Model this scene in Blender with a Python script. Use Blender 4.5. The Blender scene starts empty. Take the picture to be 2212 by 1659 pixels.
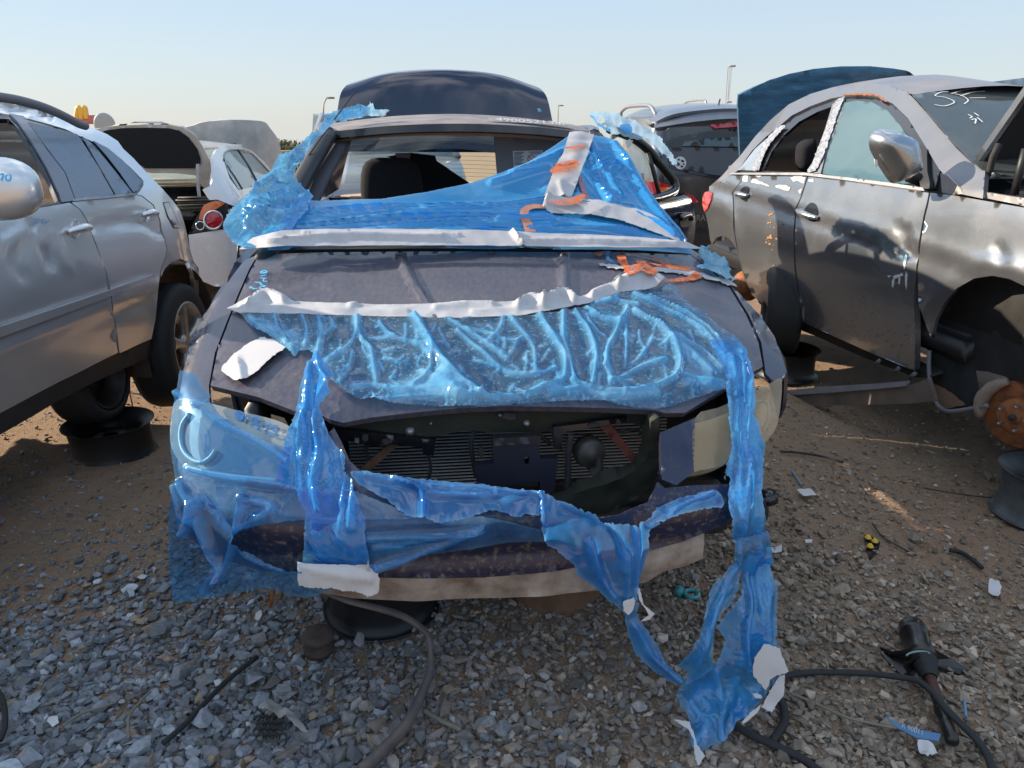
import bpy, bmesh, math, random
import numpy as np
from mathutils import Vector, noise as mnoise
from mathutils.geometry import delaunay_2d_cdt
random.seed(7); RNG = np.random.RandomState(11)
C = bpy.context.scene.collection
R = math.radians
# ------------------------------------------------------------------ camera
FPX, CX, CY, CAMH = 1600.0, 1106.0, 829.5, 1.62     # focal length and centre in pixels of a 2212 px wide picture
PITCH = math.atan((829.5 - 265) / 1600)
cam = bpy.data.cameras.new('camera'); camo = bpy.data.objects.new('camera', cam); C.objects.link(camo)
camo.location = (0, 0, CAMH); camo.rotation_euler = (R(90) - PITCH, 0, 0)
cam.sensor_width = 36; cam.lens = 36 * FPX / 2212; cam.clip_end = 3000; cam.clip_start = 0.05
bpy.context.scene.camera = camo
# ------------------------------------------------------------------ world, sun, exposure
SUN_EL, SUN_AZ = 22.5, -76.0      # azimuth measured from the viewing direction (+y), negative = to the left
w = bpy.data.worlds.new('World'); bpy.context.scene.world = w; w.use_nodes = True
nt = w.node_tree; bg = nt.nodes['Background']; sky = nt.nodes.new('ShaderNodeTexSky')
sky.sky_type = 'NISHITA'; sky.sun_disc = False; sky.sun_elevation = R(SUN_EL); sky.sun_rotation = R(SUN_AZ)
sky.air_density = 1.0; sky.dust_density = 0.6; sky.ozone_density = 3.0; sky.altitude = 200
# hazy air near the horizon and thin cloud overhead, out of view and brightened to fill the shade, mixed with the physical sky
def wn(t, **k):
    q = nt.nodes.new(t)
    for a, b_ in k.items(): setattr(q, a, b_)
    return q
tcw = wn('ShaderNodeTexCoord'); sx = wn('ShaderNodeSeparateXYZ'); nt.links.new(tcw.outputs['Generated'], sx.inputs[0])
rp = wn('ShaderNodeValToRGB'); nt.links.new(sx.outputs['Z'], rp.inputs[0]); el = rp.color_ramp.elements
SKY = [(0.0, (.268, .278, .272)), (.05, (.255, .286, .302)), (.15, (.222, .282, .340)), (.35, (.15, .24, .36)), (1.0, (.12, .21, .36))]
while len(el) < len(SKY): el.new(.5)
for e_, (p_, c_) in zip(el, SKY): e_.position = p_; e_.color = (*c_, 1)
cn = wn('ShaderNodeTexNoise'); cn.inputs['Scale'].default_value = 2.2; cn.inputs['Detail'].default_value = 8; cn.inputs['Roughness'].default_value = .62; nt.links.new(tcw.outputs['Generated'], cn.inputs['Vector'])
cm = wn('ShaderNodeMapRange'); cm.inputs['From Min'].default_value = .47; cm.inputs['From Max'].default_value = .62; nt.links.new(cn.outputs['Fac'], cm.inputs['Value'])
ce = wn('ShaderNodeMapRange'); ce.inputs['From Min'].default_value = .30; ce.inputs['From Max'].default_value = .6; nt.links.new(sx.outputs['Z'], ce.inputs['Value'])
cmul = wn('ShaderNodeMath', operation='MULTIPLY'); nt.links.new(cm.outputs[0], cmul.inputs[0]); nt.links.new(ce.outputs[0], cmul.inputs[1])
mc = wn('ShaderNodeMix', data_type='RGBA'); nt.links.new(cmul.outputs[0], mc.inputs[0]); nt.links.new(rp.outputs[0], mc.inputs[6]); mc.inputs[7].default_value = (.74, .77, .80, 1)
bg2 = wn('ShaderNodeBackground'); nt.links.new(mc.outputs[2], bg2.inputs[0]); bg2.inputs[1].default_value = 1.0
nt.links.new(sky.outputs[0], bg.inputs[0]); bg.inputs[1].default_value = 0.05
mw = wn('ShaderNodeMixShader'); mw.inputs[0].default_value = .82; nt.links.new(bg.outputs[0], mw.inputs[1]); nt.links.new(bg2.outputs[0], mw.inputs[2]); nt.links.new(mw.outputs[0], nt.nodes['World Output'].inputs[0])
sl = bpy.data.lights.new('sun', 'SUN'); slo = bpy.data.objects.new('sun', sl); C.objects.link(slo)
sl.energy = 3.5; sl.angle = R(0.6); sl.color = (1.0, 0.86, 0.68)
sd = Vector((math.sin(R(SUN_AZ)) * math.cos(R(SUN_EL)), math.cos(R(SUN_AZ)) * math.cos(R(SUN_EL)), math.sin(R(SUN_EL))))
slo.rotation_euler = sd.to_track_quat('Z', 'Y').to_euler(); slo.location = (-6, 8, 8)
sc = bpy.context.scene
sc.view_settings.view_transform = 'Standard'; sc.view_settings.look = 'None'
sc.view_settings.exposure = 1.5; sc.view_settings.gamma = 1
sc.render.engine = 'CYCLES'
sc.cycles.max_bounces = 8; sc.cycles.transparent_max_bounces = 16; sc.cycles.use_denoising = True
sc.cycles.sample_clamp_indirect = 6
# ------------------------------------------------------------------ picture geometry (for real positions on real surfaces)
CROP = dict(A=(0, 200, .60269), B=(900, 200, .60269), C=(1900, 200, .60269), D=(2732, 200, .60269), E=(0, 1000, .60269),
            F=(600, 1400, .60269), G=(1800, 1000, .60269), H=(2732, 1000, .60269), J=(700, 1000, .60269), M=(1900, 1800, .60269),
            N=(0, 2000, .61728), Q=(1000, 2000, .61728), R=(2732, 2000, .61728), V=(1250, 1500, .63291), L=(150, 400, .49729),
            T=(2250, 430, .37378), U=(2600, 700, .18083), W=(2800, 1150, .40687), X=(1900, 420, .27125), Y=(3600, 1300, .60251), P=(0, 0, 1.82278))
def z(k, *pts):
    x0, y0, s = CROP[k]
    return [((x0 + x * s) / 1.82278, (y0 + y * s) / 1.82278) for x, y in pts]
cp_, sp_ = math.cos(PITCH), math.sin(PITCH)
def rays(px):
    px = np.asarray(px, float); u = (px[:, 0] - CX) / FPX; v = (CY - px[:, 1]) / FPX
    return np.stack([u, cp_ + v * sp_, -sp_ + v * cp_], 1)
CAMP = np.array([0, 0, CAMH])
def at_z(px, zz): d = rays([px])[0]; return CAMP + d * ((zz - CAMH) / d[2])
def at_y(px, yy): d = rays([px])[0]; return CAMP + d * (yy / d[1])
class Frame:
    """car frame: x to the right of the picture, y away from the viewer, z up"""
    def __init__(s, ox, oy, yaw, tilt=0.0): s.o = np.array([ox, oy]); s.c, s.s, s.t = math.cos(yaw), math.sin(yaw), tilt
    def loc(s, p):
        x = p[:, 0] - s.o[0]; y = p[:, 1] - s.o[1]
        lx = x * s.c + y * s.s; ly = -x * s.s + y * s.c
        return np.stack([lx, ly, p[:, 2] + s.t * lx], 1)
    def world(s, p):
        p = np.atleast_2d(np.asarray(p, float)); x, y = p[:, 0], p[:, 1]
        return np.stack([s.o[0] + x * s.c - y * s.s, s.o[1] + x * s.s + y * s.c, p[:, 2] - s.t * x], 1)
    def w(s, x, y, z_): return s.world([[x, y, z_]])[0]
def smax(a, b, k=.03): return .5 * (a + b + np.sqrt((a - b) ** 2 + k * k))
class Surf:
    """implicit surface f(local)=0, positive outside; frame fr"""
    def __init__(s, fr, f, t0=.6, t1=12, n=420): s.fr, s.f, s.t0, s.t1, s.n = fr, f, t0, t1, n
    def F(s, p): return s.f(s.fr.loc(p))
    def hit(s, org, d):
        N = len(d); ts = np.linspace(s.t0, s.t1, s.n); prev = s.F(org + d * ts[0]); best = prev.copy(); bt = np.full(N, ts[0])
        lo = np.full(N, -1.0); hi = np.full(N, -1.0); done = np.zeros(N, bool)
        for i in range(1, s.n):
            v = s.F(org + d * ts[i]); new = (~done) & (v <= 0) & (prev > 0)
            lo[new] = ts[i - 1]; hi[new] = ts[i]; done |= new
            b = v < best; best[b] = v[b]; bt[b] = ts[i]; prev = v
            if done.all(): break
        a = np.where(done, lo, bt); b = np.where(done, hi, bt)
        for _ in range(18):
            m = (a + b) / 2; v = s.F(org + d * m[:, None]); o = v > 0
            a = np.where(o, m, a); b = np.where(o, b, m)
        t = np.where(done, b, bt)
        return org + d * t[:, None]
    def cam(s, px): d = rays(px); return s.hit(CAMP[None, :], d)
    def normal(s, p):
        e = 2e-3; g = []
        for k in range(3):
            q = p.copy(); q[:, k] += e; r = p.copy(); r[:, k] -= e; g.append(s.F(q) - s.F(r))
        g = np.stack(g, 1); return g / (np.linalg.norm(g, axis=1)[:, None] + 1e-9)
    def axis(s, uv, ax, sign, far=6.0):
        """map local 2D coordinates by a ray along a local axis, coming from +sign side"""
        uv = np.asarray(uv, float); n = len(uv); o = np.zeros((n, 3)); k = [i for i in range(3) if i != ax]
        o[:, k[0]] = uv[:, 0]; o[:, k[1]] = uv[:, 1]; o[:, ax] = sign * far
        e = o.copy(); e[:, ax] -= sign
        wo = s.fr.world(o); d = s.fr.world(e) - wo
        t0, t1 = s.t0, s.t1; s.t0, s.t1 = 0, 2 * far + 4; p = s.hit(wo, d); s.t0, s.t1 = t0, t1
        return p
def fbm(p, sc=1.0, oct=3):
    out = np.zeros(len(p))
    for i, q in enumerate(p): out[i] = mnoise.fractal(Vector((q[0] * sc, q[1] * sc, q[2] * sc)), 1.0, 2.0, oct)
    return out
def spline(pts, n=8, closed=False):
    pts = [np.array(p, float) for p in pts]; m = len(pts); out = []
    rng = range(m if closed else m - 1)
    for i in rng:
        p0 = pts[(i - 1) % m] if closed or i > 0 else 2 * pts[0] - pts[1]; p1 = pts[i]; p2 = pts[(i + 1) % m]
        p3 = pts[(i + 2) % m] if closed or i + 2 < m else 2 * pts[-1] - pts[-2]
        for k in range(n):
            t = k / n; out.append(.5 * ((2 * p1) + (-p0 + p2) * t + (2 * p0 - 5 * p1 + 4 * p2 - p3) * t * t + (-p0 + 3 * p1 - 3 * p2 + p3) * t ** 3))
    if not closed: out.append(pts[-1])
    return out
def resample(pts, step, closed=True):
    pts = [np.array(p, float) for p in pts]; out = []; m = len(pts)
    for i in range(m if closed else m - 1):
        a, b = pts[i], pts[(i + 1) % m]; k = max(1, int(round(np.linalg.norm(b - a) / step)))
        for j in range(k): out.append(a + (b - a) * j / k)
    if not closed: out.append(pts[-1])
    return out
def inpoly(P, poly):
    P = np.asarray(P); x, y = P[:, 0], P[:, 1]; r = np.zeros(len(P), bool); q = np.asarray(poly); n = len(q)
    for i in range(n):
        x1, y1 = q[i]; x2, y2 = q[(i + 1) % n]
        if y1 == y2: continue
        c = ((y1 > y) != (y2 > y)) & (x < (x2 - x1) * (y - y1) / (y2 - y1) + x1); r ^= c
    return r
def dist_poly(P, line):
    P = np.asarray(P, float); L = np.asarray(line, float); d = np.full(len(P), 1e9)
    for i in range(len(L) - 1):
        a, b = L[i], L[i + 1]; ab = b - a; t = np.clip(((P - a) @ ab) / (ab @ ab + 1e-12), 0, 1)
        d = np.minimum(d, np.linalg.norm(P - (a + t[:, None] * ab), axis=1))
    return d
def tess(outline, step, holes=(), jag=0, jstep=None, seed=1):
    rs = np.random.RandomState(seed)
    def edge(o):
        o = resample(o, jstep or step * .8)
        if jag:
            o = [q + rs.normal(0, jag, 2) for q in o]
        return o
    out = edge(outline); hs = [edge(h) for h in holes]
    A = np.array(out); mn, mx = A.min(0), A.max(0)
    gx = np.arange(mn[0], mx[0], step); gy = np.arange(mn[1], mx[1], step)
    G = np.array([(x + (step / 2 if j % 2 else 0), y) for j, y in enumerate(gy) for x in gx]) if len(gx) and len(gy) else np.zeros((0, 2))
    if len(G):
        G = G + rs.uniform(-.12, .12, G.shape) * step
        k = inpoly(G, A) & (dist_poly(G, list(out) + [out[0]]) > step * .45)
        for h in hs: k &= ~inpoly(G, h) & (dist_poly(G, list(h) + [h[0]]) > step * .45)
        G = G[k]
    V = [Vector((float(p[0]), float(p[1]))) for p in out]; E = [(i, (i + 1) % len(out)) for i in range(len(out))]
    for h in hs:
        b = len(V); V += [Vector((float(p[0]), float(p[1]))) for p in h]; E += [(b + i, b + (i + 1) % len(h)) for i in range(len(h))]
    V += [Vector((float(p[0]), float(p[1]))) for p in G]
    r = delaunay_2d_cdt(V, E, [], 0, 1e-5)
    P = np.array([(v.x, v.y) for v in r[0]]); T = np.array([f for f in r[2] if len(f) == 3])
    cen = P[T].mean(1); k = inpoly(cen, A)
    for h in hs: k &= ~inpoly(cen, h)
    T = T[k]; used = np.unique(T); mp = -np.ones(len(P), int); mp[used] = np.arange(len(used))
    return P[used], mp[T]
def origin_of(o):
    v = np.zeros(3)
    while o is not None: v += np.array(o.location); o = o.parent
    return v
def mesh_obj(name, V, Fs, mat, parent=None, smooth=True, attrs=None, loc=None):
    V = np.asarray(V, float)
    me = bpy.data.meshes.new(name); o = bpy.data.objects.new(name, me); C.objects.link(o)
    if parent is not None: o.parent = parent; V = V - origin_of(parent)
    else:
        L = np.array(loc) if loc is not None else np.array([(V[:, 0].min() + V[:, 0].max()) / 2, (V[:, 1].min() + V[:, 1].max()) / 2, V[:, 2].min()])
        o.location = L; V = V - L
    me.from_pydata([tuple(v) for v in V], [], [tuple(int(i) for i in f) for f in Fs]); me.validate()
    if attrs:
        for k, a in attrs.items():
            a = np.asarray(a, float)
            if a.ndim == 1:
                at = me.attributes.new(k, 'FLOAT', 'POINT'); at.data.foreach_set('value', a)
            else:
                at = me.attributes.new(k, 'FLOAT_COLOR', 'POINT'); at.data.foreach_set('color', np.concatenate([a, np.ones((len(a), 1))], 1).ravel())
    if smooth: me.polygons.foreach_set('use_smooth', [True] * len(me.polygons))
    ms = mat if isinstance(mat, (list, tuple)) else [mat]
    for m in ms: me.materials.append(m)
    me.update(); return o
def solid(P, T, N, th):
    """give a sheet thickness: N outward normals"""
    n = len(P); Q = P - N * th
    e = {}
    for t in T:
        for a, b in ((t[0], t[1]), (t[1], t[2]), (t[2], t[0])): e[(a, b)] = 1
    be = [(a, b) for (a, b) in e if (b, a) not in e]
    V = [P, Q]; F = [tuple(t) for t in T] + [(t[0] + n, t[2] + n, t[1] + n) for t in T]
    ids = sorted({i for ab in be for i in ab}); mp = {i: k for k, i in enumerate(ids)}; m = len(ids)
    V += [P[ids], Q[ids]]; b0 = 2 * n
    for a, b in be: F.append((b0 + mp[a], b0 + m + mp[a], b0 + m + mp[b], b0 + mp[b]))
    return np.concatenate(V), F, ids
def sheet(name, outline, surf, mat, parent=None, off=0.0, th=.004, step=14, holes=(), sm=0, jag=0, jstep=None, ridges=(), nz=None,
          attrs=None, view=None, mirror=None, seed=1, disp=None, flat=False, smooth=True, crease=(), liftmod=None, wobble=True, ysc=1.0):
    """panel or film cut by an outline, laid on a surface. view None = outline given in picture pixels, else (axis, sign)"""
    o = spline(outline, sm, True) if sm else outline
    hs = [spline(h, sm, True) if sm else h for h in holes]
    sv = np.array([1.0, ysc]); P2, T = tess([np.array(q) * sv for q in o], step, [[np.array(q) * sv for q in h_] for h_ in hs], jag, jstep, seed); P2 = P2 / sv
    if view is None: P = surf.cam(P2); vd = P - CAMP
    else:
        P = surf.axis(P2, *view); vd = surf.fr.world(np.eye(3)[[view[0]]])[0] - surf.fr.world(np.zeros((1, 3)))[0]; vd = np.repeat((-view[1] * vd)[None], len(P), 0)
    N = surf.normal(P)
    fl = (N * vd).sum(1) > 0.0
    N[fl] = N[fl] - 2 * ((N * vd).sum(1)[fl] / (vd[fl] ** 2).sum(1))[:, None] * vd[fl] if fl.any() else N[fl]
    N /= np.linalg.norm(N, axis=1)[:, None]
    h = np.full(len(P), float(off)); lift = np.zeros(len(P)); wob = 1 + .55 * fbm(P, 9, 2) if (len(ridges) > 4 and wobble) else 1.0
    for r in ridges:
        line, wd, ht = r[:3]; line = spline(line, 5) if len(line) > 2 else line
        dd = np.exp(-np.abs(dist_poly(P2, line) / (wd * wob)) ** (r[3] if len(r) > 3 else 2)); g = dd; h += ht * g; lift = np.maximum(lift, g)
    if crease:
        for amp, sc_ in crease: h += amp * (1 - 2.2 * np.abs(fbm(P * np.array([1.0, 1.0, .7]) + seed * 5.7, sc_, 1)))
    if liftmod: lift = lift + liftmod(P2)
    if nz:
        for amp, sc_ in nz: h += amp * fbm(P + seed * 3.1, sc_, 2)
    if disp: h = h + disp(P2, P)
    P = P + N * h[:, None]
    # orient triangles
    c = P[T]; tn = np.cross(c[:, 1] - c[:, 0], c[:, 2] - c[:, 0]); f = (tn * vd[T[:, 0]]).sum(1) > 0
    T[f] = T[f][:, ::-1]
    at = {'lift': lift}
    if jag >= .5 and not th: at['edge'] = np.exp(-dist_poly(P2, list(o) + [o[0]]) / 3.2)
    if attrs: at.update({k: fn(P2, P) for k, fn in attrs.items()})
    if th:
        vn = np.zeros_like(P); c = P[T]; tn = np.cross(c[:, 1] - c[:, 0], c[:, 2] - c[:, 0])
        for k in range(3): np.add.at(vn, T[:, k], tn)
        vn /= np.linalg.norm(vn, axis=1)[:, None] + 1e-12
        V, F, ids = solid(P, T, vn, th)
        at = {k: np.concatenate([a, a, a[ids], a[ids]]) for k, a in at.items()}
    else: V, F = P, T
    ob = mesh_obj(name, V, F, mat, parent, smooth, at)
    if mirror is not None:
        L = mirror.loc(V); L[:, 0] = 2 * mirror_x - L[:, 0] if False else 2 * getattr(mirror, 'mx', 0.0) - L[:, 0]
        mesh_obj(name, mirror.world(L), [tuple(reversed(f)) for f in F], mat, parent, smooth, at)
    return ob
def tube(path, r, n=8, closed=False, cap=True, flatten=None):
    """swept tube: r number or list; flatten=(sx,sy) cross-section scale"""
    path = [np.array(p, float) for p in path]; m = len(path); V = []; F = []
    rr = r if hasattr(r, '__len__') else [r] * m
    up = np.array([0, 0, 1.0]); prev = None
    for i, p in enumerate(path):
        a = path[(i - 1) % m] if closed or i > 0 else p; b = path[(i + 1) % m] if closed or i < m - 1 else p
        t = b - a; t /= np.linalg.norm(t) + 1e-12
        if prev is None:
            s = np.cross(t, up)
            if np.linalg.norm(s) < 1e-3: s = np.cross(t, [1.0, 0, 0])
        else: s = prev - t * (prev @ t)
        s /= np.linalg.norm(s) + 1e-12; prev = s; u = np.cross(s, t)
        fx, fy = flatten or (1, 1)
        for k in range(n):
            a_ = 2 * math.pi * k / n; V.append(p + (s * math.cos(a_) * fx + u * math.sin(a_) * fy) * rr[i])
    for i in range(m if closed else m - 1):
        for k in range(n):
            a = i * n + k; b = i * n + (k + 1) % n; c = ((i + 1) % m) * n + (k + 1) % n; d = ((i + 1) % m) * n + k; F.append((a, b, c, d))
    if cap and not closed: F.append(tuple(range(n))[::-1]); F.append(tuple((m - 1) * n + k for k in range(n)))
    return np.array(V), F
def join(parts):
    V = []; F = []; b = 0
    for v, f in parts: V.append(np.asarray(v, float)); F += [tuple(i + b for i in q) for q in f]; b += len(v)
    return np.concatenate(V), F
def lathe(prof, n=40, axis=(0, 0, 1), cen=(0, 0, 0), closed=False):
    """prof: list of (r, h) along axis"""
    ax = np.array(axis, float); ax /= np.linalg.norm(ax); s = np.cross(ax, [0, 0, 1.0])
    if np.linalg.norm(s) < .1: s = np.cross(ax, [0, 1.0, 0])
    s /= np.linalg.norm(s); u = np.cross(ax, s); V = []; F = []; m = len(prof)
    for r, h in prof:
        for k in range(n):
            a = 2 * math.pi * k / n; V.append(np.array(cen) + ax * h + (s * math.cos(a) + u * math.sin(a)) * r)
    for i in range(m if closed else m - 1):
        for k in range(n): F.append((i * n + k, i * n + (k + 1) % n, ((i + 1) % m) * n + (k + 1) % n, ((i + 1) % m) * n + k))
    return np.array(V), F
def box(c, s, rot=0.0, bev=.0, fr=None):
    x, y, z_ = [q / 2 for q in s]
    V = np.array([(a * x, b * y, d * z_) for a in (-1, 1) for b in (-1, 1) for d in (-1, 1)], float)
    F = [(0, 1, 3, 2), (4, 6, 7, 5), (0, 4, 5, 1), (2, 3, 7, 6), (0, 2, 6, 4), (1, 5, 7, 3)]
    if bev:
        bm = bmesh.new(); vs = [bm.verts.new(v) for v in V]; [bm.faces.new([vs[i] for i in f]) for f in F]
        bmesh.ops.bevel(bm, geom=list(bm.edges), offset=bev, segments=2, affect='EDGES'); bm.verts.index_update()
        V = np.array([v.co[:] for v in bm.verts]); F = [tuple(v.index for v in f.verts) for f in bm.faces]; bm.free()
    c_, s_ = math.cos(rot), math.sin(rot)
    V = np.stack([V[:, 0] * c_ - V[:, 1] * s_, V[:, 0] * s_ + V[:, 1] * c_, V[:, 2]], 1) + np.array(c)
    if fr is not None: V = fr.world(V)
    return V, F
def grid(fn, nu, nv):
    V = [fn(i / nu, j / nv) for i in range(nu + 1) for j in range(nv + 1)]
    F = [(i * (nv + 1) + j, (i + 1) * (nv + 1) + j, (i + 1) * (nv + 1) + j + 1, i * (nv + 1) + j + 1) for i in range(nu) for j in range(nv)]
    return np.array(V, float), F
def loft(curves, n=6, m=10, th=0, out=None):
    """smooth surface through a list of equally long 3D control curves"""
    A = [spline(c, m) for c in curves]; k = len(A[0]); B = [spline([a[i] for a in A], n) for i in range(k)]
    nu = len(B[0]); V = np.array([B[j][i] for i in range(nu) for j in range(k)])
    F = [(i * k + j, (i + 1) * k + j, (i + 1) * k + j + 1, i * k + j + 1) for i in range(nu - 1) for j in range(k - 1)]
    if th:
        vn = np.zeros_like(V)
        for f in F:
            c = np.cross(V[f[1]] - V[f[0]], V[f[2]] - V[f[0]])
            for i in f: vn[i] += c
        vn /= np.linalg.norm(vn, axis=1)[:, None] + 1e-12
        if out is not None and (vn.mean(0) @ np.array(out)) < 0: vn = -vn; F = [f[::-1] for f in F]
        V2 = V - vn * th; nn = len(V); F2 = [tuple(i + nn for i in f[::-1]) for f in F]
        rim = [i for i in range(k)] + [i * k + k - 1 for i in range(1, nu)] + [(nu - 1) * k + j for j in range(k - 2, -1, -1)] + [i * k for i in range(nu - 2, 0, -1)]
        b0 = 2 * nn; R1 = V[rim]; R2 = V2[rim]; q = len(rim)
        F3 = [(b0 + i, b0 + q + i, b0 + q + (i + 1) % q, b0 + (i + 1) % q) for i in range(q)]
        return np.concatenate([V, V2, R1, R2]), F + F2 + F3
    return V, F
def put(name, vf, mat, parent=None, smooth=True, loc=None, attrs=None): return mesh_obj(name, vf[0], vf[1], mat, parent, smooth, attrs, loc)
def thing(name, label, cat, loc, group=None):
    o = bpy.data.objects.new(name, None); C.objects.link(o); o.location = [float(v) for v in loc]; o.empty_display_size = .2
    return tag(o, label, cat, group)
def tag(o, label, cat, group=None):
    o['label'] = label; o['category'] = cat
    if group: o['group'] = group
    return o
def struct(o, kind='structure', label=None):
    o['kind'] = kind
    if label: o['label'] = label
    return o
def ribbon(lines, surf, wd, off, closed=False, wfun=None):
    """hand-drawn strokes given in pixels, as thin raised ribbons on a surface"""
    parts = []
    for ln in lines:
        q = np.array(spline(ln, 6) if len(ln) > 2 else resample(ln, 4, False)); P = surf.cam(q); N = surf.normal(P)
        vd = P - CAMP; fl = (N * vd).sum(1) > 0; N[fl] *= -1; P = P + N * off
        t = np.gradient(P, axis=0); t /= np.linalg.norm(t, axis=1)[:, None] + 1e-12; s = np.cross(t, N); s /= np.linalg.norm(s, axis=1)[:, None] + 1e-12
        wv = np.full(len(P), wd) if wfun is None else np.array([wd * wfun(i / (len(P) - 1)) for i in range(len(P))])
        V = np.concatenate([P - s * wv[:, None] / 2, P + s * wv[:, None] / 2]); n = len(P)
        F = [(i, i + 1, n + i + 1, n + i) for i in range(n - 1)]; parts.append((V, F))
    return join(parts)
def text_vf(body, size):
    cu = bpy.data.curves.new('t', 'FONT'); cu.body = body; cu.size = size; cu.align_x = 'CENTER'; cu.align_y = 'CENTER'
    o = bpy.data.objects.new('t', cu); C.objects.link(o); dg = bpy.context.evaluated_depsgraph_get()
    me = bpy.data.meshes.new_from_object(o.evaluated_get(dg)); V = np.array([v.co[:] for v in me.vertices]); F = [tuple(p.vertices) for p in me.polygons]
    bpy.data.objects.remove(o); bpy.data.curves.remove(cu); bpy.data.meshes.remove(me); return V, F
def text_on(body, size, surf, p0, p1, off, squash=1.0, up=None):
    """text laid on a surface between two pixels (baseline direction), size in metres"""
    V, F = text_vf(body, size); A = surf.cam([p0, p1]); ex = A[1] - A[0]; L = np.linalg.norm(ex); ex /= L
    mid = A.mean(0); n = surf.normal(mid[None])[0]; ez = np.cross(n, ex) if up is None else np.array(up, float); ez -= ex * (ez @ ex); ez /= np.linalg.norm(ez)
    wd = V[:, 0].max() - V[:, 0].min(); k = L / wd
    P = mid + np.outer(V[:, 0] * k, ex) + np.outer(V[:, 1] * squash, ez)
    for _ in range(4): P = P - surf.normal(P) * surf.F(P)[:, None]
    return P + surf.normal(P) * off, F
# ------------------------------------------------------------------ materials
def mat(name):
    m = bpy.data.materials.new(name); m.use_nodes = True; n = m.node_tree; b = n.nodes['Principled BSDF']; return m, n, b
def N_(nt_, t, **kw):
    n = nt_.nodes.new(t)
    for k, v in kw.items(): setattr(n, k, v)
    return n
def noise_fac(n, scale, lo=.4, hi=.6, detail=6, vec=None, rough=.6, stretch=None):
    tx = N_(n, 'ShaderNodeTexNoise'); tx.inputs['Scale'].default_value = scale; tx.inputs['Detail'].default_value = detail; tx.inputs['Roughness'].default_value = rough
    tc = N_(n, 'ShaderNodeTexCoord'); src = tc.outputs['Object']
    if stretch:
        mp = N_(n, 'ShaderNodeMapping'); mp.inputs['Scale'].default_value = stretch; n.links.new(src, mp.inputs[0]); src = mp.outputs[0]
    n.links.new(src, tx.inputs['Vector']); mr = N_(n, 'ShaderNodeMapRange'); mr.inputs['From Min'].default_value = lo; mr.inputs['From Max'].default_value = hi
    n.links.new(tx.outputs['Fac'], mr.inputs['Value']); return mr.outputs[0], tx
def mixc(n, fac, a, b):
    m = N_(n, 'ShaderNodeMix', data_type='RGBA')
    if isinstance(fac, (int, float)): m.inputs[0].default_value = fac
    else: n.links.new(fac, m.inputs[0])
    for i, c in ((6, a), (7, b)):
        if isinstance(c, tuple): m.inputs[i].default_value = (*c, 1)
        else: n.links.new(c, m.inputs[i])
    return m.outputs[2]
def mixf(n, fac, a, b):
    m = N_(n, 'ShaderNodeMix', data_type='FLOAT')
    if isinstance(fac, (int, float)): m.inputs[0].default_value = fac
    else: n.links.new(fac, m.inputs[0])
    for i, c in ((2, a), (3, b)):
        if isinstance(c, (int, float)): m.inputs[i].default_value = c
        else: n.links.new(c, m.inputs[i])
    return m.outputs[0]
def bump(n, b, h, strength, dist=.01):
    bp = N_(n, 'ShaderNodeBump'); bp.inputs['Strength'].default_value = strength; bp.inputs['Distance'].default_value = dist
    n.links.new(h, bp.inputs['Height']); n.links.new(bp.outputs[0], b.inputs['Normal']); return bp
def paint(name, col, metal=.6, rough=.3, coat=.8, dust=.35, dustc=(.30, .27, .23), dsc=6, lo=.35, hi=.75, speck=True, stretch=None, wav=.0):
    m, n, b = mat(name); f, _ = noise_fac(n, dsc, lo, hi, 8, stretch=stretch); mu = N_(n, 'ShaderNodeMath', operation='MULTIPLY'); n.links.new(f, mu.inputs[0]); mu.inputs[1].default_value = dust
    fac = mu.outputs[0]
    if speck:
        g, _ = noise_fac(n, 90, .62, .72, 4); mu2 = N_(n, 'ShaderNodeMath', operation='MULTIPLY_ADD'); n.links.new(g, mu2.inputs[0]); mu2.inputs[1].default_value = dust * .5; n.links.new(fac, mu2.inputs[2]); mu2.use_clamp = True; fac = mu2.outputs[0]
    n.links.new(mixc(n, fac, col, dustc), b.inputs['Base Color'])
    n.links.new(mixf(n, fac, metal, 0.0), b.inputs['Metallic']); n.links.new(mixf(n, fac, rough, .8), b.inputs['Roughness'])
    n.links.new(mixf(n, fac, coat, 0.0), b.inputs['Coat Weight']); b.inputs['Coat Roughness'].default_value = .06
    if wav:
        h, _ = noise_fac(n, 3.0, 0, 1, 2); bump(n, b, h, wav, .03)
    return m
def simple(name, col, rough=.6, metal=0, var=.25, sc_=14, bmp=0, bsc=60, coat=0, spec=.5, col2=None):
    m, n, b = mat(name); f, _ = noise_fac(n, sc_, .3, .7, 6)
    c2 = col2 or tuple(c * (1 - var) for c in col); n.links.new(mixc(n, f, c2, col), b.inputs['Base Color'])
    b.inputs['Roughness'].default_value = rough; b.inputs['Metallic'].default_value = metal; b.inputs['Coat Weight'].default_value = coat
    b.inputs['Specular IOR Level'].default_value = spec
    if bmp: h, _ = noise_fac(n, bsc, 0, 1, 5); bump(n, b, h, bmp, .004)
    return m
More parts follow.
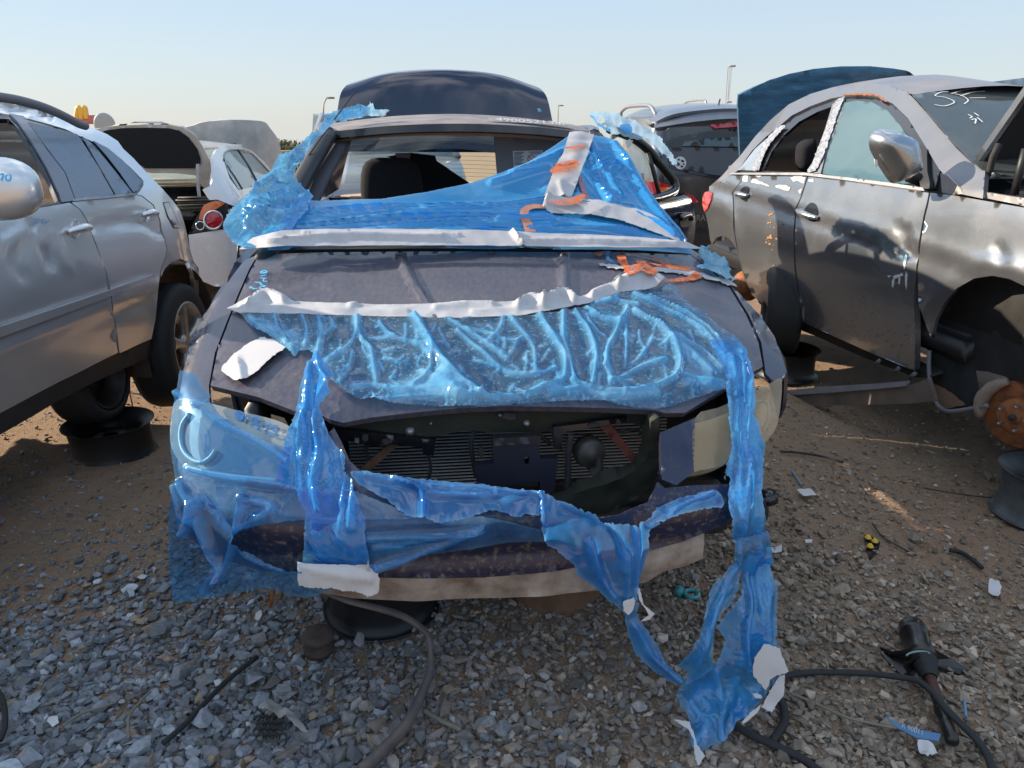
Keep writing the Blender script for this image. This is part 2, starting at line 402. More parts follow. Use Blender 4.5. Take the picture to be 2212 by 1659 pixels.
def glass(name, tint=(.75, .85, .83), refl=.12, rough=.02, dust=.12, dustc=(.45, .5, .5), alpha=.0):
    """thin glazing: tinted see-through, mirror reflection growing at grazing angles, a veil of dust"""
    m, n, b = mat(name); n.nodes.remove(b); out = n.nodes['Material Output']
    tr = N_(n, 'ShaderNodeBsdfTransparent'); tr.inputs[0].default_value = (*tint, 1)
    gl = N_(n, 'ShaderNodeBsdfGlossy'); gl.inputs['Roughness'].default_value = rough; gl.inputs[0].default_value = (.9, .9, .9, 1)
    lw = N_(n, 'ShaderNodeLayerWeight'); lw.inputs[0].default_value = .25; ma = N_(n, 'ShaderNodeMath', operation='MULTIPLY_ADD'); n.links.new(lw.outputs['Fresnel'], ma.inputs[0]); ma.inputs[1].default_value = .9; ma.inputs[2].default_value = refl; ma.use_clamp = True
    mx = N_(n, 'ShaderNodeMixShader'); n.links.new(ma.outputs[0], mx.inputs[0]); n.links.new(tr.outputs[0], mx.inputs[1]); n.links.new(gl.outputs[0], mx.inputs[2])
    df = N_(n, 'ShaderNodeBsdfDiffuse'); df.inputs[0].default_value = (*dustc, 1)
    f, _ = noise_fac(n, 5, .2, .8, 6); mu = N_(n, 'ShaderNodeMath', operation='MULTIPLY_ADD'); n.links.new(f, mu.inputs[0]); mu.inputs[1].default_value = dust; mu.inputs[2].default_value = dust * .4 + alpha
    m2 = N_(n, 'ShaderNodeMixShader'); n.links.new(mu.outputs[0], m2.inputs[0]); n.links.new(mx.outputs[0], m2.inputs[1]); n.links.new(df.outputs[0], m2.inputs[2])
    n.links.new(m2.outputs[0], out.inputs[0]); return m
def film(name, opac=.45, col=(.02, .27, .72), tint=(.25, .62, .95), milk=(.25, .6, .9), lifted=.85, speck=0.0, gloss=.35, nsc=10, crs=1.0, vary=.3, crb=.28):
    """thin blue protection film: see-through where it lies flat, denser and paler where it is lifted into folds"""
    m, n, b = mat(name); n.nodes.remove(b); out = n.nodes['Material Output']
    at = N_(n, 'ShaderNodeAttribute', attribute_name='lift')
    f, _ = noise_fac(n, nsc, .35, .7, 5)
    cl = mixc(n, f, col, milk)
    ed = N_(n, 'ShaderNodeAttribute', attribute_name='edge'); e2 = N_(n, 'ShaderNodeMath', operation='MULTIPLY'); n.links.new(ed.outputs['Fac'], e2.inputs[0]); e2.inputs[1].default_value = .55; cl = mixc(n, e2.outputs[0], cl, (.34, .66, .88))
    df = N_(n, 'ShaderNodeBsdfDiffuse'); n.links.new(cl, df.inputs[0]); tl = N_(n, 'ShaderNodeBsdfTranslucent'); n.links.new(cl, tl.inputs[0])
    m1 = N_(n, 'ShaderNodeMixShader'); m1.inputs[0].default_value = .5; n.links.new(df.outputs[0], m1.inputs[1]); n.links.new(tl.outputs[0], m1.inputs[2])
    tr = N_(n, 'ShaderNodeBsdfTransparent'); tr.inputs[0].default_value = (*tint, 1)
    op = N_(n, 'ShaderNodeMath', operation='MULTIPLY_ADD', use_clamp=True); n.links.new(at.outputs['Fac'], op.inputs[0]); op.inputs[1].default_value = lifted - opac; op.inputs[2].default_value = opac
    fac = op.outputs[0]
    g, _ = noise_fac(n, 7, .3, .7, 4); v = N_(n, 'ShaderNodeMath', operation='MULTIPLY_ADD', use_clamp=True); n.links.new(g, v.inputs[0]); v.inputs[1].default_value = vary; n.links.new(fac, v.inputs[2])
    s_ = N_(n, 'ShaderNodeMath', operation='SUBTRACT', use_clamp=True); n.links.new(v.outputs[0], s_.inputs[0]); s_.inputs[1].default_value = vary / 2; fac = s_.outputs[0]
    if speck:
        g2, _ = noise_fac(n, 70, .56, .60, 8, rough=.7); mm = N_(n, 'ShaderNodeMath', operation='MULTIPLY_ADD', use_clamp=True); n.links.new(g2, mm.inputs[0]); mm.inputs[1].default_value = speck; n.links.new(fac, mm.inputs[2]); fac = mm.outputs[0]
    mx = N_(n, 'ShaderNodeMixShader'); n.links.new(fac, mx.inputs[0]); n.links.new(tr.outputs[0], mx.inputs[1]); n.links.new(m1.outputs[0], mx.inputs[2])
    gl = N_(n, 'ShaderNodeBsdfGlossy'); gl.inputs['Roughness'].default_value = .09; gl.inputs[0].default_value = (.9, .95, 1, 1)
    lw = N_(n, 'ShaderNodeLayerWeight'); lw.inputs[0].default_value = .3; ma = N_(n, 'ShaderNodeMath', operation='MULTIPLY_ADD', use_clamp=True); n.links.new(lw.outputs['Fresnel'], ma.inputs[0]); ma.inputs[1].default_value = gloss; ma.inputs[2].default_value = .05
    m3 = N_(n, 'ShaderNodeMixShader'); n.links.new(ma.outputs[0], m3.inputs[0]); n.links.new(mx.outputs[0], m3.inputs[1]); n.links.new(gl.outputs[0], m3.inputs[2])
    h, tx = noise_fac(n, 20 * crs, 0, 1, 2, rough=.45); tx.inputs['Distortion'].default_value = 1.2
    rg1 = N_(n, 'ShaderNodeMath', operation='SUBTRACT'); n.links.new(h, rg1.inputs[0]); rg1.inputs[1].default_value = .5; rg2 = N_(n, 'ShaderNodeMath', operation='ABSOLUTE'); n.links.new(rg1.outputs[0], rg2.inputs[0]); h = rg2.outputs[0]
    bp = N_(n, 'ShaderNodeBump', invert=True); bp.inputs['Strength'].default_value = crb; bp.inputs['Distance'].default_value = .03; n.links.new(h, bp.inputs['Height'])
    for q in (df, tl, gl): n.links.new(bp.outputs[0], q.inputs['Normal'])
    n.links.new(m3.outputs[0], out.inputs[0]); return m
def emis(name, col, s=1):
    m, n, b = mat(name); b.inputs['Emission Color'].default_value = (*col, 1); b.inputs['Emission Strength'].default_value = s; return m
# ================================================================== materials in use
M_blue = paint('dark_blue_paint', (.013, .016, .042), metal=.35, rough=.32, coat=.5, dust=.3, dustc=(.17, .16, .17), dsc=3.5)
M_hood = paint('weathered_hood_paint', (.030, .030, .062), metal=.35, rough=.32, coat=.4, dust=.55, dustc=(.19, .165, .15), dsc=70, lo=.15, hi=.85, stretch=(1, .4, 1), wav=.04)
M_roofp = paint('weathered_roof_paint', (.06, .06, .08), metal=.2, rough=.5, coat=.15, dust=1.0, dustc=(.24, .21, .20), dsc=8, lo=.15, hi=.6)
M_bump = paint('scuffed_bumper_paint', (.014, .015, .042), metal=.3, rough=.4, coat=.4, dust=.7, dustc=(.17, .125, .08), dsc=60, lo=.52, hi=.68)
M_lid = paint('glossy_blue_lid', (.006, .009, .030), metal=.2, rough=.12, coat=1.0, dust=.10, dsc=5, lo=.5, hi=.8)
M_black = simple('black_plastic', (.012, .012, .014), .5, var=.3)
M_blackg = simple('black_trim', (.008, .008, .010), .25, var=.3, coat=.3)
M_rubber = simple('rubber', (.016, .016, .017), .75, bmp=.3)
M_dirty = simple('dirty_black', (.028, .026, .024), .8, var=.5, bmp=.4)
M_steel = simple('dull_steel', (.35, .35, .36), .45, metal=.8, var=.3)
M_rust = simple('rust', (.33, .115, .035), .9, var=.6, sc_=22, bmp=.6, bsc=90, col2=(.12, .045, .02))
M_rusty = simple('rusty_brown', (.16, .075, .04), .85, var=.5, sc_=20, bmp=.5)
M_valance = simple('worn_valance_plastic', (.42, .35, .29), .75, var=.4, sc_=11, col2=(.13, .085, .055), bmp=.6, bsc=30)
M_grey = simple('grey_trim', (.16, .165, .18), .7, var=.12)
M_seat = simple('dark_seat_fabric', (.012, .012, .017), .95, var=.3, bmp=.3, bsc=300)
M_white = simple('white_tape', (.52, .50, .49), .55, var=.06, sc_=8)
M_whited = simple('white_film_dusty', (.44, .43, .44), .55, var=.22, sc_=16)
M_chrome = simple('chrome', (.75, .75, .76), .12, metal=1, var=.1)
M_orange = simple('orange_spray_paint', (.72, .17, .05), .7, var=.25, sc_=40)
for _m, _lo, _hi in ((M_orange, .36, .56),):
    _n = _m.node_tree; _f, _t = noise_fac(_n, 28, _lo, _hi, 6); _n.links.new(_f, _n.nodes['Principled BSDF'].inputs['Alpha'])
M_marker = simple('blue_paint_marker', (.06, .42, .75), .5, var=.1)
M_greenish = simple('mouldy_black_plastic', (.007, .008, .007), .75, var=.3, sc_=16, col2=(.014, .016, .006), bmp=.3)
M_redl = simple('red_lens', (.45, .012, .02), .12, var=.25, coat=1)
M_orangel = simple('orange_lens', (.75, .16, .02), .15, var=.2, coat=1)
M_wglass = glass('window_glass', (.78, .88, .86), .06, dust=.10)
M_hazy = glass('hazy_lamp_lens', (.85, .76, .58), .10, rough=.18, dust=.28, dustc=(.50, .32, .13), alpha=.08)
M_hazy2 = glass('grey_lamp_lens', (.80, .9, .88), .08, rough=.15, dust=.2, dustc=(.42, .46, .46), alpha=.25)
M_film = film('blue_film', opac=.46, lifted=.92, col=(.018, .27, .76), milk=(.10, .47, .88), tint=(.22, .58, .95), gloss=.28)
M_film_hood = film('blue_film_on_hood', opac=.15, lifted=1.0, col=(.10, .42, .74), milk=(.26, .62, .88), tint=(.50, .68, .86), speck=.55, gloss=.2, vary=.12, crb=.10)
M_film_thin = film('thin_blue_film', opac=.25, lifted=.72, col=(.03, .26, .66), milk=(.13, .42, .80), tint=(.36, .62, .90), gloss=.10, nsc=7, crs=.3, crb=.12)
M_film_deep = film('deep_blue_film', opac=.86, lifted=1.0, col=(.02, .34, .82), milk=(.09, .48, .92), tint=(.15, .5, .9), gloss=.22, crs=.15, nsc=2.5, vary=.1, crb=.05)
def text_mat(): pass
# ================================================================== THE BLUE SEDAN IN THE MIDDLE
FM = Frame(0.035, 1.62, R(7.5), 0.010)
def table(ps, n=10):
    s = np.array(spline(ps, n)); return s[:, 0], s[:, 1]
_hx, _hz = table([(-.3, .62), (.0, .80), (.2, .892), (.45, .985), (.8, 1.09), (1.05, 1.17), (1.35, 1.215), (1.8, 1.22), (3.5, 1.2), (4.4, 1.1), (4.7, .9)])
def hoodz(x, y):
    ax = np.abs(x); zc = np.interp(y, _hx, _hz)
    return zc - .022 * (ax / .7) ** 2 - .016 * (ax / .82) ** 5 + .008 * np.exp(-((ax - .42 - .1 * y) / .05) ** 2) - 3.0 * np.maximum(0, ax - .89) ** 1.7
def frontc(ax): return .50 * (1 - np.power(np.clip(1 - np.power(np.clip(ax / .99, 0, 1.0), 2.8), 1e-4, 1), .4545)) + 6 * np.maximum(0, ax - .985)
def f_main(L):
    x, y, z_ = L[:, 0], L[:, 1], L[:, 2]; ax = np.abs(x)
    top = z_ - hoodz(x, y)
    xs = .985 - .26 * (z_ - .72) ** 2 - .04 * np.clip((y - 3.5) / 1.2, 0, 1) ** 2
    side = ax - xs
    yf = frontc(ax) + 1.05 * np.maximum(0, z_ - .70) ** 1.1 + .28 * np.maximum(0, .52 - z_) - .012 * np.exp(-((z_ - .66) / .035) ** 2) + .012 * np.exp(-((z_ - .595) / .02) ** 2)
    front = yf - y
    back = y - 4.68
    return smax(smax(smax(top, side, .05), front, .025), back, .05)
SM = Surf(FM, f_main, 1.0, 8.0, 360)
def plane_y(fr, c, slope=0.0): return Surf(fr, lambda L: c + slope * L[:, 2] - L[:, 1], .8, 9, 120)
car = thing('sedan', 'dark blue sedan facing the viewer with torn blue film, missing grille and raised trunk lid', 'car', FM.w(0, 2.3, 0), None)
body = dict(parent=car, th=.03)
hood_out = [(455, 833), (470, 760), (496, 690), (519, 635), (540, 588), (560, 550), (700, 545), (1000, 543), (1300, 545), (1490, 550), (1532, 580), (1577, 622), (1612, 680), (1638, 740), (1648, 792),
            (1600, 817), (1565, 840), (1528, 862), (1480, 892), (1440, 893), (1412, 886), (1300, 881), (1100, 877), (1000, 881), (900, 890), (800, 902), (742, 913), (712, 906), (690, 893), (640, 889), (560, 858)]
def dens(o, m=10): return resample(o, m)
hood = sheet('hood', hood_out, SM, M_hood, car, off=.0, th=.018, step=9, nz=[(.0015, 3)],
             ridges=[([(866, 562), (884, 600), (924, 665), (964, 740)], 9, .014, 5), ([(1217, 556), (1220, 640), (1225, 720)], 8, .013, 5)])
for sx, px in ((-1, (862, 561)), (1, (1217, 556))):
    p = SM.cam(np.array([px]))[0]; put('washer_nozzle', lathe([(0, 0), (.014, 0), (.014, .008), (.009, .016), (0, .017)], 16, cen=p), M_black, hood)
sheet('fender', [(556, 551), (538, 582), (515, 634), (491, 692), (464, 762), (451, 834), (454, 885), (440, 880), (384, 872), (394, 815), (412, 735), (440, 680), (470, 640), (505, 592), (528, 562)], SM, M_blue, car, th=.012, step=12)
sheet('fender', [(1494, 551), (1530, 572), (1580, 615), (1640, 680), (1672, 725), (1690, 770), (1699, 803), (1684, 836), (1654, 806), (1645, 740), (1618, 680), (1582, 622), (1537, 581)], SM, M_blue, car, th=.012, step=12)
# bumper cover
bump_out = [(384, 990), (382, 1080), (405, 1160), (470, 1205), (560, 1232), (700, 1244), (900, 1250), (1042, 1248), (1200, 1234), (1350, 1206), (1480, 1168), (1556, 1138), (1600, 1100), (1620, 1060), (1600, 1038), (1571, 1046), (1500, 1048), (1436, 1054), (1421, 1040),
            (1402, 1083), (1340, 1113), (1270, 1124), (1150, 1116), (1000, 1088), (860, 1058), (790, 1028), (755, 995), (738, 955), (722, 925), (690, 950), (640, 985), (625, 1050), (560, 1046), (470, 1027), (410, 1003)]
sheet('bumper', bump_out, SM, M_bump, car, th=.012, step=14, nz=[(.002, 5)])
sheet('filler_panel', [(1427, 935), (1500, 904), (1497, 1021), (1460, 1049), (1428, 1036)], SM, M_blue, car, off=.004, th=.02, step=14)
sheet('lower_valance', [(600, 1230), (700, 1246), (1042, 1250), (1200, 1236), (1350, 1208), (1484, 1170), (1528, 1148), (1524, 1215), (1484, 1232), (1440, 1242), (1400, 1266), (1330, 1278), (1274, 1286), (1100, 1300), (900, 1308), (760, 1302), (690, 1288), (640, 1272)], SM, M_valance, car, off=-.012, th=.01, step=16, nz=[(.006, 6)])
# headlamps
lampL = z('F', (168, 290), (300, 302), (400, 322), (600, 375), (800, 425), (900, 470), (932, 520), (925, 600), (875, 800), (840, 832), (700, 812), (500, 790), (350, 762), (220, 720), (150, 640), (125, 540), (135, 400))
lampR = z('G', (1550, 1078), (1700, 1010), (1900, 925), (2050, 845), (2112, 822), (2110, 960), (2080, 1130), (2010, 1230), (1960, 1265), (1850, 1290), (1800, 1350), (1690, 1395), (1580, 1415), (1540, 1400))
for out_, m_, ring, rr in ((lampL, M_hazy2, z('F', (315, 560))[0], (58, 92)), (lampR, M_hazy, z('G', (1960, 1060))[0], (34, 66))):
    hl = sheet('headlight', out_, SM, simple('lamp_reflector', (.34, .40, .39), .6, var=.3) if out_ is lampL else simple('yellowed_reflector', (.55, .38, .20), .3, metal=.4, sc_=7, col2=(.22, .13, .06)), car, off=-.05, th=.02, step=14, sm=3)
    sheet('lens', out_, SM, m_, hl, off=.004, th=0, step=14, sm=3)
    arcs = [z('F', (262, 385), (215, 450), (200, 540), (222, 630), (280, 688), (345, 702), (398, 668), (428, 622)), z('F', (225, 728), (400, 772), (560, 798), (700, 812), (835, 826))] if out_ is lampL else [z('G', (1905, 1010), (1950, 960), (2010, 935), (2060, 960), (2065, 1050), (2030, 1140))]
    for ar in arcs:
        P = SM.cam(np.array(spline(ar, 5))); P = P + SM.normal(P) * (.008 if out_ is lampL else -.02); put('reflector_rim', tube(P, .0065 if out_ is lampL else .005, 8), bpy.data.materials.get('pale_rim') or simple('pale_rim', (.40, .52, .48), .4), hl)
# engine bay seen through the missing grille
PB = plane_y(FM, .40); PB2 = plane_y(FM, .33); PB3 = plane_y(FM, .27)
put('engine_block', box((0, .80, .72), (1.45, .6, .50), 0, .02, FM), M_dirty, car)
put('underbody', box((0, 2.4, .40), (1.55, 3.9, .16), 0, .03, FM), M_dirty, car)
put('bay_liner', join([box((-.70, .62, .72), (.03, .60, .34), 0, 0, FM), box((.70, .62, .72), (.03, .60, .34), 0, 0, FM), box((0, .66, .57), (1.40, .5, .02), 0, 0, FM)]), M_black, car)
rad = put('radiator', box((.02, .46, .72), (.98, .05, .30), 0, .004, FM), M_black, car)
V = []; 
for k in range(26): V.append(box((.02, .428, .585 + k * .0107), (.96, .010, .0024), 0, 0, FM))
put('cooling_fin', join(V), simple('aluminium_fins', (.55, .52, .50), .5, metal=.1), rad)
sheet('radiator_support', z('V', (100, 235), (600, 175), (1000, 165), (1450, 160), (1950, 180), (2130, 190), (2130, 330), (2040, 300), (1960, 262), (1650, 248), (1480, 290), (1440, 320), (1060, 320), (940, 300), (730, 345), (480, 332), (250, 300), (100, 300)), PB3, M_greenish, car, th=.02, step=14, nz=[(.006, 9)])
sheet('lamp_bracket', z('V', (85, 285), (300, 300), (735, 352), (722, 448), (655, 440), (655, 398), (430, 372), (345, 388), (90, 335)), PB3, M_blackg, car, off=.02, th=.02, step=14)
sheet('lamp_bracket', z('V', (1455, 262), (1655, 238), (1730, 225), (1910, 205), (1910, 235), (1735, 258), (1655, 268), (1512, 300), (1508, 402), (1462, 398)), PB3, M_blackg, car, off=.03, th=.02, step=14)
sheet('latch_bracket', z('V', (1078, 320), (1360, 300), (1366, 440), (1476, 435), (1445, 712), (1372, 695), (1366, 576), (1095, 600), (1090, 650), (992, 640), (965, 482), (1085, 466)), PB3, simple('latch_blue', (.012, .014, .028), .5, var=.3, coat=.1), car, off=.05, th=.03, step=12, holes=[z('V', (1270, 426), (1300, 426), (1300, 468), (1270, 468))])
sheet('latch_bracket', z('V', (1075, 300), (1365, 285), (1365, 330), (1078, 345)), PB3, M_black, car, off=.065, th=.03, step=12)
sheet('brace', z('V', (325, 560), (270, 545), (440, 395), (520, 385)), PB3, M_rusty, car, off=.0, th=.008, step=12)
sheet('brace', z('V', (1760, 285), (1830, 275), (2005, 500), (1985, 530), (1960, 515)), PB3, simple('red_brown_brace', (.14, .035, .025), .7), car, off=.0, th=.008, step=12)
sheet('grille_flange', z('V', (1470, 730), (1600, 700), (1760, 650), (1900, 600), (1990, 550), (2055, 470), (2070, 250), (2120, 215), (2130, 480), (2112, 600), (2040, 690), (1930, 770), (1800, 820), (1700, 835), (1580, 790)), plane_y(FM, .17), M_greenish, car, off=.0, th=.05, step=10, nz=[(.012, 14)])
hx = PB3.cam(np.array(z('V', (1690, 440))))[0]; ax = FM.w(.15, -1, 0) - FM.w(0, 0, 0)
hn = put('horn', lathe([(0, .03), (.015, .032), (.018, .026), (.040, .024), (.044, .012), (.047, 0), (.044, -.02), (.02, -.03), (0, -.03)], 32, axis=ax, cen=hx), simple('horn_metal', (.05, .045, .04), .5, var=.4), car)
pa = PB3.cam(np.array(z('V', (1660, 395), (1720, 440), (1740, 520), (1700, 560)))); put('trumpet', tube(spline(pa, 6), [.012 + .028 * (i / 18) for i in range(19)], 14, flatten=(1.2, .6)), M_dirty, hn)
pv = PB3.cam(np.array(z('V', (1560, 300), (1545, 400), (1540, 550), (1528, 690)))); put('hose', tube(spline(pv - (FM.w(0, .04, 0) - FM.w(0, 0, 0)) * 1, 6), .009, 8), M_rubber, car)
for k, pts in enumerate((((560, 330), (640, 380), (700, 520), (690, 640)), ((1480, 240), (1400, 270), (1380, 330), (1450, 400)), ((330, 300), (300, 420), (340, 560)), ((1040, 260), (980, 300), (955, 420), (985, 600)), ((1830, 300), (1900, 330), (1980, 310), (2040, 360)))):
    put('wiring_harness', tube(spline(PB3.cam(np.array(z('V', *pts))) + np.array([0, .01, 0]), 6), .0045 + .002 * (k % 2), 7), M_rubber, car)
for k, pts in enumerate(((430, 350, 60, 18), (1180, 200, 90, 26), (1700, 250, 70, 16), (1010, 420, 30, 40), (2010, 300, 26, 60), (300, 330, 40, 30))):
    x_, y_, w_, h_ = pts; sheet('mounting_tab', z('V', (x_ - w_ / 2, y_), (x_ - w_ * .3, y_ - h_), (x_ + w_ * .4, y_ - h_ * .8), (x_ + w_ / 2, y_ + h_ * .2), (x_ + w_ * .1, y_ + h_ * .6)), PB3, M_dirty, car, off=.035, th=.01, step=8)
for px, r_ in (((575, 312), .013), ((1300, 262), .010), ((1136, 208), .006), ((705, 258), .004), ((1995, 515), .010)):
    q = PB3.cam(np.array(z('V', px)))[0]; put('bolt', lathe([(0, .012), (r_ * .6, .012), (r_ * .6, .006), (r_, .005), (r_, 0), (r_, -.01)], 12, axis=FM.w(0, -1, 0) - FM.w(0, 0, 0), cen=q), M_steel, car)
# side panels (both sides), arches, doors
def arcpts(cy, cz, r, a0, a1, n=12): return [(cy + r * math.cos(R(a)), cz + r * math.sin(R(a))) for a in np.linspace(a0, a1, n)]
for sgn in (-1, 1):
    # view along local x; uv = (y, z)
    sheet('fender', [(.60, .72), (.60, .98), (1.20, 1.06), (1.24, .45)] + arcpts(.92, .50, .34, 0, 150)[1:], SM, M_blue, car, th=.012, step=.05, view=(0, sgn))
    dr = sheet('door', [(1.26, .42), (1.26, 1.12), (2.26, 1.16), (2.26, .42)], SM, M_blue, car, th=.03, step=.07, view=(0, sgn))
    sheet('door', [(2.28, .42), (2.28, 1.16), (3.10, 1.18), (3.18, .95), (3.02, .70), (2.95, .42)], SM, M_blue, car, th=.03, step=.07, view=(0, sgn))
    sheet('quarter_panel', [(3.12, 1.17), (3.6, 1.16), (4.5, 1.06), (4.66, .80), (4.66, .50), (4.0, .45)] + arcpts(3.62, .50, .34, 0, 165)[1:] + [(3.04, .70), (3.20, .95)], SM, M_blue, car, th=.012, step=.06, view=(0, sgn))
put('rear_bumper', loft([[FM.w(x, y, zz) for x, y in ((-.88, 4.2), (-.80, 4.62), (0, 4.74), (.80, 4.62), (.88, 4.2))] for zz in (.42, .62, .86, 1.02)], 3, 6, .01), M_blue, car)
# roof and pillars
def Wp(*pts): return [FM.w(*p) for p in pts]
roof = put('roof', loft([Wp((-.575, 1.95, 1.572), (-.30, 1.85, 1.602), (0, 1.80, 1.612), (.30, 1.85, 1.602), (.575, 1.95, 1.575)),
                  Wp((-.605, 2.05, 1.592), (-.31, 1.97, 1.622), (0, 1.94, 1.632), (.31, 1.97, 1.622), (.605, 2.05, 1.592)),
                  Wp((-.62, 2.45, 1.612), (-.32, 2.45, 1.648), (0, 2.45, 1.662), (.32, 2.45, 1.648), (.62, 2.45, 1.612)),
                  Wp((-.60, 2.95, 1.580), (-.31, 3.02, 1.615), (0, 3.05, 1.628), (.31, 3.02, 1.615), (.60, 2.95, 1.580))], 6, 8, .02, (0, 0, 1)), M_roofp, car)
put('windshield_surround', loft([Wp((-.58, 1.935, 1.578), (-.30, 1.835, 1.606), (0, 1.785, 1.616), (.30, 1.835, 1.606), (.58, 1.935, 1.580)),
                  Wp((-.585, 1.925, 1.548), (-.30, 1.825, 1.575), (0, 1.775, 1.584), (.30, 1.825, 1.575), (.585, 1.925, 1.550))], 4, 8, .02, (0, -1, 0)), M_blackg, car)
put('windshield_surround', loft([Wp((-.57, 1.945, 1.552), (-.30, 1.845, 1.578), (0, 1.795, 1.588), (.30, 1.845, 1.578), (.57, 1.945, 1.552)),
                  Wp((-.57, 1.95, 1.534), (-.30, 1.85, 1.560), (0, 1.80, 1.566), (.30, 1.85, 1.556), (.57, 1.95, 1.530))], 4, 8, .01, (0, -1, 0)), simple('torn_headliner_edge', (.16, .10, .07), .8, bmp=.6), car)
for s in (-1, 1):
    a = spline(Wp((s * .79, 1.18, 1.13), (s * .70, 1.55, 1.36), (s * .60, 1.92, 1.565)), 10)
    put('pillar', tube(a, .034, 10, flatten=(1.25, .8)), M_black, car)
    a = spline(Wp((s * .72, 1.30, 1.14), (s * .645, 1.63, 1.35), (s * .545, 2.0, 1.55)), 10); put('pillar', tube(a, .035, 10, flatten=(1.3, .5)), simple('shaded_grey_trim', (.05, .05, .058), .8, var=.1), car)  # inner pillar's grey trim, darkened in colour to look shaded
    a = spline(Wp((s * .60, 1.92, 1.57), (s * .655, 2.2, 1.585), (s * .665, 2.6, 1.58), (s * .64, 3.0, 1.55), (s * .74, 3.4, 1.36), (s * .80, 3.75, 1.2)), 8); put('roof_rail', tube(a, .03, 8), M_blue, car)
    a = spline(Wp((s * .78, 2.32, 1.15), (s * .73, 2.30, 1.36), (s * .635, 2.27, 1.57)), 6); put('pillar', tube(a, .045, 8, flatten=(.5, 1)), M_black, car)
    put('rear_pillar', loft([Wp((s * .63, 2.95, 1.57), (s * .70, 3.15, 1.42), (s * .80, 3.25, 1.18)), Wp((s * .57, 3.08, 1.60), (s * .66, 3.42, 1.42), (s * .76, 3.80, 1.19))], 4, 6, .02, (s, 0, 0)), M_blue, car)
put('rear_window', loft([Wp((-.55, 3.05, 1.60), (0, 3.12, 1.615), (.55, 3.05, 1.60)), Wp((-.62, 3.38, 1.43), (0, 3.46, 1.44), (.62, 3.38, 1.43)), Wp((-.70, 3.74, 1.22), (0, 3.82, 1.23), (.70, 3.74, 1.22))], 4, 8), M_wglass, car)
V = [tube(spline(Wp((-.60 + -.0 * k, 3.12 + k * .05, 1.575 - k * .029), (0, 3.19 + k * .05, 1.59 - k * .029), (.60, 3.12 + k * .05, 1.575 - k * .029)), 8), .0009, 4) for k in range(12)]
put('defroster', join(V), simple('defroster_line', (.25, .12, .06), .6), car)
put('parcel_shelf', box((0, 3.25, 1.10), (1.40, .75, .03), 0, .01, FM), M_grey, car)
put('dashboard', loft([Wp((-.74, 1.30, 1.16), (0, 1.16, 1.18), (.74, 1.30, 1.16)), Wp((-.74, 1.6, 1.15), (0, 1.55, 1.16), (.74, 1.6, 1.15)), Wp((-.74, 1.72, .95), (0, 1.70, .95), (.74, 1.72, .95))], 4, 8, .02, (0, 0, 1)), M_black, car)
# seats
def seat(x, y, zb, m, hr=True, w_=.5):
    st = put('seat', loft([Wp((x - w_ * .42, y - .02, zb - .55), (x - w_ * .48, y - .10, zb - .2), (x - w_ * .34, y, zb)), Wp((x, y - .06, zb - .55), (x, y - .15, zb - .2), (x, y - .03, zb + .02)), Wp((x + w_ * .42, y - .02, zb - .55), (x + w_ * .48, y - .10, zb - .2), (x + w_ * .34, y, zb))], 6, 6, .10, (0, -1, 0)), m, car)
    if hr:
        bm = bmesh.new(); bmesh.ops.create_cube(bm, size=1); bmesh.ops.subdivide_edges(bm, edges=list(bm.edges), cuts=5, use_grid_fill=True)
        for v in bm.verts:
            c = v.co * 2; r_ = (abs(c.x) ** 4.5 + abs(c.y) ** 3.5 + abs(c.z) ** 3.6) ** (1 / 3.9) + 1e-6; k = 1 / r_; v.co = (c.x * k * (.155 - .012 * c.z * k), c.y * k * .055 - .018 * (c.x * k) ** 2 * -1, c.z * k * .122)
        v_ = np.array([v.co[:] for v in bm.verts]) + np.array([x, y + .03, zb + .15]); f_ = [tuple(v.index for v in f.verts) for f in bm.faces]; bm.free()
        h_ = put('headrest', (FM.world(v_), f_), m, st); put('post', join([tube(Wp((x + s * .06, y + .03, zb - .02), (x + s * .06, y + .03, zb + .08)), .007, 8) for s in (-1, 1)]), M_chrome, h_)
seat(-.345, 2.28, 1.18, M_seat); seat(.38, 2.28, 1.18, M_seat)
put('rear_seat', box((0, 3.0, .95), (1.30, .16, .50), 0, .04, FM), M_seat, car)
PS = plane_y(FM, 2.62)
sheet('seat_cover', z('B', (1035, 690), (1190, 665), (1350, 685), (1360, 720), (1570, 860), (1640, 1010), (1080, 1010), (1080, 700)), PS, M_seat, car, th=.02, step=16, nz=[(.02, 5)])
sheet('seat_cover', z('B', (1085, 668), (1192, 664), (1165, 785), (1130, 760)), PS, M_grey, car, off=.03, th=.01, step=16)
# sun visor with its warning label
PV = plane_y(FM, 2.0, 0)
vis = sheet('sun_visor', z('C', (75, 556), (420, 575), (560, 600), (600, 830), (100, 850)), PV, simple('visor_grey', (.17, .175, .19), .8, var=.1), car, th=.018, step=16)
lab = sheet('warning_label', z('C', (197, 654), (392, 650), (395, 762), (203, 762)), PV, simple('label_white', (.62, .63, .66), .5, var=.03), vis, off=.003, th=.001, step=20)
ln = [z('C', (205, y), (270 - (k % 3) * 9, y - 1)) for k, y in enumerate(range(664, 750, 8))] + [z('C', (300, 662), (380, 660)), z('C', (310, 670), (385, 668))]
put('small_print', ribbon(ln, PV, .003, .0048), simple('print_grey', (.12, .12, .15), .7), lab)
cxy = z('C', (316, 704))[0]; rg = [(cxy[0] + 7 * math.cos(a), cxy[1] + 8 * math.sin(a)) for a in np.linspace(0, 6.3, 24)]
put('prohibition_sign', ribbon([rg, [(cxy[0] - 5, cxy[1] - 5), (cxy[0], cxy[1]), (cxy[0] + 5, cxy[1] + 5)]], PV, .0035, .0052), simple('print_red', (.45, .03, .05), .6), lab)
